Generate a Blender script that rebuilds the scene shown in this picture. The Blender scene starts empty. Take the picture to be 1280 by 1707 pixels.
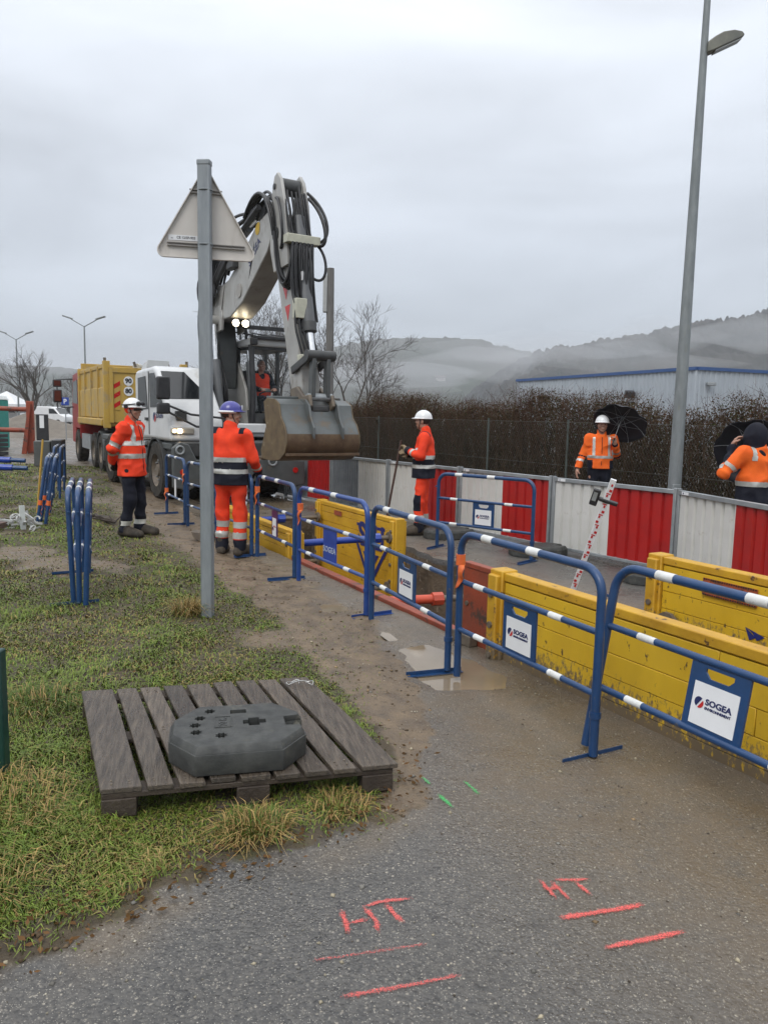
import bpy, math, random
import numpy as np
from mathutils import Vector, Matrix
R_ = math.radians
random.seed(7); RNG = np.random.default_rng(11)
SC = bpy.context.scene
COL = SC.collection

# ------------------------------------------------------------------ camera
cam_d = bpy.data.cameras.new('camera'); cam = bpy.data.objects.new('camera', cam_d); COL.objects.link(cam)
cam_d.sensor_fit = 'VERTICAL'; cam_d.sensor_height = 36.0; cam_d.lens = 36.0*1280/1707
cam_d.clip_start = 0.05; cam_d.clip_end = 9000
cam.matrix_world = Matrix.Translation((0, 0, 1.7)) @ (Matrix.Rotation(R_(90-7.1), 4, 'X') @ Matrix.Rotation(R_(1.2), 4, 'Z'))
SC.camera = cam

# ------------------------------------------------------------------ sky (overcast deck over a Nishita sky)
W = bpy.data.worlds.new('World'); SC.world = W; W.use_nodes = True
nt = W.node_tree; N = nt.nodes; L = nt.links; N.clear()
def wn(t, **k):
    n = N.new(t)
    for a, b in k.items(): setattr(n, a, b)
    return n
SUN_EL, SUN_AZ = 48, 205
sky = wn('ShaderNodeTexSky', sky_type='NISHITA', sun_disc=False, sun_elevation=R_(SUN_EL), sun_rotation=R_(SUN_AZ), air_density=1.2, dust_density=3.0)
tc = wn('ShaderNodeTexCoord'); sep = wn('ShaderNodeSeparateXYZ'); L.new(tc.outputs['Generated'], sep.inputs[0])
rampz = wn('ShaderNodeValToRGB'); L.new(sep.outputs['Z'], rampz.inputs[0])
cr = rampz.color_ramp
stops = [(0.0, (.325, .36, .41)), (.10, (.375, .41, .46)), (.22, (.475, .51, .565)), (.42, (.625, .66, .715)), (.7, (1.0, 1.03, 1.07)), (1.0, (1.22, 1.24, 1.28))]
while len(cr.elements) < len(stops): cr.elements.new(.5)
for e, (p, c) in zip(cr.elements, stops): e.position = p; e.color = (*c, 1)
mp = wn('ShaderNodeMapping'); mp.inputs['Scale'].default_value = (1.0, 1.0, 3.4); L.new(tc.outputs['Generated'], mp.inputs[0])
n1 = wn('ShaderNodeTexNoise'); n1.inputs['Scale'].default_value = 2.0; n1.inputs['Detail'].default_value = 6; n1.inputs['Roughness'].default_value = .5; n1.inputs['Distortion'].default_value = .35
L.new(mp.outputs[0], n1.inputs['Vector'])
mr = wn('ShaderNodeMapRange'); mr.inputs[1].default_value = .3; mr.inputs[2].default_value = .7; mr.inputs[3].default_value = .79; mr.inputs[4].default_value = 1.16
L.new(n1.outputs[0], mr.inputs[0])
vm = wn('ShaderNodeVectorMath', operation='SCALE'); L.new(rampz.outputs[0], vm.inputs[0]); L.new(mr.outputs[0], vm.inputs['Scale'])
skys = wn('ShaderNodeVectorMath', operation='SCALE'); skys.inputs['Scale'].default_value = .1; L.new(sky.outputs[0], skys.inputs[0])
mixc = wn('ShaderNodeMix', data_type='RGBA'); mixc.inputs[0].default_value = .93
L.new(skys.outputs[0], mixc.inputs[6]); L.new(vm.outputs[0], mixc.inputs[7])
bg = wn('ShaderNodeBackground'); bg.inputs[1].default_value = 1.0; L.new(mixc.outputs[2], bg.inputs[0])
wo = wn('ShaderNodeOutputWorld'); L.new(bg.outputs[0], wo.inputs[0])

# ------------------------------------------------------------------ sun behind the clouds
sd = bpy.data.lights.new('sun', 'SUN'); sd.energy = .75; sd.angle = R_(25); sd.color = (1, .97, .93)
so = bpy.data.objects.new('sun', sd); COL.objects.link(so)
so.rotation_euler = (R_(90-SUN_EL), 0, R_(180-SUN_AZ))
so.location = (0, -5, 30)
SC.view_settings.view_transform = 'Standard'; SC.view_settings.look = 'None'
SC.view_settings.exposure = 0.66; SC.view_settings.gamma = 1.0; SC.view_settings.use_curve_mapping = False
SC.cycles.use_denoising = True
SC.cycles.max_bounces = 6; SC.cycles.diffuse_bounces = 3; SC.cycles.glossy_bounces = 3; SC.cycles.transmission_bounces = 4
SC.cycles.transparent_max_bounces = 8; SC.cycles.volume_bounces = 0; SC.cycles.caustics_reflective = False; SC.cycles.caustics_refractive = False

# ------------------------------------------------------------------ helpers
def tag(o, label=None, cat=None, group=None, kind=None):
    for k, v in (('label', label), ('category', cat), ('group', group), ('kind', kind)):
        if v: o[k] = v
    return o
def T(name, label, cat, loc=(0, 0, 0), rz=0, group=None, rot=None):
    o = bpy.data.objects.new(name, None); COL.objects.link(o); o.empty_display_size = .2
    o.location = loc; o.rotation_euler = rot if rot else (0, 0, rz)
    return tag(o, label, cat, group)
_mats = {}
def mat(name, col=(.5, .5, .5), rough=.5, metal=0., col2=None, scale=8., lo=.35, hi=.65, bump=0., bscale=60., rough2=None, dirt=None, dscale=5., dlo=.5, dhi=.62, coat=0., alpha=None, stretch=(1, 1, 1), emit=None, estr=0., trans=0., splash=None, spec=.5):
    """procedural principled material: noise mix of two colours, optional dirt layer and bump"""
    if name in _mats: return _mats[name]
    m = bpy.data.materials.new(name); m.use_nodes = True; _mats[name] = m
    n, l = m.node_tree.nodes, m.node_tree.links; b = n['Principled BSDF']
    b.inputs['Base Color'].default_value = (*col, 1); b.inputs['Roughness'].default_value = rough; b.inputs['Metallic'].default_value = metal
    b.inputs['Specular IOR Level'].default_value = spec; b.inputs['Coat Weight'].default_value = coat; b.inputs['Coat Roughness'].default_value = .12
    b.inputs['Transmission Weight'].default_value = trans
    if emit: b.inputs['Emission Color'].default_value = (*emit, 1); b.inputs['Emission Strength'].default_value = estr
    t = n.new('ShaderNodeTexCoord'); mpn = n.new('ShaderNodeMapping'); mpn.inputs['Scale'].default_value = stretch
    l.new(t.outputs['Object'], mpn.inputs[0]); V = mpn.outputs[0]
    def noise(s, d=5, r=.6):
        q = n.new('ShaderNodeTexNoise'); q.inputs['Scale'].default_value = s; q.inputs['Detail'].default_value = d; q.inputs['Roughness'].default_value = r
        l.new(V, q.inputs['Vector']); return q.outputs[0]
    def rng(x, a, b_, c=0., d=1.):
        q = n.new('ShaderNodeMapRange'); q.inputs[1].default_value = a; q.inputs[2].default_value = b_; q.inputs[3].default_value = c; q.inputs[4].default_value = d
        l.new(x, q.inputs[0]); return q.outputs[0]
    base = None
    col2 = col2 if col2 else tuple(c*.82 for c in col)
    f = rng(noise(scale), lo, hi)
    mx = n.new('ShaderNodeMix'); mx.data_type = 'RGBA'; l.new(f, mx.inputs[0]); mx.inputs[6].default_value = (*col, 1); mx.inputs[7].default_value = (*col2, 1)
    base = mx.outputs[2]
    if rough2 is not None: l.new(rng(noise(scale*1.7), .35, .65, rough, rough2), b.inputs['Roughness'])
    if dirt:
        g = rng(noise(dscale, 8, .68), dlo, dhi)
        m2 = n.new('ShaderNodeMix'); m2.data_type = 'RGBA'; l.new(g, m2.inputs[0]); l.new(base, m2.inputs[6]); m2.inputs[7].default_value = (*dirt, 1); base = m2.outputs[2]
    if splash:      # mud thrown up from the ground: (colour, height)
        sx_ = n.new('ShaderNodeSeparateXYZ'); l.new(t.outputs['Object'], sx_.inputs[0]); q = n.new('ShaderNodeMath'); q.operation = 'ADD'; l.new(rng(sx_.outputs[2], 0., splash[1], .34, -.1), q.inputs[0]); l.new(noise(38, 5, .7), q.inputs[1])
        m3 = n.new('ShaderNodeMix'); m3.data_type = 'RGBA'; l.new(rng(q.outputs[0], .60, .74), m3.inputs[0]); l.new(base, m3.inputs[6]); m3.inputs[7].default_value = (*splash[0], 1); base = m3.outputs[2]
    l.new(base, b.inputs['Base Color'])
    if bump:
        bp = n.new('ShaderNodeBump'); bp.inputs['Strength'].default_value = bump; bp.inputs['Distance'].default_value = .02
        l.new(noise(bscale), bp.inputs['Height']); l.new(bp.outputs[0], b.inputs['Normal'])
    if alpha is not None: b.inputs['Alpha'].default_value = alpha
    return m
def attr_mat(name, attr='Col', rough=.6, spec=.4, trans=0.):
    m = bpy.data.materials.new(name); m.use_nodes = True; n, l = m.node_tree.nodes, m.node_tree.links; b = n['Principled BSDF']
    a = n.new('ShaderNodeAttribute'); a.attribute_name = attr; l.new(a.outputs['Color'], b.inputs['Base Color'])
    b.inputs['Roughness'].default_value = rough; b.inputs['Specular IOR Level'].default_value = spec
    return m
def finish(me, ang=38):
    me.shade_smooth(); me.set_sharp_from_angle(angle=R_(ang))
def link(name, me, parent=None, loc=None, rot=None):
    o = bpy.data.objects.new(name, me); COL.objects.link(o)
    if parent is not None: o.parent = parent
    if loc is not None: o.location = loc
    if rot is not None: o.rotation_euler = rot
    return o
def np_mesh(name, V, F, mats=None, parent=None, mi=None, col=None, smooth=True, ang=60, loc=None, rot=None):
    """fast mesh from numpy arrays; F is (n,3) or (n,4)"""
    V = np.asarray(V, np.float32); F = np.asarray(F, np.int32); k = F.shape[1]
    me = bpy.data.meshes.new(name); me.vertices.add(len(V)); me.vertices.foreach_set('co', V.ravel())
    me.loops.add(F.size); me.loops.foreach_set('vertex_index', F.ravel())
    me.polygons.add(len(F)); me.polygons.foreach_set('loop_start', np.arange(0, F.size, k, dtype=np.int32))
    try: me.polygons.foreach_set('loop_total', np.full(len(F), k, np.int32))
    except Exception: pass
    for m in (mats if isinstance(mats, (list, tuple)) else [mats]):
        if m: me.materials.append(m)
    if mi is not None: me.polygons.foreach_set('material_index', np.asarray(mi, np.int32))
    me.update(calc_edges=True); me.validate()
    if col is not None:
        for an, arr in (col.items() if isinstance(col, dict) else [('Col', col)]):
            a = me.color_attributes.new(an, 'FLOAT_COLOR', 'POINT'); arr = np.asarray(arr, np.float32)
            if arr.shape[1] == 3: arr = np.hstack([arr, np.ones((len(arr), 1), np.float32)])
            a.data.foreach_set('color', arr.ravel())
    if smooth: finish(me, ang)
    return link(name, me, parent, loc, rot)
class MB:
    def __init__(s): s.v = []; s.f = []; s.m = []
    def add(s, v, f, mi=0):
        o = len(s.v); s.v += [tuple(p) for p in v]; s.f += [tuple(i+o for i in q) for q in f]; s.m += [mi]*len(f); return s
    def bx(s, x0, x1, y0, y1, z0, z1, mi=0, R=None, c=None):
        v = [Vector((x, y, z)) for x in (x0, x1) for y in (y0, y1) for z in (z0, z1)]
        if R is not None: v = [R @ p for p in v]
        if c is not None: v = [p+Vector(c) for p in v]
        return s.add(v, [(0, 1, 3, 2), (4, 6, 7, 5), (0, 4, 5, 1), (2, 3, 7, 6), (0, 2, 6, 4), (1, 5, 7, 3)], mi)
    def bar(s, p, q, w, h, up=(0, 0, 1), mi=0):
        p, q = Vector(p), Vector(q); d = (q-p); n = d.length; d.normalize(); u = Vector(up); a = d.cross(u)
        if a.length < 1e-4: a = d.cross(Vector((1, 0, 0)))
        a.normalize(); b = a.cross(d)
        return s.bx(0, n, -w/2, w/2, -h/2, h/2, mi, Matrix((d, a, b)).transposed(), p)
    def tube(s, pts, r, n=8, mi=0, caps=True):
        pts = [Vector(p) for p in pts]; k = len(pts); rs = r if isinstance(r, (list, tuple)) else [r]*k
        t0 = (pts[1]-pts[0]).normalized(); a = t0.orthogonal().normalized(); V = []; pt = t0
        for i in range(k):
            t = (pts[min(i+1, k-1)]-pts[max(i-1, 0)]).normalized(); q = pt.rotation_difference(t); a = q @ a; a = (a-t*a.dot(t)).normalized(); b = t.cross(a); pt = t
            V += [pts[i]+rs[i]*(math.cos(2*math.pi*j/n)*a+math.sin(2*math.pi*j/n)*b) for j in range(n)]
        F = [(i*n+j, i*n+(j+1) % n, (i+1)*n+(j+1) % n, (i+1)*n+j) for i in range(k-1) for j in range(n)]
        if caps: F += [tuple(range(n-1, -1, -1)), tuple((k-1)*n+j for j in range(n))]
        return s.add(V, F, mi)
    def lathe(s, prof, n=16, c=(0, 0, 0), axis='z', mi=0, caps=True):
        V = []; c = Vector(c)
        for r, z in prof:
            for j in range(n):
                a = 2*math.pi*j/n; x, y = r*math.cos(a), r*math.sin(a)
                V.append(c+Vector({'z': (x, y, z), 'y': (x, z, y), 'x': (z, x, y)}[axis]))
        k = len(prof); F = [(i*n+j, i*n+(j+1) % n, (i+1)*n+(j+1) % n, (i+1)*n+j) for i in range(k-1) for j in range(n)]
        if caps: F += [tuple(range(n-1, -1, -1)), tuple((k-1)*n+j for j in range(n))]
        return s.add(V, F, mi)
    def prism(s, poly, t0, t1, plane='xz', mi=0, mie=None):
        """polygon (a,b) extruded along the third axis"""
        m = {'xz': lambda a, b, t: (a, t, b), 'yz': lambda a, b, t: (t, a, b), 'xy': lambda a, b, t: (a, b, t)}[plane]
        k = len(poly); V = [m(a, b, t0) for a, b in poly]+[m(a, b, t1) for a, b in poly]
        s.add(V, [tuple(range(k-1, -1, -1)), tuple(range(k, 2*k))], mi)
        o = len(s.v)-2*k; F = [(o+i, o+(i+1) % k, o+k+(i+1) % k, o+k+i) for i in range(k)]
        s.f += F; s.m += [mi if mie is None else mie]*k; return s
    def build(s, name, mats, parent=None, bevel=0., loc=None, rot=None, ang=38, seg=2):
        me = bpy.data.meshes.new(name); me.from_pydata([tuple(p) for p in s.v], [], s.f)
        ms = mats if isinstance(mats, (list, tuple)) else [mats]
        for m in ms: me.materials.append(m)
        if len(ms) > 1: me.polygons.foreach_set('material_index', s.m)
        import bmesh
        bm = bmesh.new(); bm.from_mesh(me); bmesh.ops.recalc_face_normals(bm, faces=bm.faces); bm.to_mesh(me); bm.free()
        finish(me, ang); o = link(name, me, parent, loc, rot)
        if bevel:
            b = o.modifiers.new('bevel', 'BEVEL'); b.width = bevel; b.segments = seg; b.limit_method = 'ANGLE'; b.angle_limit = R_(30)
        return o
def text(s, size, m, parent, M4, name='lettering', ext=.001, off=0., align='CENTER', sx=1.):
    """lettering as a mesh, laid in the local XY plane of M4"""
    c = bpy.data.curves.new('t', 'FONT'); c.body = s; c.size = size; c.extrude = ext; c.offset = off; c.align_x = align; c.align_y = 'CENTER'; c.resolution_u = 3
    o = bpy.data.objects.new('t', c); COL.objects.link(o); dg = bpy.context.evaluated_depsgraph_get()
    me = bpy.data.meshes.new_from_object(o.evaluated_get(dg)); bpy.data.objects.remove(o); bpy.data.curves.remove(c)
    me.transform(M4 @ Matrix.Diagonal((sx, 1, 1, 1))); me.materials.clear(); me.materials.append(m); me.name = name
    return link(name, me, parent)
def frame(o, x, y):
    """matrix with origin o, text direction x, text up y"""
    x = Vector(x).normalized(); y = Vector(y); z = x.cross(y).normalized(); y = z.cross(x)
    return Matrix.Translation(o) @ Matrix((x, y, z)).transposed().to_4x4()
# 2-D value noise
_H = RNG.random((256, 256))
def vnoise(x, y):
    xi = np.floor(x).astype(int); yi = np.floor(y).astype(int); fx = x-xi; fy = y-yi; fx = fx*fx*(3-2*fx); fy = fy*fy*(3-2*fy)
    g = lambda a, b: _H[a & 255, b & 255]
    return (g(xi, yi)*(1-fx)+g(xi+1, yi)*fx)*(1-fy)+(g(xi, yi+1)*(1-fx)+g(xi+1, yi+1)*fx)*fy
def fbm(x, y, o=4, s=1.):
    t = 0; a = 1; w = 0
    for i in range(o):
        t = t+a*vnoise(x*s+17.3*i, y*s+9.1*i); w += a; a *= .5; s *= 2.03
    return t/w
def tubes_np(A, B, ra, rb, n=3):
    """many straight tapered tubes from points A to B -> vertices, quads"""
    A = np.asarray(A, float); B = np.asarray(B, float); k = len(A); ra = np.broadcast_to(ra, (k,)); rb = np.broadcast_to(rb, (k,))
    d = B-A; d /= np.linalg.norm(d, axis=1, keepdims=True)+1e-9
    ref = np.where(np.abs(d[:, 2:3]) > .9, np.array([[1., 0, 0]]), np.array([[0, 0, 1.]]))
    a = np.cross(d, ref); a /= np.linalg.norm(a, axis=1, keepdims=True)+1e-9; b = np.cross(d, a); V = np.empty((k, 2*n, 3))
    for j in range(n):
        w = 2*math.pi*j/n; e = math.cos(w)*a+math.sin(w)*b; V[:, j] = A+e*ra[:, None]; V[:, n+j] = B+e*rb[:, None]
    f = np.array([(j, (j+1) % n, n+(j+1) % n, n+j) for j in range(n)]); F = (np.arange(k)*2*n)[:, None, None]+f[None]
    return V.reshape(-1, 3), F.reshape(-1, 4)
def arc(c, r, a0, a1, n, ex, ez):
    c = Vector(c); ex = Vector(ex); ez = Vector(ez)
    return [c+r*(math.cos(a)*ex+math.sin(a)*ez) for a in [R_(a0+(a1-a0)*i/n) for i in range(n+1)]]
def bez(p0, p1, p2, p3, n=12):
    p0, p1, p2, p3 = map(Vector, (p0, p1, p2, p3)); out = []
    for i in range(n+1):
        t = i/n; out.append((1-t)**3*p0+3*(1-t)**2*t*p1+3*(1-t)*t*t*p2+t**3*p3)
    return out
def pdist(P, poly, closed=False):
    """distance of points to a polyline and inside test for closed polygons"""
    P = np.asarray(P); poly = np.asarray(poly, float); m = len(poly); best = np.full(len(P), 1e9); ins = np.zeros(len(P), bool)
    for i in range(m if closed else m-1):
        a = poly[i]; b = poly[(i+1) % m]; ab = b-a; t = np.clip(((P-a)@ab)/(ab@ab), 0, 1); best = np.minimum(best, np.linalg.norm(P-(a+t[:, None]*ab), axis=1))
        if closed:
            c = ((a[1] > P[:, 1]) != (b[1] > P[:, 1])); xx = a[0]+(P[:, 1]-a[1])*ab[0]/(ab[1] if abs(ab[1]) > 1e-9 else 1e-9); ins ^= (c & (P[:, 0] < xx))
    return (np.where(ins, -best, best) if closed else best)
U2 = np.array([-.48011, .87721]); N2 = np.array([.87721, .48011])   # along the trench / across it
def sn(s, n, z=0.): p = U2*s+N2*n; return (p[0], p[1], z)
TR_ROT = math.atan2(U2[1], U2[0])      # local X along the trench, away from the camera; local -Y across it to the right

# ================================================================== GROUND
GRASS = [(-3.2, .6), (-1.75, 1.75), (-1.18, 2.22), (-.96, 2.4), (-.72, 2.63), (-.36, 2.9), (-.08, 3.1), (.06, 3.3), (.11, 3.77), (-.13, 4.63), (-.55, 5.95), (-1.26, 7.27), (-2.11, 8.91), (-2.73, 10.16), (-4.17, 13.24), (-6.42, 18.15), (-8.6, 23), (-13, 24.2), (-30, 24.6), (-30, .6)]
MUD = [(.06, 3.2), (.22, 3.35), (.33, 4.17), (.16, 5.11), (-.2, 6.55), (-.8, 8.01), (-1.35, 8.8), (-2.3, 10.73), (-3.5, 13.32), (-5.6, 17.8), (-6.7, 18.3), (-4.35, 13.24), (-2.95, 10.16), (-2.3, 8.91), (-1.45, 7.27), (-.75, 5.95), (-.3, 4.63), (.0, 3.77)]
PUDS = [[(.2, 5.5), (.32, 5.6), (.54, 5.38), (.80, 4.95), (.78, 4.78), (.36, 4.72), (.24, 4.99)], [(-.03, 6.0), (.04, 6.0), (.11, 5.8), (.05, 5.8)], [(-.55, 6.87), (-.34, 6.8), (-.33, 6.62), (-.5, 6.6)], [(-4.6, 16.8), (-2.4, 16.6), (-1.5, 14.4), (-2.2, 13.6), (-3.5, 14.6)], [(-8.3, 21.5), (-7.2, 21.0), (-5.4, 17.4), (-6.2, 17.6)]]
def sst(a, b, x): t = np.clip((x-a)/(b-a), 0, 1); return t*t*(3-2*t)
def masks(P):
    x, y = P[:, 0], P[:, 1]
    wob = .3*(fbm(x, y, 4, 2.2)-.5)+.12*(fbm(x, y, 3, 9.)-.5)
    dg = pdist(P, GRASS, True)+wob; gr = sst(np.where(y < 4.2, .12, .05), np.where(y < 4.2, .0, -.1), dg+.10*(fbm(x, y, 4, 14.)-.5))
    dm = pdist(P, MUD, True)+wob; mu = sst(.08, -.1, dm)
    bare = .8*sst(.60, .70, fbm(x+3.1, y+8.7, 4, .9))*sst(3.2, 6.5, y)+.7*sst(-1.3, -.1, x+.18*(y-5.2))*sst(.5, .62, fbm(x, y, 4, 1.7))
    worn = sst(.95, .1, pdist(P, [(-1.8, 8.7), (-2.9, 10.4), (-3.9, 12.4), (-5.2, 15)])+wob)*.75
    mu = np.maximum(mu, gr*np.clip(np.maximum(bare, worn), 0, 1)); gr = gr*(1-.85*mu)
    pu = np.full(len(P), 9.)
    for q in PUDS: pu = np.minimum(pu, pdist(P, q, True))
    pu = sst(.12, -.12, pu+.16*(fbm(x, y, 4, 5.)-.5))
    n = P@N2; s = P@U2
    film = np.maximum(sst(.95, 2.9, n+.7*(fbm(x, y, 4, 1.1)-.5)), sst(4.2, 5.5, s+.5*(fbm(x, y, 3, 1.3)-.5))*sst(9, 4.6, n))*sst(6.2, 4.9, n)
    film = film*(.75+.85*(fbm(s*.35, n, 4, 3.2)-.2)); film = np.maximum(film, sst(10, 14, y)*.75)
    edge = sst(.35, .0, np.abs(dg))*sst(4.4, 2.4, y)*sst(.4, .62, fbm(x, y, 4, 3.))
    film = np.clip(np.maximum(film, edge), 0, 1)
    return gr, mu, pu, film
def hgt(P):
    P = np.asarray(P, float).reshape(-1, 2); x, y = P[:, 0], P[:, 1]; gr, mu, pu, film = masks(P)
    near = sst(60, 20, np.hypot(x, y)); n = P@N2
    lowm = sst(2.9, 3.5, y); h = gr*(.05*(fbm(x, y, 3, 1.3)-.45)+.02*(fbm(x, y, 2, 7)-.5)+.02)+mu*(.3+.7*lowm)*(.075*(fbm(x, y, 5, 4.5)-.42)+.018*(fbm(x, y, 3, 19)-.5))
    h += (1-gr)*(1-mu)*.008*(fbm(x, y, 3, 2.5)-.5)+film*.012*(fbm(x, y, 4, 8)-.5)
    h = h*near-.045*pu
    return h*sst(.0, .2, np.abs(n-3.33))*1.0 if False else h
def gz(x, y): return float(hgt([(x, y)])[0])
TS0, TS1, TN0, TN1 = .45, 11.7, 3.33, 5.08
def jit(s): return .05*(np.sin(s*2.1)+np.sin(s*5.3+1)+.6*np.sin(s*11.7+2))
def grow(a, b, far, k=1.22, st=.06):
    out = []; x = b
    while x < far: x += st; st *= k; out.append(x)
    return np.array(out)
def axis_pts(lo, hi, st, cuts, far):
    pts = [lo]+sorted(cuts)+[hi]; r = [np.linspace(a, b, max(2, int(round((b-a)/st))+1)) for a, b in zip(pts[:-1], pts[1:])]
    m = np.unique(np.round(np.concatenate(r), 5)); return np.concatenate([lo-(grow(0, 0, far))[::-1], m, hi+grow(0, 0, far)])
SA = axis_pts(-.2, 13.2, .05, [TS0, TS1], 1900); NA = axis_pts(-4.2, 6.6, .05, [TN0, TN1], 1900)
S, NN = np.meshgrid(SA, NA, indexing='ij'); n_adj = NN.copy()
sel = (np.abs(NN-TN1) < 1e-4) & (S > TS0-.01) & (S < TS1+.01); n_adj[sel] += jit(S[sel])
sel2 = (np.abs(NN-TN1) > 1e-4) & (np.abs(NN-TN1) < .25) & (NN > TN1) & (S > TS0-.01) & (S < TS1+.01); n_adj[sel2] += jit(S[sel2])*(1-(NN[sel2]-TN1)/.25)
P2 = S.ravel()[:, None]*U2+n_adj.ravel()[:, None]*N2; Z = hgt(P2); gr, mu, pu, film = masks(P2)
V = np.column_stack([P2, Z]); ns, nn = S.shape; idx = np.arange(ns*nn).reshape(ns, nn)
F = np.stack([idx[:-1, :-1], idx[1:, :-1], idx[1:, 1:], idx[:-1, 1:]], -1).reshape(-1, 4)
cs = ((SA[:-1]+SA[1:])/2)[:, None]; cn = ((NA[:-1]+NA[1:])/2)[None, :]
keep = ~((cs > TS0) & (cs < TS1) & (cn > TN0) & (cn < TN1)); F = F[keep.ravel()][:, ::-1]
def ground_material():
    m = bpy.data.materials.new('ground'); m.use_nodes = True; n, l = m.node_tree.nodes, m.node_tree.links; b = n['Principled BSDF']
    at = n.new('ShaderNodeAttribute'); at.attribute_name = 'Mask'; sp = n.new('ShaderNodeSeparateColor'); l.new(at.outputs['Color'], sp.inputs[0])
    geo = n.new('ShaderNodeTexCoord'); V = geo.outputs['Object']
    def noise(s, d=4, r=.6):
        q = n.new('ShaderNodeTexNoise'); q.inputs['Scale'].default_value = s; q.inputs['Detail'].default_value = d; q.inputs['Roughness'].default_value = r; l.new(V, q.inputs['Vector']); return q.outputs[0]
    def vor(s):
        q = n.new('ShaderNodeTexVoronoi'); q.inputs['Scale'].default_value = s; l.new(V, q.inputs['Vector']); return q
    def rng(x, a, b_, c=0., d=1.):
        q = n.new('ShaderNodeMapRange'); q.inputs[1].default_value = a; q.inputs[2].default_value = b_; q.inputs[3].default_value = c; q.inputs[4].default_value = d; l.new(x, q.inputs[0]); return q.outputs[0]
    def mix(f, a, c):
        q = n.new('ShaderNodeMix'); q.data_type = 'RGBA'
        for i, z in ((0, f), (6, a), (7, c)):
            if hasattr(z, 'is_linked') or hasattr(z, 'links'): l.new(z, q.inputs[i])
            else: q.inputs[i].default_value = z if i == 0 else (*z, 1)
        return q.outputs[2]
    def mth(op, a, c=None):
        q = n.new('ShaderNodeMath'); q.operation = op; q.use_clamp = False
        for i, z in ((0, a), (1, c)):
            if z is None: continue
            if hasattr(z, 'links'): l.new(z, q.inputs[i])
            else: q.inputs[i].default_value = z
        return q.outputs[0]
    dn = n.new('ShaderNodeTexNoise'); dn.inputs['Scale'].default_value = 60; dn.inputs['Detail'].default_value = 2; l.new(V, dn.inputs['Vector']); dv = n.new('ShaderNodeVectorMath'); dv.operation = 'SCALE'; l.new(dn.outputs['Color'], dv.inputs[0]); dv.inputs['Scale'].default_value = .016; da = n.new('ShaderNodeVectorMath'); da.operation = 'ADD'; l.new(V, da.inputs[0]); l.new(dv.outputs[0], da.inputs[1]); V0 = V; V = da.outputs[0]
    v1 = vor(85.); v2 = vor(230.); V = V0; sc1 = n.new('ShaderNodeSeparateColor'); l.new(v1.outputs['Color'], sc1.inputs[0]); sc2 = n.new('ShaderNodeSeparateColor'); l.new(v2.outputs['Color'], sc2.inputs[0])
    big = noise(.55, 5, .55); med = noise(6., 6, .65); fine = noise(55., 4, .6)
    asph = mix(rng(big, .35, .65), (.040, .039, .039), (.072, .069, .065)); asph = mix(rng(noise(13., 6, .7), .52, .66, 0, .6), asph, (.018, .018, .019))
    asph = mix(rng(sc1.outputs[1], .0, 1.), asph, mix(.5, asph, (.14, .13, .115)))
    st1 = mth('MULTIPLY', rng(sc1.outputs[0], .78, .88), rng(v1.outputs['Distance'], .48, .2))
    asph = mix(mth('MULTIPLY', st1, .92), asph, mix(sc1.outputs[2], (.42, .375, .30), (.16, .148, .132)))
    st2 = mth('MULTIPLY', rng(sc2.outputs[0], .80, .88), rng(v2.outputs['Distance'], .4, .25)); asph = mix(mth('MULTIPLY', st2, .9), asph, (.45, .42, .36))
    dirt = mix(rng(med, .3, .7), (.215, .165, .108), (.125, .094, .062)); dirt = mix(mth('MULTIPLY', st1, .7), dirt, (.33, .28, .20)); dirt = mix(mth('MULTIPLY', st2, .7), dirt, (.38, .33, .25))
    dirt = mix(rng(fine, .5, .7, 0, .5), dirt, (.085, .068, .05))
    ff = mth('MULTIPLY', sp.outputs[2], rng(mth('ADD', mth('MULTIPLY', med, .6), mth('MULTIPLY', fine, .4)),   .34, .60, .12, .95))
    col = mix(ff, asph, dirt)
    mud = mix(rng(med, .3, .7), (.085, .060, .037), (.20, .148, .095)); mud = mix(rng(noise(24.), .55, .7, 0, .7), mud, (.05, .038, .027))
    mf = rng(mth('ADD', sp.outputs[1], mth('MULTIPLY', mth('SUBTRACT', med, .5), .8)), .35, .6); col = mix(mf, col, mud)
    soil = mix(rng(med, .3, .7), (.040, .030, .017), (.092, .068, .040)); soil = mix(rng(noise(3.), .5, .68, 0, .6), soil, (.05, .058, .016)); soil = mix(rng(noise(30.), .55, .68, 0, .7), soil, (.03, .022, .014))
    gf = rng(mth('ADD', sp.outputs[0], mth('MULTIPLY', mth('SUBTRACT', med, .5), .7)), .3, .6); col = mix(gf, col, soil)
    l.new(col, b.inputs['Base Color'])
    wet = rng(noise(1.3, 5, .6), .36, .6, .14, .52); l.new(mix(gf, mix(mf, wet, rng(med, .35, .6, .3, .7)), (.8, .8, .8)), b.inputs['Roughness'])
    b.inputs['Specular IOR Level'].default_value = .5
    hgt_ = mth('ADD', mth('MULTIPLY', v1.outputs['Distance'], -.5), mth('ADD', mth('MULTIPLY', fine, .8), mth('MULTIPLY', med, .6)))
    bp = n.new('ShaderNodeBump'); bp.inputs['Strength'].default_value = .55; bp.inputs['Distance'].default_value = .012; l.new(hgt_, bp.inputs['Height']); l.new(bp.outputs[0], b.inputs['Normal'])
    return m
G_MAT = ground_material()
ground = np_mesh('ground', V, F, G_MAT, col={'Mask': np.column_stack([gr, mu, film])}, ang=80); tag(ground, kind='structure')
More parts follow.
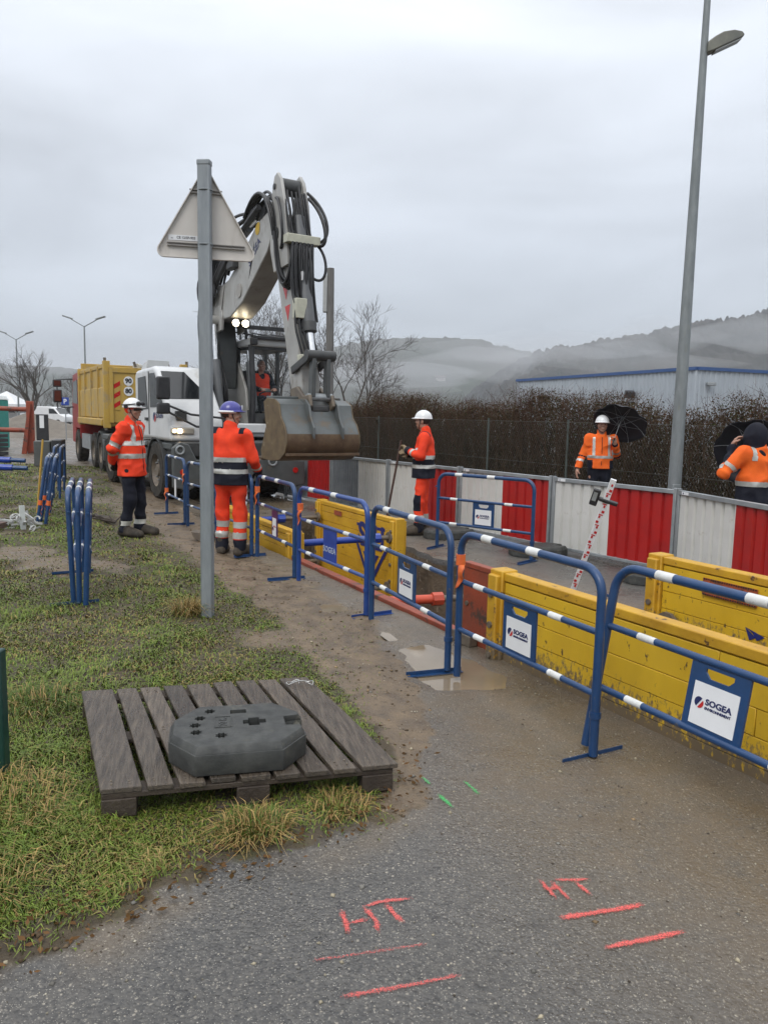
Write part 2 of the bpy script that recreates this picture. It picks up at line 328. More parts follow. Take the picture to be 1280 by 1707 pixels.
# water standing in the hollows
M_PUD = mat('muddy_water', (.19, .15, .10), .03, col2=(.25, .20, .14), scale=1.3)
for qi, q in enumerate(PUDS):
    c = np.mean(q, 0); poly = [tuple(c+(np.array(p)-c)*1.5) for p in q]
    mb = MB(); mb.add([(a, b, (-.0165 if abs(c[1]) < 12 else -.012)-.0012*qi) for a, b in poly], [tuple(range(len(poly)))])
    tag(mb.build('puddle', M_PUD), kind='structure')
# trench walls and floor, raw earth below a layer of tarmac
def trench_material():
    m = mat('trench_earth', (.13, .095, .06), .8, col2=(.075, .055, .036), scale=5, bump=.8, bscale=22, dirt=(.24, .2, .15), dscale=14, dlo=.58, dhi=.66); return m
M_EARTH = trench_material(); M_TARE = mat('tarmac_edge', (.06, .058, .056), .7, col2=(.11, .105, .1), scale=30, bump=.6)
def earth_wall(s0, s1, nf, inward, name):
    ss = np.arange(s0, s1+.01, .05); zs = np.concatenate([[0, -.03, -.07], np.arange(-.13, -1.9, -.07)]); V = []; mi = []
    for k, z in enumerate(zs):
        for s in ss:
            e = nf(s); o = 0 if k == 0 else (.01 if k < 3 else .12*(fbm(np.array([s]), np.array([z]), 4, 3.)[0]-.62)+.02)
            p = U2*s+N2*(e-inward*o); zz = gz(*(U2*s+N2*e)) if k == 0 else z; V.append((p[0], p[1], zz))
    a, b = len(zs), len(ss); i = np.arange(a*b).reshape(a, b); F = np.stack([i[:-1, :-1], i[:-1, 1:], i[1:, 1:], i[1:, :-1]], -1).reshape(-1, 4)
    mi = np.repeat([1, 1]+[0]*(a-3), b-1)
    return np_mesh(name, V, F, [M_EARTH, M_TARE], mi=mi)
tag(earth_wall(TS0, TS1, lambda s: TN1+jit(s), 1, 'trench_wall'), kind='structure')
tag(earth_wall(TS0, TS1, lambda s: TN0, -1, 'trench_wall'), kind='structure')
mb = MB()
for s in (TS0, TS1):
    p = [sn(s, TN0-.05, .0), sn(s, TN1+.1, .0), sn(s, TN1+.1, -1.9), sn(s, TN0-.05, -1.9)]; mb.add(p, [(0, 1, 2, 3)])
tag(mb.build('trench_end', M_EARTH), kind='structure')
fs = np.arange(TS0-.1, TS1+.2, .1); fn = np.arange(TN0-.2, TN1+.3, .1); A, B = np.meshgrid(fs, fn, indexing='ij'); q = A.ravel()[:, None]*U2+B.ravel()[:, None]*N2
zf = -1.55+.35*(fbm(q[:, 0], q[:, 1], 4, 1.4)-.5)+.6*sst(9.6, 11.6, A.ravel()); i = np.arange(A.size).reshape(A.shape)
tag(np_mesh('trench_floor', np.column_stack([q, zf]), np.stack([i[:-1, :-1], i[1:, :-1], i[1:, 1:], i[:-1, 1:]], -1).reshape(-1, 4), M_EARTH), kind='structure')

# ------------------------------------------------------------------ far hills, misty air
def hill(name, x0, x1, y0, y1, f, m, nx=150, ny=36, rough=1.):
    xs = np.linspace(x0, x1, nx); ys = np.linspace(y0, y1, ny); X, Y = np.meshgrid(xs, ys, indexing='ij')
    t = (Y-y0)/(y1-y0); prof = np.sin(np.clip(t/.62, 0, 1)*math.pi/2)*sst(1.25, .75, t)
    Zh = f(X)*prof+rough*prof*(12*(fbm(X.ravel(), Y.ravel(), 4, .02).reshape(X.shape)-.5)+(9*(fbm(X.ravel(), Y.ravel(), 2, .16).reshape(X.shape)-.5)+9*(fbm(X.ravel(), Y.ravel(), 2, .33).reshape(X.shape)-.5)))-2
    i = np.arange(X.size).reshape(X.shape)
    return tag(np_mesh(name, np.column_stack([X.ravel(), Y.ravel(), Zh.ravel()]), np.stack([i[:-1, :-1], i[1:, :-1], i[1:, 1:], i[:-1, 1:]], -1).reshape(-1, 4), m, ang=180), kind='structure')
M_HILL = mat('wooded_hillside', (.020, .024, .022), .9, col2=(.042, .038, .032), scale=.03, bump=.3, bscale=.2)
M_HILL2 = mat('meadow_hillside', (.04, .05, .035), .9, col2=(.06, .055, .045), scale=.012)
hill('hill', 60, 800, 420, 800, lambda X: np.interp(X, [60, 84, 120, 186, 238, 330, 550, 800], [8, 32, 54, 70, 80, 98, 104, 100]), M_HILL, 520, 90, 1.0)
hill('hill', -330, 520, 700, 1250, lambda X: np.interp(X, [-330, -160, -50, 40, 110, 220, 380, 520], [50, 68, 94, 104, 104, 80, 60, 50]), M_HILL2, 200, 50, .8)
hill('hill', -1200, -260, 700, 1250, lambda X: np.interp(X, [-1200, -800, -450, -260], [76, 68, 58, 44]), M_HILL2, 120, 40, .8)

# ================================================================== SHORING BOXES IN THE TRENCH
M_YEL = mat('yellow_shoring_paint', (.68, .43, .02), .42, col2=(.59, .36, .018), scale=3, bump=.22, bscale=7, dirt=(.10, .055, .022), dscale=16, dlo=.64, dhi=.665, rough2=.6, stretch=(1, 1, .55), splash=((.15, .11, .065), .30))
M_YELD = mat('yellow_shoring_paint_rusty', (.58, .33, .018), .5, col2=(.46, .245, .016), scale=6, bump=.15, bscale=40, dirt=(.085, .042, .02), dscale=13, dlo=.60, dhi=.65, splash=((.15, .11, .065), .30))
M_REDP = mat('red_steel_paint', (.30, .055, .022), .5, col2=(.22, .05, .025), scale=5, bump=.2, bscale=40, dirt=(.07, .04, .03), dscale=6, dlo=.55, dhi=.62)
M_ORAN = mat('orange_strut_paint', (.55, .075, .03), .4, col2=(.42, .06, .03), scale=6)
M_STEEL = mat('galvanised_steel', (.33, .35, .36), .42, .35, col2=(.25, .27, .28), scale=9, rough2=.55)
M_RUST = mat('muddy_steel', (.12, .1, .085), .6, .3, col2=(.2, .165, .12), scale=8, bump=.2)
M_BLUE = mat('blue_barrier_paint', (.008, .048, .145), .32, col2=(.007, .038, .115), scale=12, coat=.25, rough2=.5, dirt=(.11, .10, .085), dscale=17, dlo=.635, dhi=.70)
M_BLUE2 = mat('bright_blue_paint', (.012, .05, .33), .35, col2=(.01, .04, .26), scale=10, coat=.3)
M_WHT = mat('white_paint', (.70, .71, .70), .4, col2=(.58, .58, .55), scale=14, dirt=(.3, .28, .24), dscale=22, dlo=.62, dhi=.72)
M_DEC = mat('white_decal', (.75, .76, .77), .35, col2=(.70, .71, .72), scale=5, dirt=(.4, .4, .42), dscale=9, dlo=.7, dhi=.74)
M_NAVYI = mat('navy_ink', (.012, .02, .10), .45); M_REDI = mat('red_ink', (.55, .02, .02), .45); M_BLKI = mat('black_ink', (.015, .015, .017), .5)
M_ORIB = mat('orange_ribbon', (.75, .16, .03), .5, col2=(.6, .11, .03), scale=20)
M_YEL2 = mat('yellow_shoring_paint_sunken', (.60, .35, .018), .45, col2=(.50, .275, .016), scale=3, bump=.10, bscale=30, dirt=(.10, .055, .022), dscale=9, dlo=.62, dhi=.68, rough2=.6)
def sbx(mb, s0, s1, n0, n1, z0, z1, mi=0):
    v = [sn(s, n, z) for s in (s0, s1) for n in (n0, n1) for z in (z0, z1)]
    return mb.add(v, [(0, 1, 3, 2), (4, 6, 7, 5), (0, 4, 5, 1), (2, 3, 7, 6), (0, 2, 6, 4), (1, 5, 7, 3)])
def panel(root, s0, s1, n0, n1, z0, z1, m=M_YEL, seed=0, pw=.14, posts=(1, 1), tilt=0.):
    rd = random.Random(seed); a = s0+(pw if posts[0] else 0); b = s1-(pw if posts[1] else 0); t = (n0+n1)/2; w = (n1-n0)/2
    sbx(mbb := MB(), a, b, t-w*.55, t+w*.55, z0, z1-.07).build('core_plate', M_YELD if m is M_YEL else m, root)
    z = z0; k = 0
    while z < z1-.09:
        h = min(.142, z1-.065-z)
        cut = [a+.006, b-.006] if (b-a) < 1. or k % 2 else [a+.006, a+(b-a)*rd.uniform(.35, .65), b-.006]
        for c0, c1 in zip(cut[:-1], cut[1:]):
            j = rd.uniform(-.003, .003); sbx(mb := MB(), c0+.0015, c1-.0015, t-w*.9+j, t+w*.9+j, z+.002, z+h-.002).build('panel_rib', m, root, bevel=.0025, seg=1)
        z += h; k += 1
    sbx(mb := MB(), a-.004, b+.004, n0, n1, z1-.06, z1).build('top_rail', M_YELD if m is M_YEL else m, root, bevel=.008)
    for e, (c0, c1) in zip(posts, ((s0, a), (b, s1))):
        if not e: continue
        d = .05
        mb = MB(); sbx(mb, c0, c1, n0-d*.4, n1+d*.4, z0, z1+.012); sbx(mb, c0+.02, c1-.02, n0-d*1.1, n1+d*1.1, z0, z1-.02)
        po = mb.build('end_post', M_YELD if m is M_YEL else m, root, bevel=.01)
        for q in np.arange(z1-.16, z0+.1, -.22):
            for side in (n0-d*1.1, n1+d*1.1):
                c = Vector(sn((c0+c1)/2, side, q)); dr = Vector(sn(0, 1, 0))*(1 if side > t else -1)
                MB().tube([c-dr*.02, c+dr*.016], .024, 8).build('bolt', M_RUST, po)
def strut(root, s, n0, n1, z, r=.05, m=M_BLUE2, sl=.55, m2=M_RUST, s2=None):
    s2 = s if s2 is None else s2; a, b = Vector(sn(s, n0, z)), Vector(sn(s2, n1, z)); c = a.lerp(b, sl)
    o = MB().tube([a, c], r, 14).build('strut', m, root); MB().tube([c, b], r*.72, 14).build('strut_spindle', m2, o)
    d = (b-a).normalized(); MB().tube([c-d*.03, c+d*.08], r*1.45, 8).build('strut_nut', m, o)
    MB().tube([a-d*.005, a+d*.03], r*1.7, 10).build('strut_flange', m, o); MB().tube([b-d*.03, b+d*.005], r*1.7, 10).build('strut_flange', m2, o)
b1 = T('trench_box', 'yellow steel trench shoring box nearest the camera, standing proud of the road', 'trench box')
panel(b1, .7, 4.36, 3.28, 3.38, -1.5, .63, seed=1); panel(b1, .75, 4.42, 4.92, 5.03, -1.5, .62, seed=2)
for s in (1.0, 4.15): strut(b1, s, 3.43, 4.87, .1, .06, M_RUST); strut(b1, s, 3.43, 4.87, -.9, .06, M_RUST)
# orange warning plate and stencilled arrow on the far panel, inner face towards the camera
IN1 = Vector(sn(0, 4.917, 0)); ds = Vector((-U2[0], -U2[1], 0)); nn3 = Vector((N2[0], N2[1], 0))
def on_face(s, z, n): return Vector(sn(s, n, z))
M_WARN = mat('orange_warning_plate', (.42, .085, .022), .6, col2=(.26, .06, .03), scale=20, dirt=(.12, .05, .03), dscale=16, dlo=.5, dhi=.6)
mb = MB(); sbx(mb, 3.42, 3.88, 4.908, 4.918, .40, .53); wp = mb.build('warning_plate', M_WARN, b1)
mb = MB()
for k in range(23):
    s = 3.425+k*.0198
    for z in (.40, .518): sbx(mb, s, s+.01, 4.904, 4.9075, z, z+.012)
tag(mb.build('hazard_border', M_BLKI, wp), kind='stuff')
mb = MB(); c = on_face(3.66, .465, 4.9045); e = ds*.032; mb.add([c-e, c-Vector((0, 0, .032)), c+e, c+Vector((0, 0, .032))], [(0, 1, 2, 3)]); mb.build('warning_diamond', mat('yellow_ink', (.6, .42, .03), .5), wp)
M_STEN = mat('blue_stencil_paint', (.012, .018, .17), .5, col2=(.02, .03, .12), scale=20)
def sten(root, pts, n, s0, z0, k=1., name='stencil'):
    mb = MB()
    for poly in pts: mb.add([on_face(s0-a*k, z0+b*k, n) for a, b in poly], [tuple(range(len(poly)))])
    return mb.build(name, M_STEN, root)
sten(b1, [[(0, .13), (.16, .09), (.10, .05), (.06, .10)], [(.0, .13), (.04, .04), (.09, .07)], [(.18, .09), (.26, .17), (.46, .17), (.46, .10), (.30, .10), (.22, .05)], [(.08, -.02), (.18, .0), (.30, -.22), (.46, -.22), (.46, -.3), (.24, -.3)], [(.24, -.02), (.34, .06), (.46, .06), (.46, -.02), (.36, -.05)], [(.30, -.09), (.46, -.09), (.46, -.16), (.36, -.16)]], 4.918, 3.50, .11)

b2 = T('trench_box', 'sunken yellow steel trench box with blue stencil letters beside the worker holding a bar', 'trench box')
panel(b2, 8.62, 11.2, 4.92, 5.02, -1.5, .36, M_YEL2, seed=5); panel(b2, 8.5, 11.3, 3.42, 3.52, -1.5, .30, M_YEL2, seed=6)
strut(b2, 8.72, 3.56, 4.87, .12, .045, M_BLUE2, .82); strut(b2, 11.05, 3.57, 4.87, .1, .045, M_BLUE2, .5)
strut(b2, 8.74, 3.56, 4.87, -.55, .045, M_BLUE2, .4); strut(b2, 11.05, 3.57, 4.87, -.6, .045, M_BLUE2, .4)
# stencilled letters over a triangle
FX = frame(on_face(9.35, -.02, 4.918), ds, (0, 0, 1))
mb = MB(); z0 = -.09
for poly in [[(-.62, .02), (-.52, .02), (.0, -.62), (.0, -.75)], [(.62, .02), (.0, -.75), (.0, -.62), (.52, .02)], [(-.3, -.14), (.3, -.14), (0, -.5)], [(-.44, .03), (.44, .03), (.4, -.05), (-.4, -.05)], [(-.55, .34), (.5, .36), (.5, .31), (-.55, .29)]]:
    mb.add([on_face(9.35-a*.8, z0+b*.8, 4.918) for a, b in poly], [tuple(range(len(poly)))])
mb.build('stencil', M_STEN, b2)
text('SBH', .40, M_STEN, b2, FX @ Matrix.Translation((0, .06, 0)), off=.018, sx=1.1)
mb = MB(); sbx(mb, 10.3, 10.55, 4.908, 4.918, .2, .27); mb.build('warning_plate', M_WARN, b2)

rp = T('shoring_plate', 'rust red steel plate standing at the end of the near yellow trench box', 'steel plate')
sbx(mb := MB(), 4.372, 4.78, 3.325, 3.375, -1.4, .60); q = mb.build('plate', M_REDP, rp, bevel=.006); sbx(mb := MB(), 4.374, 4.778, 3.318, 3.382, .575, .615); mb.build('edge_strip', M_REDP, rp, bevel=.006)
for z in (.3, .05): MB().tube([sn(4.72, 3.31, z), sn(4.72, 3.33, z)], .018, 8).build('bolt', M_RUST, rp)
rb = T('edge_beam', 'long rust red beam lying flush along the near trench edge', 'beam')
sbx(mb := MB(), 4.80, 8.35, 3.335, 3.43, -.16, .035); mb.build('beam', M_REDP, rb, bevel=.008)
sbx(mb := MB(), 4.56, 4.80, 3.24, 3.318, .0, .085); mb.build('end_block', M_RUST, rb, bevel=.008)
sbx(mb := MB(), 4.82, 8.33, 3.345, 3.40, -1.5, -.17); mb.build('lining_plate', M_REDP, rb)
st = T('cross_strut', 'orange trench strut with grey spindle spanning the open trench', 'strut')
strut(st, 6.55, 3.45, 5.02, -.12, .048, M_ORAN, .42, M_RUST, 6.2)
strut(st, 6.55, 3.45, 5.02, -1.0, .048, M_ORAN, .42, M_RUST, 6.2)
sf = T('levelling_staff', 'white and red levelling staff leaning up out of the trench', 'measuring staff')
pa, pb = Vector(sn(4.67, 4.72, 1.22)), Vector(sn(5.10, 4.72, .155)); pb = pa+(pb-pa)*2.0; dd = (pb-pa).normalized(); pb = pa+dd*((pa.z+1.35)/-dd.z)
tocam = (Vector((0, 0, 1.7))-pa).normalized(); wd = dd.cross(tocam).normalized(); fn_ = wd.cross(dd).normalized(); fn_ = fn_ if fn_.dot(tocam) > 0 else -fn_; wd = dd.cross(fn_).normalized(); wd = wd if wd.x > 0 else -wd
mb = MB(); ln = (pb-pa).length; MX = Matrix((wd, fn_, -dd)).transposed()
MB().bx(-.025, .025, -.012, .012, -ln, 0, R=MX, c=pa).build('staff_body', M_DEC, sf, bevel=.003)
mb = MB()
for k in range(int(ln/.05)):
    z = -.04-k*.05; w = .019 if k % 2 else .011; sg = -1 if (k//2) % 2 else 1
    mb.bx(min(0, sg*w)-.002, max(0, sg*w)+.002, .0125, .0145, z-.022, z, R=MX, c=pa)
    if k % 2: mb.bx(-.017, .017, .0125, .0143, z-.045, z-.036, R=MX, c=pa)
tag(mb.build('graduations', M_REDI, sf), kind='stuff')
M_BLKP = mat('black_plastic', (.016, .016, .018), .45, col2=(.03, .03, .032), scale=10)
rc = T('laser_receiver', 'black laser receiver clamped on the levelling staff', 'laser receiver')
c = pa+dd*.20; MB().bx(-.125, -.06, -.018, .018, -.075, .075, R=MX, c=c).build('receiver_body', M_BLKP, rc, bevel=.01)
MB().bx(-.115, -.08, .0185, .0205, -.03, .05, R=MX, c=c).build('display', mat('grey_display', (.3, .32, .32), .25), rc)
MB().bx(-.06, .10, -.018, .024, -.015, .015, R=MX, c=c).build('clamp', M_BLKP, rc, bevel=.006)

# ================================================================== BLUE SITE BARRIERS
def drop_logo(par, F4, k):
    mb = MB(); mb.add([F4 @ Vector((k*math.cos(a), k*math.sin(a), .0016)) for a in np.linspace(.9, 4.2, 14)], [tuple(range(14))]); mb.build('logo_blue', M_NAVYI, par)
    mb = MB(); mb.add([F4 @ Vector((.12*k+k*.95*math.cos(a), -.12*k+k*.95*math.sin(a), .0018)) for a in np.linspace(-1.9, .7, 14)], [tuple(range(14))]); mb.build('logo_red', M_REDI, par)
def barrier(p0, p1, label, plate='std', lean=0., seed=0, group='blue barriers along the trench', ribbons=(), z=None, tiltx=0., feet=True, m=None):
    rd = random.Random(seed); p0 = Vector((*p0[:2], 0)); p1 = Vector((*p1[:2], 0)); Ln = (p1-p0).length; rz = math.atan2(p1.y-p0.y, p1.x-p0.x)
    z0 = gz(p0.x, p0.y) if z is None else z
    t = T('site_barrier', label, 'barrier', (p0.x, p0.y, z0), group=group); t.rotation_euler = (lean, tiltx, rz); m = m or M_BLUE
    H = 1.0; r = .0235; cr_ = .13; a = .03; b = Ln-.03
    pts = [(a, 0, .02), (a, 0, H-cr_-r)]+arc((a+cr_, 0, H-cr_-r), cr_, 180, 90, 7, (1, 0, 0), (0, 0, 1))[1:]+arc((b-cr_, 0, H-cr_-r), cr_, 90, 0, 7, (1, 0, 0), (0, 0, 1))+[(b, 0, .02)]
    MB().tube(pts, r, 12).build('frame_tube', m, t)
    for zz in (.66, .34):
        MB().tube([(a, 0, zz), (b, 0, zz)], .0175, 10).build('rail', m, t)
    for zz, rr in ((H-r, r), (.66, .0175), (.34, .0175)):
        for fx in (.24, .57) if rr > .02 else (.2, .74):
            x = Ln*fx+rd.uniform(-.012, .012); MB().tube([(x-.055, 0, zz), (x+.055, 0, zz)], rr+.0012, 12).build('reflective_band', M_WHT, t)
    for x in (a, b) if feet == 2 else (b,):
        if feet:
            mb = MB(); mb.bx(x-.02, x+.02, -.21, .19, .0, .005); mb.bx(x-.02, x-.015, -.21, .19, .0, .028); f = mb.build('foot', m, t, rot=(0, 0, rd.uniform(-.06, .06)))
    MB().bx(a-.045, a-.012, -.012, .012, .80, .815).build('hook', m, t); MB().tube([(b, 0, .22), (b, 0, .25)], .03, 10).build('collar', m, t)
    xc = Ln*.5
    if plate == 'std':
        w = .155; mb = MB(); y0, y1 = -.006, .006
        mb.bx(xc-w, xc-.075, y0, y1, .352, .648); mb.bx(xc+.075, xc+w, y0, y1, .352, .648); mb.bx(xc-.075, xc+.075, y0, y1, .352, .585); mb.bx(xc-.075, xc+.075, y0, y1, .628, .648)
        for s_ in (-1, 1): mb.prism([(xc+s_*.075, .585), (xc+s_*.075, .61), (xc+s_*.05, .585)], y0, y1)
        pl = mb.build('sign_plate', m, t)
        MB().bx(xc-.118, xc+.118, -.0085, -.0062, .372, .562).build('decal', M_DEC, pl)
        FM = frame((xc, -.0087, .47), (1, 0, 0), (0, 0, 1)); drop_logo(pl, FM @ Matrix.Translation((-.078, .004, 0)), .024)
        text('SOGEA', .037, M_NAVYI, pl, FM @ Matrix.Translation((-.045, .014, .0008)), off=.0012, sx=1.15, align='LEFT'); text('ENVIRONNEMENT', .0165, M_NAVYI, pl, FM @ Matrix.Translation((-.045, -.013, .0008)), off=.0004, align='LEFT')
    elif plate == 'blue':
        pl = MB().bx(xc-.14, xc+.14, -.005, .005, .35, .65).build('sign_plate', M_BLUE2, t); text('SOGEA', .075, mat('grey_lettering', (.45, .5, .6), .5), pl, frame((xc, -.0062, .455), (1, 0, 0), (0, 0, 1)), off=.001, sx=1.15)
    elif plate == 'purple':
        pl = MB().bx(xc-.09, xc+.09, -.005, .005, .33, .66).build('sign_plate', mat('purple_plastic', (.07, .02, .085), .4), t)
        MB().bx(xc-.06, xc+.06, -.0075, -.0052, .36, .56).build('decal', M_DEC, pl); drop_logo(pl, frame((xc-.03, -.0082, .44), (1, 0, 0), (0, 0, 1)), .022)
        text('SOGEA', .026, M_REDI, pl, frame((xc+.015, -.008, .465), (1, 0, 0), (0, 0, 1)))
    elif plate == 'small':
        MB().bx(xc-.05, xc+.05, -.004, .004, .35, .65).build('sign_plate', M_DEC, t)
    for x, zz, k in ribbons:
        mb = MB(); MB().tube([(x, 0, zz-.035), (x, 0, zz+.035)], .031, 10).build('ribbon_knot', M_ORIB, t)
        V = []; n_ = 9
        for i in range(n_):
            u = i/(n_-1); V += [(x+.02+.02*math.sin(5*u+k), -.035-.01*math.sin(7*u), zz-.03-.16*u), (x+.02+.045+.025*math.sin(4*u+k), -.03+.012*math.cos(9*u), zz-.02-.15*u)]
        mb.add(V, [(2*i, 2*i+1, 2*i+3, 2*i+2) for i in range(n_-1)]); o = mb.build('ribbon_tail', M_ORIB, t); md = o.modifiers.new('t', 'SOLIDIFY'); md.thickness = .002
    return t
barrier((1.06, 3.86), (1.72, 2.52), 'nearest blue barrier at the right edge of the photo, leaning on the yellow trench box', lean=R_(-9.5), seed=1, z=.0)
barrier((.49, 4.93), (1.10, 3.70), 'blue barrier with white plate, first one standing upright, in front of the near yellow box', seed=2, ribbons=((.03, .80, .5),), z=-.01)
barrier((-.10, 6.30), (.46, 4.98), 'blue barrier with white plate in front of the open trench beside the largest puddle', seed=3, z=-.008)
barrier((-.87, 7.72), (-.12, 6.36), 'blue barrier with a bright blue SOGEA plate', 'blue', seed=4, ribbons=((.06, .78, 1.5),), z=0, m=mat('blue_barrier_paint_bright', (.012, .055, .24), .35, coat=.3))
barrier((-1.50, 8.98), (-.90, 7.80), 'blue barrier with a narrow purple and white plate right of the worker in blue helmet', 'purple', seed=5, ribbons=((.03, .82, 2.),))
barrier((-2.22, 10.2), (-1.56, 9.05), 'plain blue barrier passing behind the worker in blue helmet', 'none', seed=6)
barrier((-2.93, 11.35), (-2.25, 10.28), 'blue barrier passing behind the grey sign post', 'none', seed=7)
barrier((-3.62, 12.7), (-2.98, 11.45), 'farthest blue barrier of the row, in front of the excavator blade', 'small', seed=8, feet=2, ribbons=((.03, .4, 3.), (1.36, .8, 1.)))
barrier((.68, 9.98), (1.80, 9.06), 'blue barrier with white plate standing beyond the trench before the red and white hoarding', seed=9, feet=2)
# barriers parked on the grass, seen end on
for i, (dx, l) in enumerate(((0, 'left one'), (.055, 'middle one'), (.115, 'right one'))):
    a = np.array([-2.66+dx*1.25, 6.48-dx*.9]); d = np.array([-.345, .94])
    barrier(a, a+d*1.45, l+' of the three blue barriers parked together on the grass', 'none', lean=R_((-1.5, .5, 2.5)[i]), seed=20+i, group='blue barriers parked on the grass', feet=2 if i == 0 else False)
for i, l in enumerate(('left', 'middle', 'right')):
    a = np.array([-5.12+i*.11, 11.35-.38*(i > 0)+.02*i]); d = np.array([-.36, .93])
    barrier(a, a+d*1.45, l+' one of the three leaning barriers parked beyond the white scrap pile', 'none', lean=R_(9), seed=30+i, group='leaning barriers parked in the grass', ribbons=((.03, .33, i),) if i else ((.03, .38, 1),), feet=False)
for i, l in enumerate(('left', 'right')):
    a = np.array([-6.28+i*.12, 14.5]); d = np.array([-.33, .94])
    barrier(a, a+d*1.45, l+' one of the two rearmost parked barriers beside the black panel', 'none', lean=R_(2), seed=40+i, group='rear parked barriers', feet=False)

# ================================================================== RED AND WHITE HOARDING
M_HRED = mat('red_sheet_paint', (.42, .012, .010), .38, col2=(.33, .012, .012), scale=4, dirt=(.2, .06, .045), dscale=7, dlo=.64, dhi=.7, coat=.2)
M_HWHT = mat('white_sheet_paint', (.62, .615, .585), .42, col2=(.55, .545, .51), scale=3, dirt=(.4, .37, .32), dscale=5, dlo=.6, dhi=.7, coat=.15)
M_HGRY = mat('bare_sheet_metal', (.27, .29, .31), .4, .3, col2=(.2, .22, .235), scale=5)
def corr(mb, x0, x1, z0, z1, pitch, amp):
    prof = []; x = x0
    while x < x1-1e-6:
        for dx, y in ((0, 0), (pitch*.62, 0), (pitch*.72, amp), (pitch*.9, amp)):
            if x+dx < x1: prof.append((x+dx, y))
        x += pitch
    prof.append((x1, 0)); V = [(a, b, z) for z in (z0, z1) for a, b in prof]; k = len(prof); V += [(a, b+.0015, z) for z in (z0, z1) for a, b in prof]
    mb.add(V, [(i, i+1, k+i+1, k+i) for i in range(k-1)]+[(2*k+i, 3*k+i, 3*k+i+1, 2*k+i+1) for i in range(k-1)]); return mb
def hoarding(p0, p1, cols, label, pitch=.155, amp=.028, H=.95):
    p0 = Vector((*p0, 0)); p1 = Vector((*p1, 0)); Ln = (p1-p0).length; t = T('hoarding_panel', label, 'hoarding', p0, math.atan2(p1.y-p0.y, p1.x-p0.x), group='hoarding panels in front of the hedge')
    x = .045; w = (Ln-.09)/len(cols)
    for c in cols:
        nm, m = {'r': ('red_sheet', M_HRED), 'w': ('white_sheet', M_HWHT), 'g': ('bare_sheet', M_HGRY)}[c]
        corr(MB(), x, x+w, .07, H-.03, pitch, amp).build(nm, m, t, ang=25); x += w
    MB().bx(0.03, Ln-.03, -.022, .034, H-.035, H+.012).build('top_rail', M_STEEL, t, bevel=.004); MB().bx(.03, Ln-.03, -.02, .03, .045, .08).build('bottom_rail', M_STEEL, t, bevel=.004)
    for xx in (.022, Ln-.022): MB().bx(xx-.02, xx+.02, -.02, .02, .0, H+.03).build('post', M_STEEL, t, bevel=.004)
    pl = MB().bx(.1, .22, -.0255, -.0225, H-.028, H+.004).build('maker_plate', M_DEC, t); MB().lathe([(.009, 0), (.009, .0015)], 10, (.13, -.027, H-.012), 'y').build('maker_mark', M_NAVYI, pl)
    return t
HP = [(3.24, 8.44), (2.18, 9.95), (1.12, 11.46), (.06, 12.97), (-1.0, 14.48), (-2.06, 15.99), (-3.12, 17.5)]
hoarding(HP[0], (3.64, 6.5), 'wr', 'hoarding panel at the right edge of the photo in front of the hooded worker')
hl = ['red and white hoarding panel behind the levelling staff, just left of the lamp post', 'red and white hoarding panel behind the lone rear barrier', 'red and white hoarding panel behind the worker holding a bar', 'grey and white hoarding panel right of the excavator bucket', 'red and grey hoarding panel below the excavator bucket', 'farthest bare grey hoarding panel beside the excavator blade']
for i, (lb, cl, pt) in enumerate(zip(hl, ('wr', 'wr', 'wr', 'gw', 'gr', 'gg'), (.155, .155, .155, .075, .09, .075))):
    a, b = Vector(HP[i+1]), Vector(HP[i]); e = (b-a).normalized()*.012; hoarding(tuple(a+e), tuple(b-e), cl, lb, pt, .028 if pt > .1 else .018)
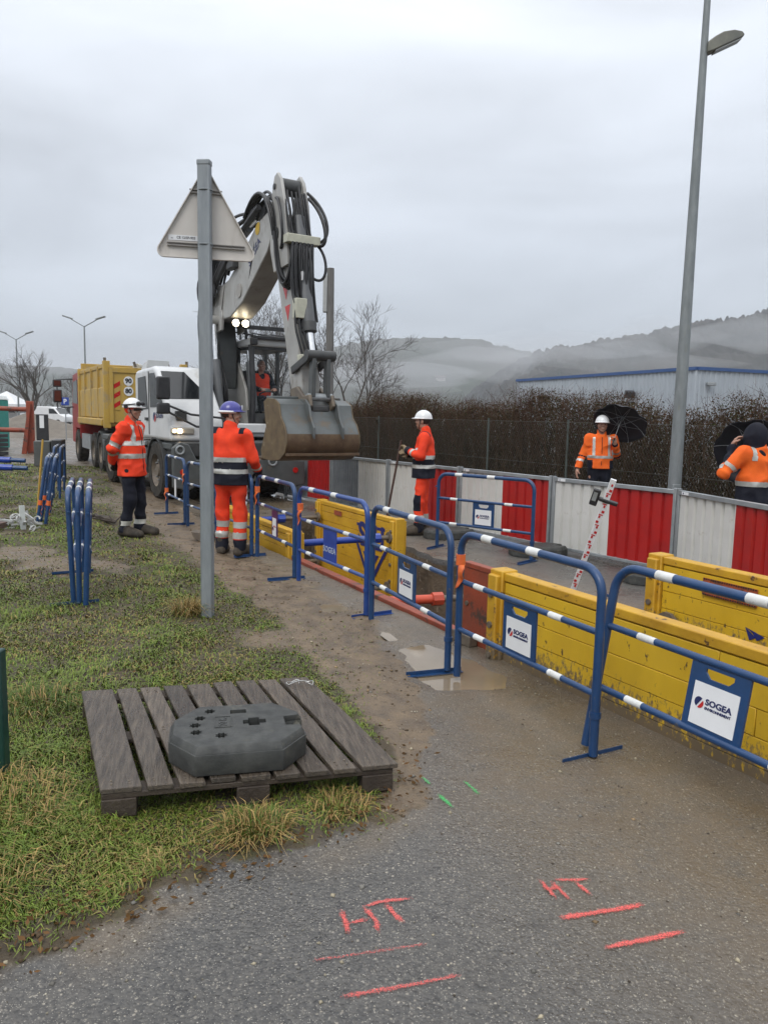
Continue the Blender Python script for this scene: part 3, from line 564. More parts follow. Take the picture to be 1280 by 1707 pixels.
# heavy recycled rubber feet
M_RUB = mat('recycled_rubber', (.030, .032, .031), .5, col2=(.058, .06, .056), scale=14, bump=.15, bscale=120, rough2=.75, dirt=(.12, .115, .09), dscale=6, dlo=.60, dhi=.72)
def rubber_foot(loc, rz, label, detail=False):
    t = T('rubber_foot', label, 'rubber foot', loc, rz, group='rubber barrier feet')
    A, B, h = (.305, .255, .125) if detail else (.36, .22, .125)
    oct_ = [(-A, -B*.35), (-A*.62, -B), (A*.62, -B), (A, -B*.42), (A, -B*.26), (A-.075, -B*.22), (A-.075, B*.22), (A, B*.26), (A, B*.42), (A*.62, B), (-A*.62, B), (-A, B*.35)]; NO = len(oct_)
    mb = MB(); mb.prism([(x*.97, y*.97) for x, y in oct_], 0, h-.02, 'xy'); 
    k = 8; b0 = [(x*.97, y*.97, h-.02) for x, y in oct_]; b1_ = [(x*.91, y*.88, h) for x, y in oct_]
    mb2 = MB(); mb2.prism(oct_, 0.0, h-.03, 'xy'); o = mb2.build('block', M_RUB, t, bevel=.006)
    mb = MB(); mb.add(b0[:0], []); V = [(x*.985, y*.985, h-.0301) for x, y in oct_]+[(x*.93, y*.90, h) for x, y in oct_]
    mb.add(V, [(i, (i+1) % NO, NO+(i+1) % NO, NO+i) for i in range(NO)]+[tuple(range(NO, 2*NO))]+[tuple(range(NO-1, -1, -1))]); top = mb.build('top_face', M_RUB, t, bevel=.003)
    # carrying handle: bar between two cheeks at one end
    MB().tube([(A-.03, -B*.3, h*.55), (A-.022, 0, h*.55), (A-.03, B*.3, h*.55)], .02, 8).build('handle', M_RUB, t)
    if detail:
        M_HOLE = mat('hole_shadow_rubber', (.012, .012, .012), .8)
        def star(cx, cy, r, n=8):
            mb = MB(); P_ = [(cx+r*(1 if i % 2 else .68)*math.cos(math.pi*i/n), cy+r*(1 if i % 2 else .68)*math.sin(math.pi*i/n)) for i in range(2*n)]
            return P_
        HOLES = [star(-.125, .165, .030), star(-.17, .085, .030), star(-.19, .005, .030), star(-.185, -.075, .030), star(-.075, -.125, .031)]
        cross = [(a*.05+.0, b*.05+.02) for a, b in [(-1, -.45), (-.5, -.45), (-.5, -.9), (.5, -.9), (.5, -.45), (1.1, -.45), (1.1, .45), (.5, .45), (.5, .9), (-.5, .9), (-.5, .45), (-1, .45)]]
        HOLES += [[(a+.075, b-.01) for a, b in cross], [(-.03, .12), (.045, .12), (.045, .165), (-.03, .165)]]
        # cut the sockets with a boolean, cutters are removed again
        for P_ in HOLES:
            cu = MB().prism(P_, h-.075, h+.05, 'xy').build('cut', M_RUB)
            HC.append(cu)
        bpy.context.view_layer.update()
        text('20 K', .05, mat('rubber_raised', (.045, .047, .046), .5), top, frame((-.065, .025, h+.0005), (0, 1, 0), (-1, 0, 0)), ext=.002, off=.001)
        fr = MB(); z = h+.0003
        for x0, x1, y0, y1 in ((-.105, -.1, -.04, .09), (-.03, -.025, -.04, .09), (-.1, -.03, -.04, -.035), (-.1, -.03, .085, .09)): fr.bx(x0, x1, y0, y1, z-.002, z+.003)
        fr.build('raised_frame', M_RUB, top)
    return t, o, top
HC = []
for p, rz, lb in (((.93, 10.85), -1.25, 'black rubber foot behind the worker holding a bar'), ((1.95, 9.58), -1.4, 'black rubber foot under the hoarding joint left of the levelling staff'), ((2.92, 8.1), -1.3, 'black rubber foot half hidden by the far yellow trench panel')): rubber_foot((p[0], p[1], .002), rz+math.pi/2, lb)

# ================================================================== PALLET WITH A LOOSE RUBBER FOOT
M_WOOD = mat('wet_dark_wood', (.042, .033, .025), .20, col2=(.115, .092, .069), scale=4, lo=.35, hi=.7, bump=.55, bscale=14, rough2=.55, stretch=(16, 1.3, 16), dirt=(.20, .15, .095), dscale=1.3, dlo=.60, dhi=.72)
def wood_vary(m):      # boards of one pallet differ in tone
    n, l = m.node_tree.nodes, m.node_tree.links; b = n['Principled BSDF']; src = b.inputs['Base Color'].links[0].from_socket; oi = n.new('ShaderNodeObjectInfo'); mr_ = n.new('ShaderNodeMapRange'); mr_.inputs[3].default_value = .7; mr_.inputs[4].default_value = 1.45; l.new(oi.outputs['Random'], mr_.inputs[0]); v = n.new('ShaderNodeVectorMath'); v.operation = 'SCALE'; l.new(src, v.inputs[0]); l.new(mr_.outputs[0], v.inputs['Scale']); l.new(v.outputs[0], b.inputs['Base Color'])
wood_vary(M_WOOD)
M_WOODB = mat('dark_wood_block', (.035, .025, .018), .7, col2=(.06, .045, .032), scale=9, bump=.4)
c4 = [Vector((-1.68, 4.13, 0)), Vector((-.42, 4.40, 0)), Vector((.07, 3.31, 0)), Vector((-1.12, 2.97, 0))]   # rear left, rear right, front right, front left
ctr = sum(c4, Vector())/4; ax = ((c4[1]-c4[0])+(c4[2]-c4[3])).normalized(); PAL_RZ = math.atan2(ax.y, ax.x)
PW = ((c4[1]-c4[0]).length+(c4[2]-c4[3]).length)/2; ay = Vector((-ax.y, ax.x, 0)); PD = abs(((c4[0]-c4[3])+(c4[1]-c4[2])).dot(ay))/2
sh = ((c4[0]-c4[3])+(c4[1]-c4[2])).dot(ax)/2   # the deck is a little racked
pal = T('wooden_pallet', 'dark wet wooden pallet lying on the grass at the road edge', 'pallet', (ctr.x, ctr.y, .0), PAL_RZ)
rd = random.Random(3); widths = [.165, .105, .105, .105, .125, .105, .105, .105, .165]; gap = (PW-sum(widths))/8; x = -PW/2
for i, w in enumerate(widths):
    l_ = PD/2+rd.uniform(-.012, .008); z0 = .126; dz = rd.uniform(-.002, .003); x0, x1 = x, x+w
    mb = MB(); k_ = sh/PD; yy = np.linspace(-l_, l_, 7); V = []
    for y in yy:
        wv = .0025*math.sin(y*3+i); V += [(x0+k_*y+wv, y, z0+dz), (x1+k_*y+wv, y, z0+dz+.001*math.sin(i*2.+y*4)), (x1+k_*y+wv, y, z0+dz+.024+.002*math.sin(i+y*5)), (x0+k_*y+wv, y, z0+dz+.024+.002*math.sin(i*1.7+y*4))]
    Fq = [(4*a+b, 4*a+(b+1) % 4, 4*a+4+(b+1) % 4, 4*a+4+b) for a in range(6) for b in range(4)]+[(3, 2, 1, 0), (24, 25, 26, 27)]
    mb.add(V, Fq); bo = mb.build('deck_board', M_WOOD, pal, bevel=.003, seg=1)
    bo.data.transform(Matrix.Translation((-(x0+x1)/2, 0, 0))); bo.location = ((x0+x1)/2, 0, 0)
    x += w+gap
mb = MB(); x = -PW/2
for i, w in enumerate(widths):
    for y in (-PD/2+.05, -PD/2+.075, -.012, .012, PD/2-.05, PD/2-.075):
        for fx in (.28, .72): mb.lathe([(.0045, 0), (.0045, .0035)], 7, (x+w*fx+sh/PD*y, y+random.uniform(-.01, .01), .1485))
    x += w+gap
tag(mb.build('nail_heads', M_RUST, pal), kind='stuff')
for y in (-PD/2+.06, 0, PD/2-.06):
    MB().bx(-PW/2+.01, PW/2-.01, y-.05, y+.05, .102, .1255).build('stringer_board', M_WOODB, pal, bevel=.003, loc=(sh/PD*y, 0, 0))
    for x in (-PW/2+.08, 0, PW/2-.08): MB().bx(x-.07, x+.07, y-.058, y+.058, .024, .1018).build('block', M_WOODB, pal, bevel=.004, loc=(sh/PD*y, 0, 0))
for x in (-PW/2+.08, 0, PW/2-.08): MB().bx(x-.05, x+.05, -PD/2+.005, PD/2-.005, .001, .0238).build('base_board', M_WOODB, pal, bevel=.003)
RF = Vector((-.655, 3.40, .154)); rt, ro, rtop = rubber_foot(RF, PAL_RZ-.02, 'grey rubber barrier foot with star shaped sockets lying on the wooden pallet', True)
for cu in HC: cu.location = RF; cu.rotation_euler = (0, 0, PAL_RZ-.02)
bpy.context.view_layer.update()
def apply_cut(ob, cuts):
    for cu in cuts:
        md = ob.modifiers.new('b', 'BOOLEAN'); md.object = cu; md.operation = 'DIFFERENCE'; md.solver = 'EXACT'
    dg = bpy.context.evaluated_depsgraph_get(); me = bpy.data.meshes.new_from_object(ob.evaluated_get(dg)); ob.modifiers.clear(); ob.data = me; finish(me, 30)
# close the top face shell so that it can be cut, then cut the block
apply_cut(ro, HC); apply_cut(rtop, HC)
for cu in HC: me = cu.data; bpy.data.objects.remove(cu); bpy.data.meshes.remove(me)
wz = .154; wr = T('wire_twist', 'twisted loop of pale wire lying at the rear corner of the pallet', 'wire', (-.53, 4.27, wz))
MB().tube([(.06*math.cos(t*1.3)*(1-.05*t)+.02*t, .03*math.sin(t*1.9), .008+.012*abs(math.sin(t*2.3))) for t in np.linspace(0, 7, 40)], .003, 6).build('wire', mat('zinc_wire', (.5, .5, .48), .35, .6), wr)

# ================================================================== SPRAYED MARKS ON THE ROAD
def spray_mat(name, col):
    m = bpy.data.materials.new(name); m.use_nodes = True; n, l = m.node_tree.nodes, m.node_tree.links; b = n['Principled BSDF']; b.inputs['Base Color'].default_value = (*col, 1); b.inputs['Roughness'].default_value = .55
    t = n.new('ShaderNodeTexCoord'); q = n.new('ShaderNodeTexNoise'); q.inputs['Scale'].default_value = 150; q.inputs['Detail'].default_value = 5; q.inputs['Roughness'].default_value = .7; l.new(t.outputs['Object'], q.inputs['Vector'])
    at = n.new('ShaderNodeAttribute'); at.attribute_name = 'Edge'; ad = n.new('ShaderNodeMath'); ad.operation = 'ADD'; l.new(q.outputs[0], ad.inputs[0]); l.new(at.outputs['Fac'], ad.inputs[1])
    r = n.new('ShaderNodeMapRange'); r.inputs[1].default_value = .76; r.inputs[2].default_value = 1.04; l.new(ad.outputs[0], r.inputs[0]); l.new(r.outputs[0], b.inputs['Alpha']); return m
M_SPR = spray_mat('pink_red_spray', (.72, .115, .10)); M_SPG = spray_mat('green_spray', (.06, .45, .12))
def spray(name, label, strokes, m, strength=1.):
    V = []; F = []; E = []
    for pts, w in strokes:
        pts = [Vector((*p, 0)) for p in pts]; seg = []
        for a, b in zip(pts[:-1], pts[1:]):
            k = max(2, int((b-a).length/.015)); seg += [a.lerp(b, i/k) for i in range(k)]
        seg.append(pts[-1]); n_ = len(seg); o = len(V)
        for i, p in enumerate(seg):
            d = (seg[min(i+1, n_-1)]-seg[max(i-1, 0)]).normalized(); a = Vector((-d.y, d.x, 0)); p = p+a*random.uniform(-.002, .002); e = min(1, min(i, n_-1-i)/2.); ww = w*random.uniform(.75, 1.3)
            for j, f in enumerate((-1.5, -.4, .4, 1.5)):
                q = p+a*ww*f; V.append((q.x, q.y, 0)); E.append((.44 if j in (1, 2) else .10)*strength*(.55+.45*e))
        F += [(o+4*i+j, o+4*i+j+1, o+4*i+5+j, o+4*i+4+j) for i in range(n_-1) for j in range(3)]
    V = np.array(V); V[:, 2] = hgt(V[:, :2])+.0045; c = V.mean(0); V = V-c; E = np.array(E)
    o = np_mesh(name, V, F, m, col={'Edge': np.column_stack([E, E, E])}, loc=c); return tag(o, label, 'paint mark', 'sprayed marks on the tarmac')
spray('spray_mark', 'pink sprayed letters HT nearest the pallet', [([(-.12, 2.47), (-.085, 2.34)], .011), ([(-.10, 2.395), (-.02, 2.425)], .010), ([(-.045, 2.49), (.0, 2.42), (.012, 2.35)], .011), ([(-.045, 2.485), (.01, 2.515), (.13, 2.54)], .009), ([(.03, 2.51), (.06, 2.46), (.095, 2.40)], .012)], M_SPR)
spray('spray_mark', 'smaller pink sprayed letters HT farther to the right', [([(.605, 2.67), (.645, 2.55)], .009), ([(.612, 2.605), (.684, 2.625)], .012), ([(.645, 2.66), (.695, 2.545)], .009), ([(.66, 2.665), (.80, 2.675)], .009), ([(.735, 2.665), (.775, 2.575)], .010)], M_SPR)
spray('spray_mark', 'faint pink sprayed line just below the larger letters', [([(-.2, 2.21), (.18, 2.305)], .008)], M_SPR, .72)
spray('spray_mark', 'pink sprayed line lowest in the photo', [([(-.1, 2.06), (.1, 2.115), (.27, 2.165)], .010)], M_SPR, .88)
spray('spray_mark', 'thick pink sprayed line under the smaller letters', [([(.63, 2.445), (.8, 2.49), (.95, 2.535)], .013)], M_SPR, 1.05)
spray('spray_mark', 'thick pink sprayed line at the lower right', [([(.74, 2.30), (.9, 2.345), (1.04, 2.39)], .012)], M_SPR, 1.05)
spray('spray_mark', 'green sprayed dash closest to the pallet corner', [([(.2, 3.47), (.25, 3.38)], .009)], M_SPG, .9)
spray('spray_mark', 'strongest of the three green sprayed dashes', [([(.27, 3.3), (.33, 3.18)], .012)], M_SPG, 1.0)
spray('spray_mark', 'faint green sprayed dash farthest right of the pallet', [([(.4, 3.44), (.46, 3.3)], .010)], M_SPG, .9)

# ================================================================== ROAD SIGN SEEN FROM BEHIND
M_POLE = mat('weathered_galvanised_pole', (.26, .285, .30), .5, .25, col2=(.20, .22, .235), scale=6, stretch=(3, 3, .6), rough2=.65)
M_SIGNB = mat('sign_back_grey', (.60, .57, .53), .5, .0, col2=(.53, .50, .46), scale=3, stretch=(2, 2, .5), dirt=(.42, .385, .34), dscale=4, dlo=.6, dhi=.75)
sg = T('road_sign', 'back of a triangular road sign on a tall grey steel post', 'road sign', (-1.45, 6.25, 0), R_(-6))
MB().bx(-.05, .05, -.035, .035, -.1, 3.63).build('post', M_POLE, sg, bevel=.012, seg=3); MB().bx(-.053, .053, -.038, .038, 3.60, 3.645).build('post_cap', M_POLE, sg, bevel=.01)
PLM = Matrix.Rotation(R_(18), 3, 'Z')
def rtri(side, rad, n=8):
    h = side*.866; C3 = [(-side/2+rad*1.732, rad), (side/2-rad*1.732, rad), (0, h-2*rad)]; out = []
    for (cx, cz), a0 in zip(C3, (150, 270, 30)):
        out += [(cx+rad*math.cos(R_(a0+120*i/n)), cz+rad*math.sin(R_(a0+120*i/n))) for i in range(n+1)]
    return out
tri = rtri(.83, .052); tri2 = rtri(.775, .042); ZB = 2.91
def tri_obj(name, poly, y0, y1, m, dz=0., parent=sg, bevel=0.):
    mb = MB().prism(poly, y0, y1); o = mb.build(name, m, parent, bevel); o.location = (-.01, .06, ZB+dz); o.rotation_euler = (0, 0, R_(18)); return o
pl_ = tri_obj('sign_panel', tri, .008, .011, M_SIGNB)
mb = MB(); k = len(tri); V = [(x, .008, z) for x, z in tri]+[(x*.97, .008, .231+(z-.231)*.97) for x, z in tri]+[(x, -.018, z) for x, z in tri]+[(x*.97, -.018, .231+(z-.231)*.97) for x, z in tri]
mb.add(V, [(i, (i+1) % k, k+(i+1) % k, k+i) for i in range(0)]+[(2*k+i, 2*k+(i+1) % k, 3*k+(i+1) % k, 3*k+i) for i in range(k)]+[(i, (i+1) % k, 2*k+(i+1) % k, 2*k+i) for i in range(k)]+[(k+i, k+(i+1) % k, 3*k+(i+1) % k, 3*k+i) for i in range(k)])
rim = mb.build('folded_rim', M_SIGNB, sg); rim.location = (-.01, .06, ZB); rim.rotation_euler = (0, 0, R_(18))
M_RAIL = mat('clamp_rail', (.3, .28, .26), .5, .2)
for zz, hw in ((.09, .30), (.50, .125)):
    mb = MB(); mb.bx(-hw, hw, -.012, .0078, zz, zz+.006); mb.bx(-hw, hw, -.012, .0078, zz+.02, zz+.026)
    r1 = MB().bx(-hw, hw, -.012, .0078, zz, zz+.007).build('clamp_rail', M_RAIL, sg, loc=(-.01, .06, ZB), rot=(0, 0, R_(18))); MB().bx(-hw, hw, -.012, .0078, zz+.022, zz+.029).build('clamp_rail', M_RAIL, sg, loc=(-.01, .06, ZB), rot=(0, 0, R_(18)))
    cl = MB().tube([(.056*math.cos(a), .042*math.sin(a), zz+.012+ZB) for a in np.linspace(0, 2*math.pi, 25)], .006, 6).build('pole_clamp', M_POLE, sg); MB().bx(-.05, .05, .03, .05, ZB+zz+.002, ZB+zz+.026).build('clamp_block', M_POLE, sg)
dc = MB().bx(-.29, -.065, .004, .0072, .135, .175).build('decal', M_DEC, sg, loc=(-.01, .06, ZB), rot=(0, 0, R_(18)))
ft = Matrix.Translation((-.01, .06, ZB)) @ Matrix.Rotation(R_(18), 4, 'Z') @ frame((-.155, .0035, .156), (1, 0, 0), (0, 0, 1)); text('CE 12/SP-903', .026, mat('grey_ink', (.12, .12, .13), .5), sg, ft, off=.0006)
ft = Matrix.Translation((-.01, .06, ZB)) @ Matrix.Rotation(R_(18), 4, 'Z') @ frame((-.262, .0035, .152), (1, 0, 0), (0, 0, 1)); text('ac', .02, mat('grey_ink', (.12, .12, .13), .5), sg, ft)

# ================================================================== TALL LAMP POST
M_LPOST = mat('galvanised_lamp_post', (.25, .275, .28), .55, .2, col2=(.18, .2, .205), scale=7, stretch=(2, 2, .5), dirt=(.2, .2, .15), dscale=2.5, dlo=.58, dhi=.7)
lp = T('lamp_post', 'tall tapered grey lamp post behind the hoarding', 'lamp post', (3.56, 9.42, 0))
MB().tube([(0, 0, z) for z in (0, 1.2, 3, 5, 6.5, 9)], [.085, .078, .066, .05, .037, .025], 14).build('mast', M_LPOST, lp, ang=60)
mb = MB(); mb.prism([(.02, 5.90), (.08, 5.92), (.41, 6.075), (.43, 6.10), (.40, 6.135), (.31, 6.15), (.19, 6.13), (.10, 6.08), (.02, 6.02)], -.07, .07); mb.build('lamp_head', mat('lamp_housing', (.10, .105, .10), .5, .2, col2=(.2, .2, .165), scale=4), lp, bevel=.012)
mb = MB(); mb.prism([(.11, 5.915), (.40, 6.053), (.395, 6.068), (.105, 5.93)], -.06, .06); mb.build('lamp_glass', mat('lamp_glass', (.4, .42, .42), .15), lp, bevel=.006)
MB().bx(-.05, .05, -.088, -.05, .55, .95).build('access_door', M_LPOST, lp, bevel=.006)

# ================================================================== CHAIN LINK FENCE AND BARE HEDGE
HA, HB = Vector((7.2, 7.6, 0)), Vector((-2.6, 25.4, 0)); HD = (HB-HA).normalized(); HNv = Vector((HD.y, -HD.x, 0)); HL = (HB-HA).length   # HNv points away from the camera side
if HNv.x < 0: HNv = -HNv
cf = T('chain_link_fence', 'wire chain link fence in front of the bare hedge', 'fence', HA)
M_WIRE = mat('galvanised_wire', (.13, .135, .12), .6, .2)
hh = 1.66; sp = .065; A_ = []; B_ = []; sl = .62
for k in np.arange(-hh*sl, HL, sp):
    for d_ in (1, -1):
        u0, u1, z0, z1 = (k, k+hh*sl, .05, hh) if d_ > 0 else (k+hh*sl, k, .05, hh)
        if min(u0, u1) < 0 or max(u0, u1) > HL: continue
        A_.append(HD*u0+Vector((0, 0, z0))+HNv*(.003*d_)); B_.append(HD*u1+Vector((0, 0, z1))+HNv*(.003*d_))
V, F = tubes_np([tuple(a) for a in A_], [tuple(b) for b in B_], .0014, .0014); tag(np_mesh('wire_mesh', V, F, M_WIRE, cf, smooth=False), kind='stuff')
for zz in (.06, .85, hh): MB().tube([HD*0+Vector((0, 0, zz)), HD*HL+Vector((0, 0, zz))], .003, 5).build('strand', M_WIRE, cf)
for k in np.arange(.4, HL, 2.5): MB().tube([HD*k+HNv*.04, HD*k+HNv*.04+Vector((0, 0, hh+.05))], .022, 8).build('post', mat('green_grey_post', (.09, .11, .10), .6), cf)
hd = T('hedge', 'tall bare winter hedge with reddish tips behind the wire fence', 'hedge', HA)
r = np.random.default_rng(5); A_ = []; B_ = []; RA = []; RB = []; CC = []
def top_h(w): return 2.12+.16*np.sin(w*.9)+.1*np.sin(w*2.7+1)-.06*np.sin(w*.33)+(.12 if w < 5 else 0)
hdv = np.array(HD); hnv = np.array(HNv)
def addseg(a, b, ra, rb, c): A_.append(a); B_.append(b); RA.append(ra); RB.append(rb); CC.append(c)
for i in range(2600):
    w = r.uniform(0, HL); dp = r.uniform(.12, 1.15); th = top_h(w)*r.uniform(.75, 1.05); p = hdv*w+hnv*dp; d = np.array([0, 0, 1.])+hdv*r.normal(0, .16)+hnv*r.normal(0, .10); rad = r.uniform(.004, .0105); c = np.array([.080, .060, .036])*r.uniform(.5, 1.4); nseg = 5
    for k in range(nseg):
        q = p+d*th/nseg; r2 = rad*(1-.15*k); tip = min(1, q[2]/2.1); cc = c*(1-.5*tip)+np.array([.085, .034, .028])*.5*tip
        addseg(p, q, r2, r2*.86, cc)
        for _ in range(r.integers(2, 5)):
            t = r.uniform(0, 1); a = p+(q-p)*t; dr = np.array([0, 0, r.uniform(.5, 1.2)])+hdv*r.normal(0, .75)+hnv*r.normal(0, .55); dr /= np.linalg.norm(dr); ln = r.uniform(.14, .42); b = a+dr*ln
            if b[2] > top_h(w)+.12: b[2] = top_h(w)+r.uniform(-.08, .12)
            addseg(a, b, r2*.5, r2*.28, cc*r.uniform(.8, 1.3)); 
            if r.random() < .6:
                dr2 = dr+hdv*r.normal(0, .6)+np.array([0, 0, .3]); dr2 /= np.linalg.norm(dr2); m_ = a+(b-a)*r.uniform(.3, .8); addseg(m_, m_+dr2*ln*.5, r2*.35, .0014, cc*1.1)
        p = q; d = d+hdv*r.normal(0, .14)+hnv*r.normal(0, .08)
V, F = tubes_np(A_, B_, np.array(RA), np.array(RB)); cv = np.repeat(np.array(CC), 6, axis=0)
M_ATT = attr_mat('bark_and_leaf', rough=.85, spec=.06)
tag(np_mesh('branches', V, F, M_ATT, hd, col=cv, smooth=False), kind='stuff')
def leaves(n, pos, size, cols, rr):
    P = pos; a = rr.normal(size=(n, 3)); a /= np.linalg.norm(a, axis=1, keepdims=True); b = np.cross(a, rr.normal(size=(n, 3))); b /= np.linalg.norm(b, axis=1, keepdims=True); s = size[:, None]
    V = np.stack([P-a*s, P+b*s*.5, P+a*s, P-b*s*.5], 1).reshape(-1, 3); return V, np.arange(4*n).reshape(-1, 4), np.repeat(cols, 4, axis=0)
n = 110000; w = r.uniform(0, HL, n); zt = np.array([top_h(x) for x in w]); z = zt*np.power(r.uniform(0.02, 1, n), .62)+r.normal(0, .03, n); P = hdv*w[:, None]+hnv*r.uniform(.15, 1.2, n)[:, None]; P[:, 2] = z
red = np.clip((z/zt-.6)/.3, 0, 1)[:, None]*r.random((n, 1)); red *= .6; cols = (1-red)*np.array([.056, .048, .022])+red*np.array([.12, .046, .036]); cols *= r.uniform(.5, 1.5, (n, 1)); grn = (r.random(n) < .1); cols[grn] = np.array([.05, .07, .02])
V, F, c = leaves(n, P, r.uniform(.009, .024, n), cols, r); tag(np_mesh('leaves', V, F, M_ATT, hd, col=c, smooth=False), kind='stuff')
n = 52000; w = r.uniform(0, HL, n); zt = np.array([top_h(x) for x in w]); P = hdv*w[:, None]+hnv*r.uniform(.45, 1.15, n)[:, None]; P[:, 2] = zt*r.uniform(.0, .93, n); V, F, c = leaves(n, P, r.uniform(.02, .045, n), np.array([.050, .042, .024])*r.uniform(.5, 1.5, (n, 1)), r); tag(np_mesh('inner_leaves', V, F, M_ATT, hd, col=c, smooth=False), kind='stuff')

# ================================================================== BARE TREES
def bare_tree(loc, h, spread, seed, label, group=None, r0=None, col=(.066, .057, .05), lv=5, name='bare_tree', lean=(0, 0)):
    rr = np.random.default_rng(seed); segs = [[], []]; r0 = r0 or h*.0115
    def grow_(p, d, ln, rad, lev):
        n_ = 3 if lev < 3 else 2
        for k in range(n_):
            d2 = d+rr.normal(0, .13, 3); d2[2] += .05; d2 /= np.linalg.norm(d2); q = p+d2*ln/n_; rb = rad*(1-.22*(k+1)/n_); segs[0 if lev < 2 else 1].append((p, q, rad*(1-.22*k/n_), rb)); p, d = q, d2
        if lev >= lv: return
        nb = rr.integers(3, 5) if lev else rr.integers(4, 7)
        for b in range(nb):
            ax = np.cross(d, rr.normal(size=3)); ax /= np.linalg.norm(ax); an = rr.uniform(.3, .85)*spread; d3 = d*math.cos(an)+ax*math.sin(an); d3[2] += .12; d3 /= np.linalg.norm(d3)
            grow_(p-d*ln*rr.uniform(0, .45)*(1 if b else 0), d3, ln*rr.uniform(.58, .82), rad*rr.uniform(.42, .6), lev+1)
    grow_(np.array([0., 0, -.1]), np.array([lean[0], lean[1], 1.]), h*.27, r0, 0)
    t = T(name, label, 'tree', loc, group=group); m = mat('winter_bark', col, .85, col2=tuple(c*1.5 for c in col), scale=8)
    for nm, sg_ in zip(('trunk', 'crown'), segs):
        if not sg_: continue
        a, b, ra, rb = zip(*sg_); V, F = tubes_np(a, b, np.maximum(ra, h*.00055), np.maximum(rb, h*.00045), 5 if nm == 'trunk' else 3); np_mesh(nm, V, F, m, t, smooth=nm == 'trunk')
    return t
bare_tree((-1.55, 26.5, 0), 6.7, 1.0, 3, 'bare tree behind the excavator bucket arm and the pale pole', lv=6, lean=(.12, 0))
bare_tree((-3.3, 27.5, 0), 7.4, .95, 8, 'bare tree rising behind the excavator cab', lv=6, lean=(-.05, 0))
bare_tree((3.2, 31, 0), 3.9, .8, 12, 'small bare tree poking above the hedge behind the worker holding a bar', lv=4, r0=.04)
bare_tree((-28.2, 60.5, 0), 8.6, 1.0, 21, 'round bare tree at the left edge behind the white tent', lv=5, r0=.2)
bare_tree((-30.5, 78, 0), 8.8, 1.05, 23, 'bare tree with a dense crown left of the yellow tipper', lv=5)
FT = ['leafless tree just left of the tipper headboard', 'leafless tree above the middle of the tipper body', 'leafless tree above the tipper tailgate', 'leafless tree above the white driving cab, left one', 'leafless tree above the white driving cab, right one', 'leafless tree behind the tent at the left edge', 'leafless tree behind the parked vans', 'leafless tree behind the white panel van', 'leafless tree between tent and round bare tree', 'leafless tree beside the tipper mirrors', 'leafless tree behind the sign post', 'leafless tree beyond the left edge of the tent']
for i, (px, Y, h) in enumerate(((165, 95, 7.5), (192, 80, 7.5), (215, 95, 7.6), (285, 85, 6.3), (300, 90, 6), (5, 100, 8), (70, 100, 7), (92, 95, 6), (25, 105, 7), (110, 100, 6.5), (330, 85, 6), (-20, 95, 8))):
    bare_tree(((px-640)/1280*Y, Y, 0), h, 1.0, 50+i, FT[i], 'distant row of winter trees', lv=4, col=(.06, .052, .047))
def conifer(loc, h, label):
    t = T('spruce_tree', label, 'tree', loc); MB().tube([(0, 0, 0), (0, 0, h*.95)], [h*.03, .01], 7).build('trunk', mat('winter_bark', (.05, .043, .037), .85), t)
    rr = np.random.default_rng(2); n = 2600; u = rr.random(n)**.7; ang = rr.uniform(0, 6.28, n); z = h*(1-u*.92); R = u*h*.26*(.35+.65*np.sqrt(rr.random(n)))*(1+.2*np.sin(z*9)); P = np.column_stack([R*np.cos(ang), R*np.sin(ang), z-.15*R]); V, F, c = leaves(n, P, rr.uniform(.05, .16, n)*h/5, np.array([.018, .032, .022])*rr.uniform(.5, 1.4, (n, 1)), rr); tag(np_mesh('crown', V, F, M_ATT, t, col=c, smooth=False), kind='stuff')
conifer((1.4, 42, 0), 2.85, 'dark pointed conifer just left of the white helmet above the hedge')

# ================================================================== WORKSHOP
M_CLAD = mat('pale_steel_cladding', (.40, .44, .48), .5, .1, col2=(.35, .39, .43), scale=.8, stretch=(1, 1, .3)); M_BTRIM = mat('blue_roof_trim', (.03, .085, .24), .5)
ws = T('workshop', 'pale corrugated steel workshop with blue roof trim beyond the hedge', 'building', (24.2, 61, 0))
c0, cL, cR = Vector((0, 0, 0)), Vector((-9.8, 25, 0)), Vector((17, 6.7, 0)); EH = 5.95
def clad_wall(a, b, name):
    d = (b-a); n_ = int(d.length/.5); nrm = Vector((d.y, -d.x, 0)).normalized(); nrm = nrm if nrm.dot(Vector((-24, -61, 0))) > 0 else -nrm; P_ = []
    for i in range(n_):
        for f, o in ((0, 0), (.55, 0), (.65, .07), (.9, .07)): P_.append(a+d*((i+f)/n_)+nrm*o)
    P_.append(b); k = len(P_); mb = MB(); mb.add(P_+[p+Vector((0, 0, EH-.12)) for p in P_], [(i, i+1, k+i+1, k+i) for i in range(k-1)]); mb.build(name, M_CLAD, ws, ang=20); return nrm
nl = clad_wall(cL, c0, 'wall'); nr = clad_wall(c0, cR, 'wall')
cB = cL+cR; mb = MB(); mb.add([p+Vector((0, 0, z)) for p in (cL, cB, cR) for z in (0, EH-.15)], [(0, 2, 3, 1), (2, 4, 5, 3)]); mb.build('rear_wall', M_CLAD, ws)
mb = MB(); mb.add([p+Vector((0, 0, EH-.2)) for p in (c0, cR, cB, cL)], [(0, 1, 2, 3)]); mb.build('roof', M_CLAD, ws)
for a, b, nr_ in ((cL, c0, nl), (c0, cR, nr)): MB().bar(a+nr_*.1+Vector((0, 0, EH-.02)), b+nr_*.1+Vector((0, 0, EH-.02)), .2, .26).build('roof_trim', M_BTRIM, ws)
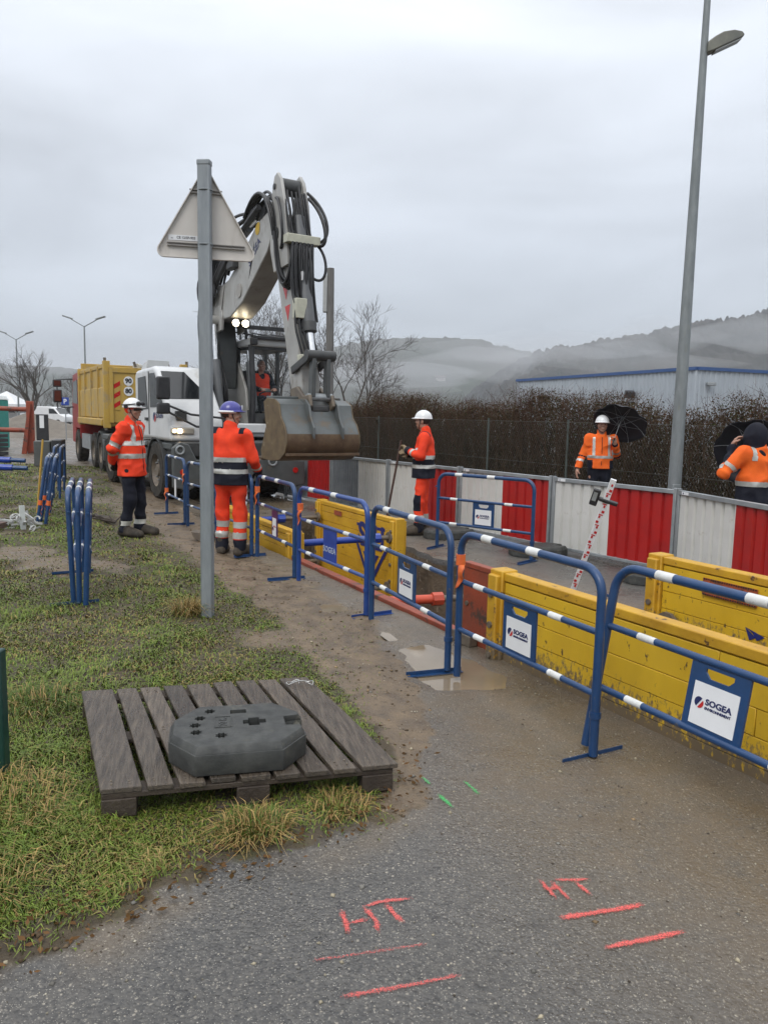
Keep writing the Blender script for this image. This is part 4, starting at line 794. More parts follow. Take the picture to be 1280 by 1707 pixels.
def floodlight(p, nrm, par):
    o = MB().bx(-.4, .4, -.25, .25, -.28, .28, R=Matrix.Rotation(R_(25), 3, 'X'), c=p+nrm*.5).build('floodlight', M_BLKP, par, bevel=.05); MB().bar(p, p+nrm*.4+Vector((0, 0, -.25)), .12, .12).build('bracket', M_BLKP, o)
floodlight(c0.lerp(cL, .78)+Vector((0, 0, 3.95)), nl, ws); floodlight(c0.lerp(cL, .27)+Vector((0, 0, 4.05)), nl, ws)
cmx = c0.lerp(cR, .07)+Vector((0, 0, 4.75)); MB().bx(-.45, .25, -.16, .16, -.14, .14, c=cmx+nr*.4).build('wall_camera', M_STEEL, ws, bevel=.04)

# ================================================================== BACKGROUND ON THE LEFT
up = T('utility_pole', 'weathered pole with a pale box near its top behind the excavator', 'pole', (-1.62, 22, 0)); MB().tube([(0, 0, 0), (0, 0, 5.75)], [.13, .1], 8).build('mast', mat('grey_wood', (.17, .165, .155), .8, col2=(.11, .105, .1), scale=4, stretch=(3, 3, .4)), up)
MB().bx(-.2, -.08, -.1, .1, 4.55, 5.55).build('junction_box', mat('pale_box', (.4, .41, .4), .6), up, bevel=.02)
def street_lamp(px, Y, h, label):
    t = T('street_lamp', label, 'street lamp', ((px-640)/1280*Y, Y, 0), group='distant double street lamps'); MB().tube([(0, 0, 0), (0, 0, h)], [.09, .05], 8).build('mast', M_LPOST, t)
    for s in (-1, 1):
        a = MB().tube([(0, 0, h-.05), (s*.9, 0, h+.45)], .035, 6).build('arm', M_LPOST, t); MB().bx(s*.85-.35, s*.85+.35, -.12, .12, -.05, .05, R=Matrix.Rotation(-s*.3, 3, 'Y'), c=(s*.35, 0, h+.33)).build('lamp_head', M_LPOST, a, bevel=.03)
street_lamp(145, 55, 7.55, 'double armed street lamp above the yellow tipper'); street_lamp(33, 67, 7.6, 'double armed street lamp at the left edge behind the bare tree')
M_WCAR = mat('white_car_paint', (.72, .73, .74), .3, col2=(.66, .67, .68), scale=2, coat=.5); M_GLS = mat('dark_vehicle_glass', (.012, .014, .016), .06, coat=.3); M_TYRE = mat('tyre_rubber', (.022, .021, .02), .8, spec=.25, col2=(.06, .052, .042), scale=9, bump=.3); M_GCAR = mat('grey_car_paint', (.35, .37, .38), .3, coat=.5)
def van(loc, rz, label, m, h=2.0, ln=4.4):
    t = T('parked_van', label, 'van', loc, rz, group='vans parked far behind'); k = ln/4.4
    prof = [(-2.2, .35), (-2.2, 1.75), (-2.05, h), (.35, h), (.9, h-.12), (1.55, 1.22), (2.1, 1.0), (2.2, .75), (2.2, .35)]
    MB().prism([(x*k, z) for x, z in prof], -.88, .88).build('body', m, t, bevel=.08)
    for s in (-1, 1):
        MB().prism([(.25*k, 1.25), (.25*k, h-.22), (.82*k, h-.25), (1.38*k, 1.25)], s*.86, s*.893).build('side_window', M_GLS, t)
        for x in (-1.4, 1.35): w = MB().lathe([(.32, -.1), (.32, .1)], 18, (x*k, s*.80, .32), 'y').build('wheel', M_TYRE, t); MB().lathe([(.19, -.015), (.17, .02)], 12, (x*k, s*.90, .32), 'y').build('rim', M_STEEL, w)
        MB().bx(2.12*k, 2.215*k, s*.55-.16, s*.55+.16, .72, .86).build('headlight', M_DEC, t)
    a, b = Vector((.96*k, 0, h-.17)), Vector((1.53*k, 0, 1.27)); nr_ = Vector((.85, 0, .53))*.012
    mb = MB(); mb.add([a+nr_+Vector((0, -.72, 0)), a+nr_+Vector((0, .72, 0)), b+nr_+Vector((0, .8, 0)), b+nr_+Vector((0, -.8, 0))], [(0, 1, 2, 3)]); mb.build('windscreen', M_GLS, t)
van((-36.2, 84, 0), R_(-14), 'white panel van parked beyond the sand heap', M_WCAR); van((-42.5, 88, 0), R_(-20), 'white van half hidden behind the red frame', M_WCAR); van((-43.6, 90, 0), R_(160), 'silver car parked beneath the white tent', M_GCAR, 1.6); van((-35.5, 93, 0), R_(-14), 'pale van roof showing above the dark fence', M_GCAR)
tn = T('event_tent', 'white pop up tent at the left edge', 'tent', (-41.8, 85.5, 0)); M_TENT = mat('white_canvas', (.74, .75, .76), .7)
mb = MB(); mb.add([(-2, -2, 2.2), (2, -2, 2.2), (2, 2, 2.2), (-2, 2, 2.2), (0, 0, 3.6), (-2, -2, 1.85), (2, -2, 1.85), (2, 2, 1.85), (-2, 2, 1.85)], [(0, 1, 4), (1, 2, 4), (2, 3, 4), (3, 0, 4), (0, 5, 6, 1), (1, 6, 7, 2), (2, 7, 8, 3), (3, 8, 5, 0)]); mb.build('canopy', M_TENT, tn, ang=10)
for x in (-1.95, 1.95):
    for y in (-1.95, 1.95): MB().tube([(x, y, 0), (x, y, 2)], .04, 6).build('leg', M_STEEL, tn)
df = T('dark_fence', 'dark solid site fence far behind the parked van', 'fence', (-60, 97, 0)); M_DK = mat('dark_mesh_sheet', (.035, .036, .04), .8)
for k in range(18): MB().bx(k*2.5+.03, k*2.5+2.47, -.03, .03, .05, 2.05).build('fence_panel', M_DK, df)
sp_ = np.linspace(0, 1, 16); V = []; F = []
for i in range(16):
    for j in range(36):
        a = j/36*6.283; R = (i/15)*5.2*(1+.13*math.sin(3*a+1)); V.append((R*math.cos(a), R*math.sin(a)*.8, 1.55*max(0, 1-(i/15))**1.15+.12*math.sin(7*a+i)*(1-i/15)*(i/15)))
for i in range(15):
    for j in range(36): F.append((i*36+j, i*36+(j+1) % 36, (i+1)*36+(j+1) % 36, (i+1)*36+j))
tag(np_mesh('sand_heap', V, F, mat('grey_sand', (.13, .112, .092), .9, col2=(.18, .158, .13), scale=2, bump=.5, bscale=12), loc=(-22.6, 49, -.05)), 'broad grey heap of sand between red frame and van', 'sand heap')
wc = T('portable_toilet', 'turquoise portable toilet cut by the left edge', 'toilet', (-16.4, 32, 0)); MB().bx(-.55, .55, -.55, .55, .05, 2.05).build('cabin', mat('teal_plastic', (.02, .26, .22), .5), wc, bevel=.04); MB().prism([(-.58, 2.05), (.58, 2.05), (.45, 2.22), (0, 2.3), (-.45, 2.22)], -.58, .58).build('roof', mat('white_plastic', (.65, .68, .66), .5), wc, bevel=.03); MB().bx(-.4, .4, -.575, -.555, .15, 1.95).build('door', mat('teal_plastic', (.02, .26, .22), .5), wc, bevel=.01)
rf = T('steel_gantry', 'rust red steel shoring frame standing at the left', 'steel frame', (-13.6, 29.6, 0), R_(12)); 
for x in (-1.9, -.0): MB().bx(x-.13, x+.13, -.09, .09, 0, 2.0).build('upright', M_REDP, rf, bevel=.02)
MB().prism([(-.35, 0), (-.05, 1.9), (.02, 1.9), (-.18, 0)], -.08, .08).build('brace', M_REDP, rf, loc=(.05, -.19, 0))
for zz in (1.72, .92): MB().tube([(-2.4, 0, zz), (-.13, 0, zz-.04)], .09, 10).build('cross_tube', M_REDP, rf)
mt = T('mat_stack', 'stack of dark sheets on the ground under the red frame', 'stack', (-14.6, 27.5, 0))
for k in range(5): MB().bx(-.9+.03*(k % 2), .9, -.5, .5, .02+k*.16, .14+k*.16).build('sheet', M_DK, mt, bevel=.01)
bpn = T('black_panel', 'black plastic panel standing on edge beside the road', 'panel', (-7.9, 18.6, 0), R_(15)); MB().bx(-.1, .12, -.4, .4, 0, .98).build('board', M_BLKP, bpn, bevel=.02); MB().bx(-.5, -.14, -.3, .3, .35, .95).build('crate', mat('grey_plastic', (.09, .095, .09), .6), bpn, bevel=.02)
pipes = [((-9.0, 13.6, .84), (-6.72, 13.8, .78), 'upper'), ((-8.9, 13.35, .73), (-6.52, 13.45, .67), 'lower')]
for a, b, lb in pipes:
    t = T('blue_pipe', lb+' of the two dark blue steel tubes reaching in from the left', 'pipe', (0, 0, 0), group='dark blue steel tubes'); MB().tube([a, b], .055, 12).build('tube', M_BLUE2, t); MB().tube([Vector(b), Vector(b)+(Vector(b)-Vector(a)).normalized()*.25], .04, 10).build('sleeve', M_BLUE, t)
tr_ = T('trestle', 'black trestle carrying the blue steel tubes at the left edge', 'trestle', (-7.35, 13.55, 0))
for x in (-.25, .2): MB().bar((x, 0, 0), (x*.3, 0, .66), .09, .09).build('leg', M_BLKP, tr_)
MB().bx(-.28, .28, -.3, .4, .60, .67).build('bearer', M_BLKP, tr_, bevel=.01)
shv = T('upright_shovel', 'shovel standing blade up among the parked barriers', 'shovel', (-5.6, 12.3, 0)); MB().tube([(0, 0, .0), (.09, .1, 1.22)], .017, 8).build('handle', mat('yellow_handle', (.5, .3, .05), .5), shv)
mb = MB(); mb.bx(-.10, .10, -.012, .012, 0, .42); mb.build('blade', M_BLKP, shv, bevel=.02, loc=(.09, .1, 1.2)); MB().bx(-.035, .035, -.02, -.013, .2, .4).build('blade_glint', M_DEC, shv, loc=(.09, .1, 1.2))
ps = T('parking_sign', 'small blue parking sign on a thin post left of the tipper', 'sign', (-18.2, 44, 0)); MB().tube([(0, 0, 0), (0, 0, 2.3)], .03, 8).build('post', M_STEEL, ps); q = MB().bx(-.22, .22, -.045, -.033, 1.95, 2.39).build('sign_face', M_BLUE2, ps, bevel=.02); text('P', .36, M_DEC, q, frame((0, -.047, 2.16), (1, 0, 0), (0, 0, 1)), off=.008)
gp = T('green_post', 'dark green post cut by the left edge of the photo', 'post', (-1.735, 3.36, 0)); MB().bx(-.03, .03, -.03, .03, -.1, .62).build('post', mat('dark_green_paint', (.008, .045, .035), .4), gp, bevel=.008)
# pale aluminium scrap
sc_ = T('scrap_pile', 'heap of pale metal coupling pieces in the grass at the left edge', 'scrap metal', (-5.1, 10.75, 0)); M_ALU = mat('pale_aluminium', (.55, .56, .55), .4, .3, col2=(.38, .38, .36), scale=12); rd = random.Random(4)
for k in range(34):
    a = Vector((rd.gauss(-.08, .17), rd.gauss(0, .16), rd.uniform(.02, .26))); a.z *= max(.15, 1-abs(a.x)*2.2); d = Vector((rd.gauss(0, 1), rd.gauss(0, 1), rd.gauss(0, .55))).normalized()*rd.uniform(.06, .16)
    if rd.random() < .6: MB().bar(a-d, a+d, rd.uniform(.02, .035), rd.uniform(.012, .03)).build('scrap_piece', M_ALU, sc_)
    else: MB().tube([a+.045*(d.normalized()*math.cos(q)+Vector((0, .5, 1)).normalized()*math.sin(q)) for q in np.linspace(0, 5.2, 12)], .011, 6).build('scrap_piece', M_ALU, sc_)
MB().bar((.06, -.12, .02), (.04, -.1, .36), .065, .035).build('upright_bar', mat('bright_zinc', (.62, .66, .64), .4), sc_); MB().bx(-.45, -.2, -.25, -.02, .02, .12).build('box_section', mat('brown_box_section', (.16, .1, .08), .6), sc_, bevel=.01)
for nm, lb, pa_, pb_, m in (('iron_rod', 'thin dark rod lying in the grass at the left edge', (-6.3, 11.6, .03), (-5.05, 11.45, .03), M_RUST), ('bent_root', 'dark twisted root beside the parked barriers', (-4.55, 11.9, .06), (-4.0, 11.3, .05), M_WOODB)):
    t = T(nm, lb, 'rod' if nm == 'iron_rod' else 'root', (0, 0, 0)); a, b = Vector(pa_), Vector(pb_); MB().tube([a.lerp(b, i/7)+Vector((0, .03*math.sin(i*2.1), .03*abs(math.sin(i*1.4)))) for i in range(8)], [.016]*8 if nm == 'iron_rod' else [.02, .03, .035, .03, .045, .05, .04, .02], 7).build('shaft' if nm == 'iron_rod' else 'stem', m, t)
    for k in range(0 if nm == 'iron_rod' else 5): MB().tube([b, b+Vector((rd.gauss(0, .12), rd.gauss(0, .1), rd.uniform(0, .12)))], [.02, .005], 5).build('offshoot', m, t)
bp_ = T('bent_steel_plate', 'dark bent steel blade lying behind the sign post', 'steel plate', (-2.42, 10.1, 0)); MB().prism([(-.12, .14), (.02, .13), (.16, .1), (.16, .0), (.02, .0), (-.07, .04)], -.1, .1).build('plate', M_RUST, bp_, bevel=.008)
# houses far up the misty slope
for i, (px, py, wd_) in enumerate(((678, 612, 10), (697, 613, 9), (730, 611, 13), (763, 610, 8), (728, 628, 10))):
    Y = 790+(628-py)*3.5; z = 1.7+(693-py)/1280*Y; t = T('hillside_house', ['leftmost pale house on the misty slope', 'second pale house on the misty slope', 'widest pale house on the misty slope', 'rightmost pale house on the misty slope', 'lowest pale house on the misty slope'][i], 'house', ((px-640)/1280*Y, Y, z-9), group='pale houses on the misty slope')
    MB().bx(-wd_/2, wd_/2, -4, 4, 0, 9).build('wall', mat('cream_render', (.5, .49, .46), .8), t); MB().prism([(-5, 9), (5, 9), (0, 11.2)], -wd_/2-.6, wd_/2+.6, 'yz').build('roof', mat('house_roof', (.13, .1, .09), .8), t)

# ================================================================== PEOPLE (signed distance fields -> one continuous surface each)
class Field:
    def __init__(s, lo, hi, h):
        s.lo = np.array(lo, float); s.h = h; s.n = np.ceil((np.array(hi)-s.lo)/h).astype(int)+1; s.D = np.full(s.n, .3, np.float32)
        s.ax = [s.lo[i]+h*np.arange(s.n[i]) for i in range(3)]
    def _sub(s, lo, hi):
        a = np.clip(np.floor((np.array(lo)-s.lo)/s.h).astype(int), 0, s.n); b = np.clip(np.ceil((np.array(hi)-s.lo)/s.h).astype(int)+1, 0, s.n)
        sl = tuple(slice(i, j) for i, j in zip(a, b)); X, Y, Z = np.meshgrid(*[x[q] for x, q in zip(s.ax, sl)], indexing='ij', sparse=True); return sl, X, Y, Z
    def _mix(s, sl, d, k, cut=False):
        D = s.D[sl]
        if D.size == 0: return
        if cut: s.D[sl] = np.maximum(D, -d); return
        h = np.clip(.5+.5*(D-d)/k, 0, 1); s.D[sl] = D*(1-h)+d*h-k*h*(1-h)
    def cone(s, a, b, ra, rb, k=.02, sq=(1, 1, 1), cut=False):
        a = np.array(a, float); b = np.array(b, float); q = np.array(sq, float); m = (max(ra, rb)+.09)*np.maximum(1, 1/q*1.0)*1.0
        m = np.maximum(m, (max(ra, rb))*q+.09); sl, X, Y, Z = s._sub(np.minimum(a, b)-m, np.maximum(a, b)+m)
        ab = (b-a)/q; L2 = max(ab@ab, 1e-9); px, py, pz = (X-a[0])/q[0], (Y-a[1])/q[1], (Z-a[2])/q[2]
        t = np.clip((px*ab[0]+py*ab[1]+pz*ab[2])/L2, 0, 1); d = np.sqrt((px-t*ab[0])**2+(py-t*ab[1])**2+(pz-t*ab[2])**2)-(ra+(rb-ra)*t)
        s._mix(sl, d*min(q.min(), 1), k, cut); return s
    def ell(s, c, r, k=.015, rot=None, cut=False):
        c = np.array(c, float); r = np.array(r, float); m = r.max()+.07; sl, X, Y, Z = s._sub(c-m, c+m); x, y, z = X-c[0], Y-c[1], Z-c[2]
        if rot is not None:
            R = np.array(rot); x, y, z = R[0][0]*x+R[1][0]*y+R[2][0]*z, R[0][1]*x+R[1][1]*y+R[2][1]*z, R[0][2]*x+R[1][2]*y+R[2][2]*z
        kk = np.sqrt((x/r[0])**2+(y/r[1])**2+(z/r[2])**2); s._mix(sl, (kk-1)*r.min(), k, cut); return s
    def wrinkle(s, amp, seed, f=28):
        rr = np.random.default_rng(seed); X, Y, Z = np.meshgrid(*s.ax, indexing='ij', sparse=True); W = 0
        for i in range(7):
            v = rr.normal(size=3)*np.array([.55, .55, 1.]); v = v/np.linalg.norm(v)*f*rr.uniform(.5, 1.5); W = W+np.sin(v[0]*X+v[1]*Y+v[2]*Z+rr.uniform(0, 6)+1.3*np.sin(v[1]*.6*X-v[0]*.5*Y+v[2]*.3*Z))
        s.D += (amp*np.abs(W/2.2)-amp*.5).astype(np.float32); return s
    def clip(s, axis, lo=None, hi=None):
        sh = [1, 1, 1]; sh[axis] = -1; c = s.ax[axis].reshape(sh)
        if lo is not None: s.D = np.maximum(s.D, (lo-c).astype(np.float32))
        if hi is not None: s.D = np.maximum(s.D, (c-hi).astype(np.float32))
        return s
    def mesh(s):
        D = s.D; I = D < 0; c = sum(I[i:I.shape[0]-1+i, j:I.shape[1]-1+j, k:I.shape[2]-1+k].astype(np.int8) for i in (0, 1) for j in (0, 1) for k in (0, 1))
        act = np.argwhere((c > 0) & (c < 8)); ida = np.full(c.shape, -1, np.int64); ida[tuple(act.T)] = np.arange(len(act)); P = np.zeros((len(act), 3)); W = np.zeros(len(act)); cs = [(i, j, k) for i in (0, 1) for j in (0, 1) for k in (0, 1)]
        for a in cs:
            for ax in range(3):
                if a[ax]: continue
                b = list(a); b[ax] = 1; d0 = D[tuple((act+a).T)]; d1 = D[tuple((act+b).T)]; m = (d0 < 0) != (d1 < 0); t = np.where(m, d0/np.where(m, d0-d1, 1), 0); q = np.array(a)+t[:, None]*(np.array(b)-np.array(a)); P += q*m[:, None]; W += m
        V = s.lo+s.h*(act+P/W[:, None]); Fs = []
        for ax in range(3):
            o1, o2 = [(1, 2), (2, 0), (0, 1)][ax]; sl0 = [slice(None)]*3; sl1 = [slice(None)]*3; sl0[ax] = slice(0, -1); sl1[ax] = slice(1, None); a = I[tuple(sl0)]; b = I[tuple(sl1)]; e = np.argwhere(a != b); ok = (e[:, o1] > 0) & (e[:, o2] > 0) & (e[:, o1] < D.shape[o1]-1) & (e[:, o2] < D.shape[o2]-1); e = e[ok]; fl = a[tuple(e.T)]; q = []
            for d1, d2 in ((-1, -1), (0, -1), (0, 0), (-1, 0)):
                f = e.copy(); f[:, o1] += d1; f[:, o2] += d2; q.append(ida[tuple(f.T)])
            q = np.stack(q, 1); q[~fl] = q[~fl][:, ::-1]; Fs.append(q)
        F = np.concatenate(Fs); F = F[(F >= 0).all(1)]; return V, F
def part(name, fld, m, parent, mi_fn=None, bands=None, smooth=1):
    """mesh of a field; mi_fn(face centres) -> material slots; bands = [(name, predicate, material)] lifted 4 mm off the cloth"""
    V, F = fld.mesh(); c = V[F].mean(1); ms = m if isinstance(m, list) else [m]
    o = np_mesh(name, V, F, ms, parent, mi=(mi_fn(c) if mi_fn else None), ang=180)
    if bands:
        nrm = np.cross(V[F[:, 1]]-V[F[:, 0]], V[F[:, 3]]-V[F[:, 0]]); vn = np.zeros_like(V)
        for i in range(4): np.add.at(vn, F[:, i], nrm)
        vn /= np.linalg.norm(vn, axis=1, keepdims=True)+1e-9
        for bn, pr, bm_ in bands:
            s_ = pr(c)
            if not s_.any(): continue
            f = F[s_]; u, inv = np.unique(f.ravel(), return_inverse=True); f = inv.reshape(-1, 4); lab = np.arange(len(u))
            while True:      # connected pieces, each its own band
                m_ = lab[f].min(1); l2 = lab.copy(); np.minimum.at(l2, f.ravel(), np.repeat(m_, 4)); l2 = l2[l2]
                if (l2 == lab).all(): break
                lab = l2
            for k in np.unique(lab[f[:, 0]]):
                g_ = f[lab[f[:, 0]] == k]
                if len(g_) < 14: continue
                w_, iv = np.unique(g_.ravel(), return_inverse=True); np_mesh(bn, (V[u]+vn[u]*.004)[w_], iv.reshape(-1, 4), bm_, o, ang=180)
    return o
SKIN = mat('skin', (.42, .24, .17), .5, col2=(.36, .19, .135), scale=12)
HIVIS_R = mat('hivis_red_orange_cloth', spec=.18, col=(.85, .066, .022), rough=.75, col2=(.72, .05, .02), scale=8, bump=.15, bscale=120, dirt=(.45, .06, .03), dscale=6, dlo=.6, dhi=.75)
HIVIS_O = mat('hivis_orange_cloth', spec=.18, col=(.86, .155, .022), rough=.75, col2=(.74, .12, .02), scale=8, bump=.15, bscale=120)
NAVY = mat('navy_cloth', spec=.18, col=(.009, .0105, .019), rough=.8, col2=(.016, .017, .025), scale=9, bump=.15, bscale=120)
REFL = mat('silver_reflective_tape', (.52, .52, .49), .35, .25, col2=(.42, .42, .39), scale=20)
REFLW = mat('white_reflective_tape', (.62, .62, .57), .5, col2=(.5, .5, .46), scale=20)
BOOT = mat('dark_boot_leather', spec=.18, col=(.02, .017, .014), rough=.6, col2=(.07, .058, .045), scale=12); BOOTM = mat('muddy_boot', spec=.18, col=(.085, .07, .055), rough=.75, col2=(.05, .04, .03), scale=14)
GLOVE = mat('dark_glove', spec=.18, col=(.014, .014, .017), rough=.7); GLOVT = mat('tan_glove', spec=.18, col=(.27, .21, .13), rough=.8, col2=(.2, .15, .1), scale=14)
H_WHT = mat('white_helmet_plastic', (.74, .75, .75), .28, col2=(.68, .69, .69), scale=3, coat=.3); H_BLU = mat('blue_helmet_plastic', (.035, .035, .27), .28, col2=(.03, .03, .22), scale=3, coat=.4)
HAIR_D = mat('dark_hair', (.025, .018, .014), .6); HAIR_G = mat('grey_hair', (.30, .29, .28), .6); UMBR = mat('black_umbrella_cloth', (.010, .011, .016), .45, col2=(.016, .018, .025), scale=5)
STRAP = mat('black_strap', (.015, .015, .016), .6)
def V3(*a): return np.array(a, float)
def rotz(v, a): c, s = math.cos(a), math.sin(a); v = np.asarray(v, float); return np.array([c*v[0]-s*v[1], s*v[0]+c*v[1], v[2]])
DEF = dict(hipL=(-.095, 0, .92), hipR=(.095, 0, .92), kneeL=(-.11, .015, .50), kneeR=(.11, .015, .50), ankL=(-.12, -.02, .10), ankR=(.12, -.02, .10), toeL=(-.15, .16, .035), toeR=(.15, .16, .035),
           shL=(-.185, -.01, 1.435), shR=(.185, -.01, 1.435), elL=(-.25, -.03, 1.15), elR=(.25, -.03, 1.15), wrL=(-.25, .08, .92), wrR=(.25, .08, .92), hdL=(0, .15, -1), hdR=(0, .15, -1), head=(0, .03, 1.655), yaw=0., pitch=0.)
def hand(f, w, d, side, curl=.6, palm_n=None, gl=0.):
    """palm and five bent fingers, rooted in the wrist; d = direction of the hand, palm_n = palm normal"""
    d = d/np.linalg.norm(d); n = np.array(palm_n if palm_n is not None else (-side, 0, 0), float); n -= d*(n@d); n /= np.linalg.norm(n); a = np.cross(d, n)*side
    k = w+d*.075; f.cone(w, w+d*.03, .028+gl, .03+gl, .012); f.cone(w+d*.03-a*.018, k-a*.026, .020+gl, .017+gl, .014); f.cone(w+d*.03+a*.018, k+a*.026, .020+gl, .017+gl, .014); f.cone(w+d*.03, k, .022+gl, .018+gl, .014)
    for i, (o, ln) in enumerate(((-.033, .062), (-.011, .076), (.011, .080), (.033, .072))):
        p = k+a*o; dd = d
        for j, fr in enumerate((.45, .32, .23)):
            an = curl*(.55, .95, .8)[j]; dd = dd*math.cos(an)+n*math.sin(an); dd /= np.linalg.norm(dd); nn_ = n-dd*(n@dd); q = p+dd*ln*fr; f.cone(p, q, .0105+gl*.5, .0098+gl*.5, .005); p = q
    p = w+d*.03+a*.034; dd = (d*.5+a*.75+n*.45); dd /= np.linalg.norm(dd); q = p+dd*.04; f.cone(p, q, .0145+gl*.5, .0125+gl*.5, .01); dd = d*.7+n*.65; dd /= np.linalg.norm(dd); f.cone(q, q+dd*.032, .012+gl*.5, .0105+gl*.5, .006)
def head_field(f, H, yaw, pitch=0.):
    hv = lambda x, y, z: H+rotz((x, y*math.cos(pitch)-z*math.sin(pitch), y*math.sin(pitch)+z*math.cos(pitch)), yaw)
    cy, sy = math.cos(yaw), math.sin(yaw); Rm = [[cy, -sy, 0], [sy, cy, 0], [0, 0, 1]]
    f.ell(hv(0, -.012, .035), (.076, .096, .092), .02, Rm); f.cone(hv(0, .03, -.02), hv(0, .052, -.085), .062, .030, .03); f.cone(hv(-.032, .02, -.06), hv(.032, .02, -.06), .034, .034, .03)
    f.cone(hv(0, .088, .03), hv(0, .106, -.012), .009, .0135, .012); f.cone(hv(-.012, .094, -.016), hv(.012, .094, -.016), .009, .009, .008)       # nose
    f.cone(hv(-.038, .083, .038), hv(.038, .083, .038), .011, .011, .014)                                                                        # brow
    for s in (-1, 1):
        f.ell(hv(s*.032, .098, .015), (.014, .011, .009), .006, Rm, True); f.ell(hv(s*.032, .083, .014), (.0115, .0115, .0115), .003)               # socket, eyeball
        f.ell(hv(s*.078, -.012, .0), (.011, .021, .034), .008, Rm); f.ell(hv(s*.045, .06, -.02), (.024, .024, .022), .02)                           # ear, cheek
    f.cone(hv(-.02, .088, -.047), hv(.02, .088, -.047), .0075, .0075, .006); f.cone(hv(-.017, .088, -.060), hv(.017, .088, -.060), .008, .008, .006); f.cone(hv(-.022, .103, -.0535), hv(.022, .103, -.0535), .004, .004, .004, cut=True)   # lips
    return hv
def person(loc, face, label, pose=None, jacket=None, trousers=None, boots=None, helmet=None, gloves=None, hair=HAIR_D, vest=None, curl=(.6, .6), palmL=None, palmR=None, seated=False, scale=1., hood=None, zcut=None):
    J = dict(DEF); J.update(pose or {}); g = {k: (np.array(v, float) if isinstance(v, tuple) else v) for k, v in J.items()}
    z0 = loc[2] if len(loc) > 2 else gz(*loc[:2]); t = T('person', label, 'person', (loc[0], loc[1], z0), math.atan2(-face[0], face[1])); t.scale = (scale,)*3
    pts = np.array([v for v in g.values() if isinstance(v, np.ndarray) and v is not g['hdL'] and v is not g['hdR']]); lo = pts.min(0)-.28; hi = pts.max(0)+.28; lo[2] = max(lo[2], -.03)
    pel = (g['hipL']+g['hipR'])/2; chest = (g['shL']+g['shR'])/2; up = chest-pel; H = g['head']
    # ---- body: one continuous surface from feet to fingertips and face
    f = Field(lo, hi, .0085)
    f.cone(pel+up*.02, pel+up*.45, .118, .112, .05, (1.25, .9, 1)); f.cone(pel+up*.45, pel+up*.82, .125, .125, .05, (1.3, .9, 1)); f.cone(g['shL'], g['shR'], .062, .062, .05); f.cone(chest+up*.0, H+V3(0, -.015, -.06), .062, .056, .03)
    for s in 'LR':
        f.cone(g['hip'+s], g['knee'+s], .088, .058, .03); f.cone(g['knee'+s], g['ank'+s], .056, .038, .02); f.cone(g['ank'+s], g['toe'+s]*V3(1, 1, 0)+V3(0, 0, .04), .042, .034, .02)
        f.cone(g['sh'+s], g['el'+s], .05, .04, .025); f.cone(g['el'+s], g['wr'+s], .039, .027, .015)
        hand(f, g['wr'+s], g['hd'+s], 1 if s == 'R' else -1, curl[0 if s == 'L' else 1], palmL if s == 'L' else palmR)
    hv = head_field(f, H, g['yaw'], g['pitch'])
    body = part('body', f, SKIN, t)
    # eyes and brows
    for s in (-1, 1):
        MB().lathe([(.0001, .0), (.0058, .0004), (.0058, .0012), (.0001, .0016)], 10, (0, 0, 0), 'y').build('iris', mat('dark_iris', (.02, .014, .01), .2), body, loc=tuple(hv(s*.032, .0935, .014)), rot=(0, 0, g['yaw']))
        MB().tube([hv(s*.016, .0945, .036), hv(s*.034, .0935, .041), hv(s*.052, .082, .034)], .0042, 6).build('eyebrow', hair, body)
    # ---- hair
    if hair and not hood:
        f = Field(H-.17, H+.17, .007); cy, sy = math.cos(g['yaw']), math.sin(g['yaw']); Rm = [[cy, -sy, 0], [sy, cy, 0], [0, 0, 1]]; f.ell(hv(0, -.022, .040), (.084, .098, .095), .02, Rm); f.ell(hv(0, .09, -.03), (.09, .09, .085), .01, Rm, True)
        f.wrinkle(.004, 4, 90); f.clip(2, lo=H[2]-.06); part('hair', f, hair, t)
    # ---- clothing
    def arms(f, r1, r2, r3, cuff=.93):
        for s in 'LR':
            e = g['el'+s]+(g['wr'+s]-g['el'+s])*cuff; f.cone(g['sh'+s], g['el'+s], r1, r2, .04); f.cone(g['el'+s], e, r2, r3, .03)
    def arm_t(c):
        best = np.full(len(c), 9.); tt = np.zeros(len(c)); out = np.zeros(len(c), bool)
        for s in 'LR':
            for a, b, o in ((g['sh'+s], g['el'+s], 0), (g['el'+s], g['wr'+s], 1)):
                ab = b-a; q = np.clip(((c-a)@ab)/(ab@ab), 0, 1); d = np.linalg.norm(c-(a+q[:, None]*ab), axis=1); m = d < best; best[m] = d[m]; tt[m] = (q+o)[m]
        return best, tt
    if jacket:
        jm, hem, style = jacket; hz = hem; f = Field(lo, hi, .0105); 
        bot = pel+V3(0, 0, hz-pel[2])
        f.cone(bot-V3(0, 0, .06), pel+up*.42, .178, .156, .05, (1.22, 1.0, 1)); f.cone(pel+up*.42, pel+up*.80, .150, .145, .06, (1.26, .92, 1)); f.cone(g['shL']+V3(.01, 0, -.02), g['shR']+V3(-.01, 0, -.02), .083, .083, .06)
        f.cone(chest+V3(0, -.005, .03), chest+V3(0, .005, .105), .084, .074, .03)
        arms(f, .080, .062, .053); f.wrinkle(.012, len(label)*7 % 97, 24); f.clip(2, lo=hz)
        if seated: pass
        f.ell(H+V3(0, .045, -.08), (.062, .085, .07), .01, None, True); f.ell(chest+V3(0, .05, .15), (.058, .06, .09), .01, None, True)
        bd = []; ad = lambda c: arm_t(c)
        def torso(c): b_, t_ = arm_t(c); tor = (b_ > .094) | ((t_ < .1)); return tor & (c[:, 2] < chest[2]-.02)
        def onarm(c, a, b): b_, t_ = arm_t(c); return (b_ < .095) & (t_ > a) & (t_ < b)
        st = style
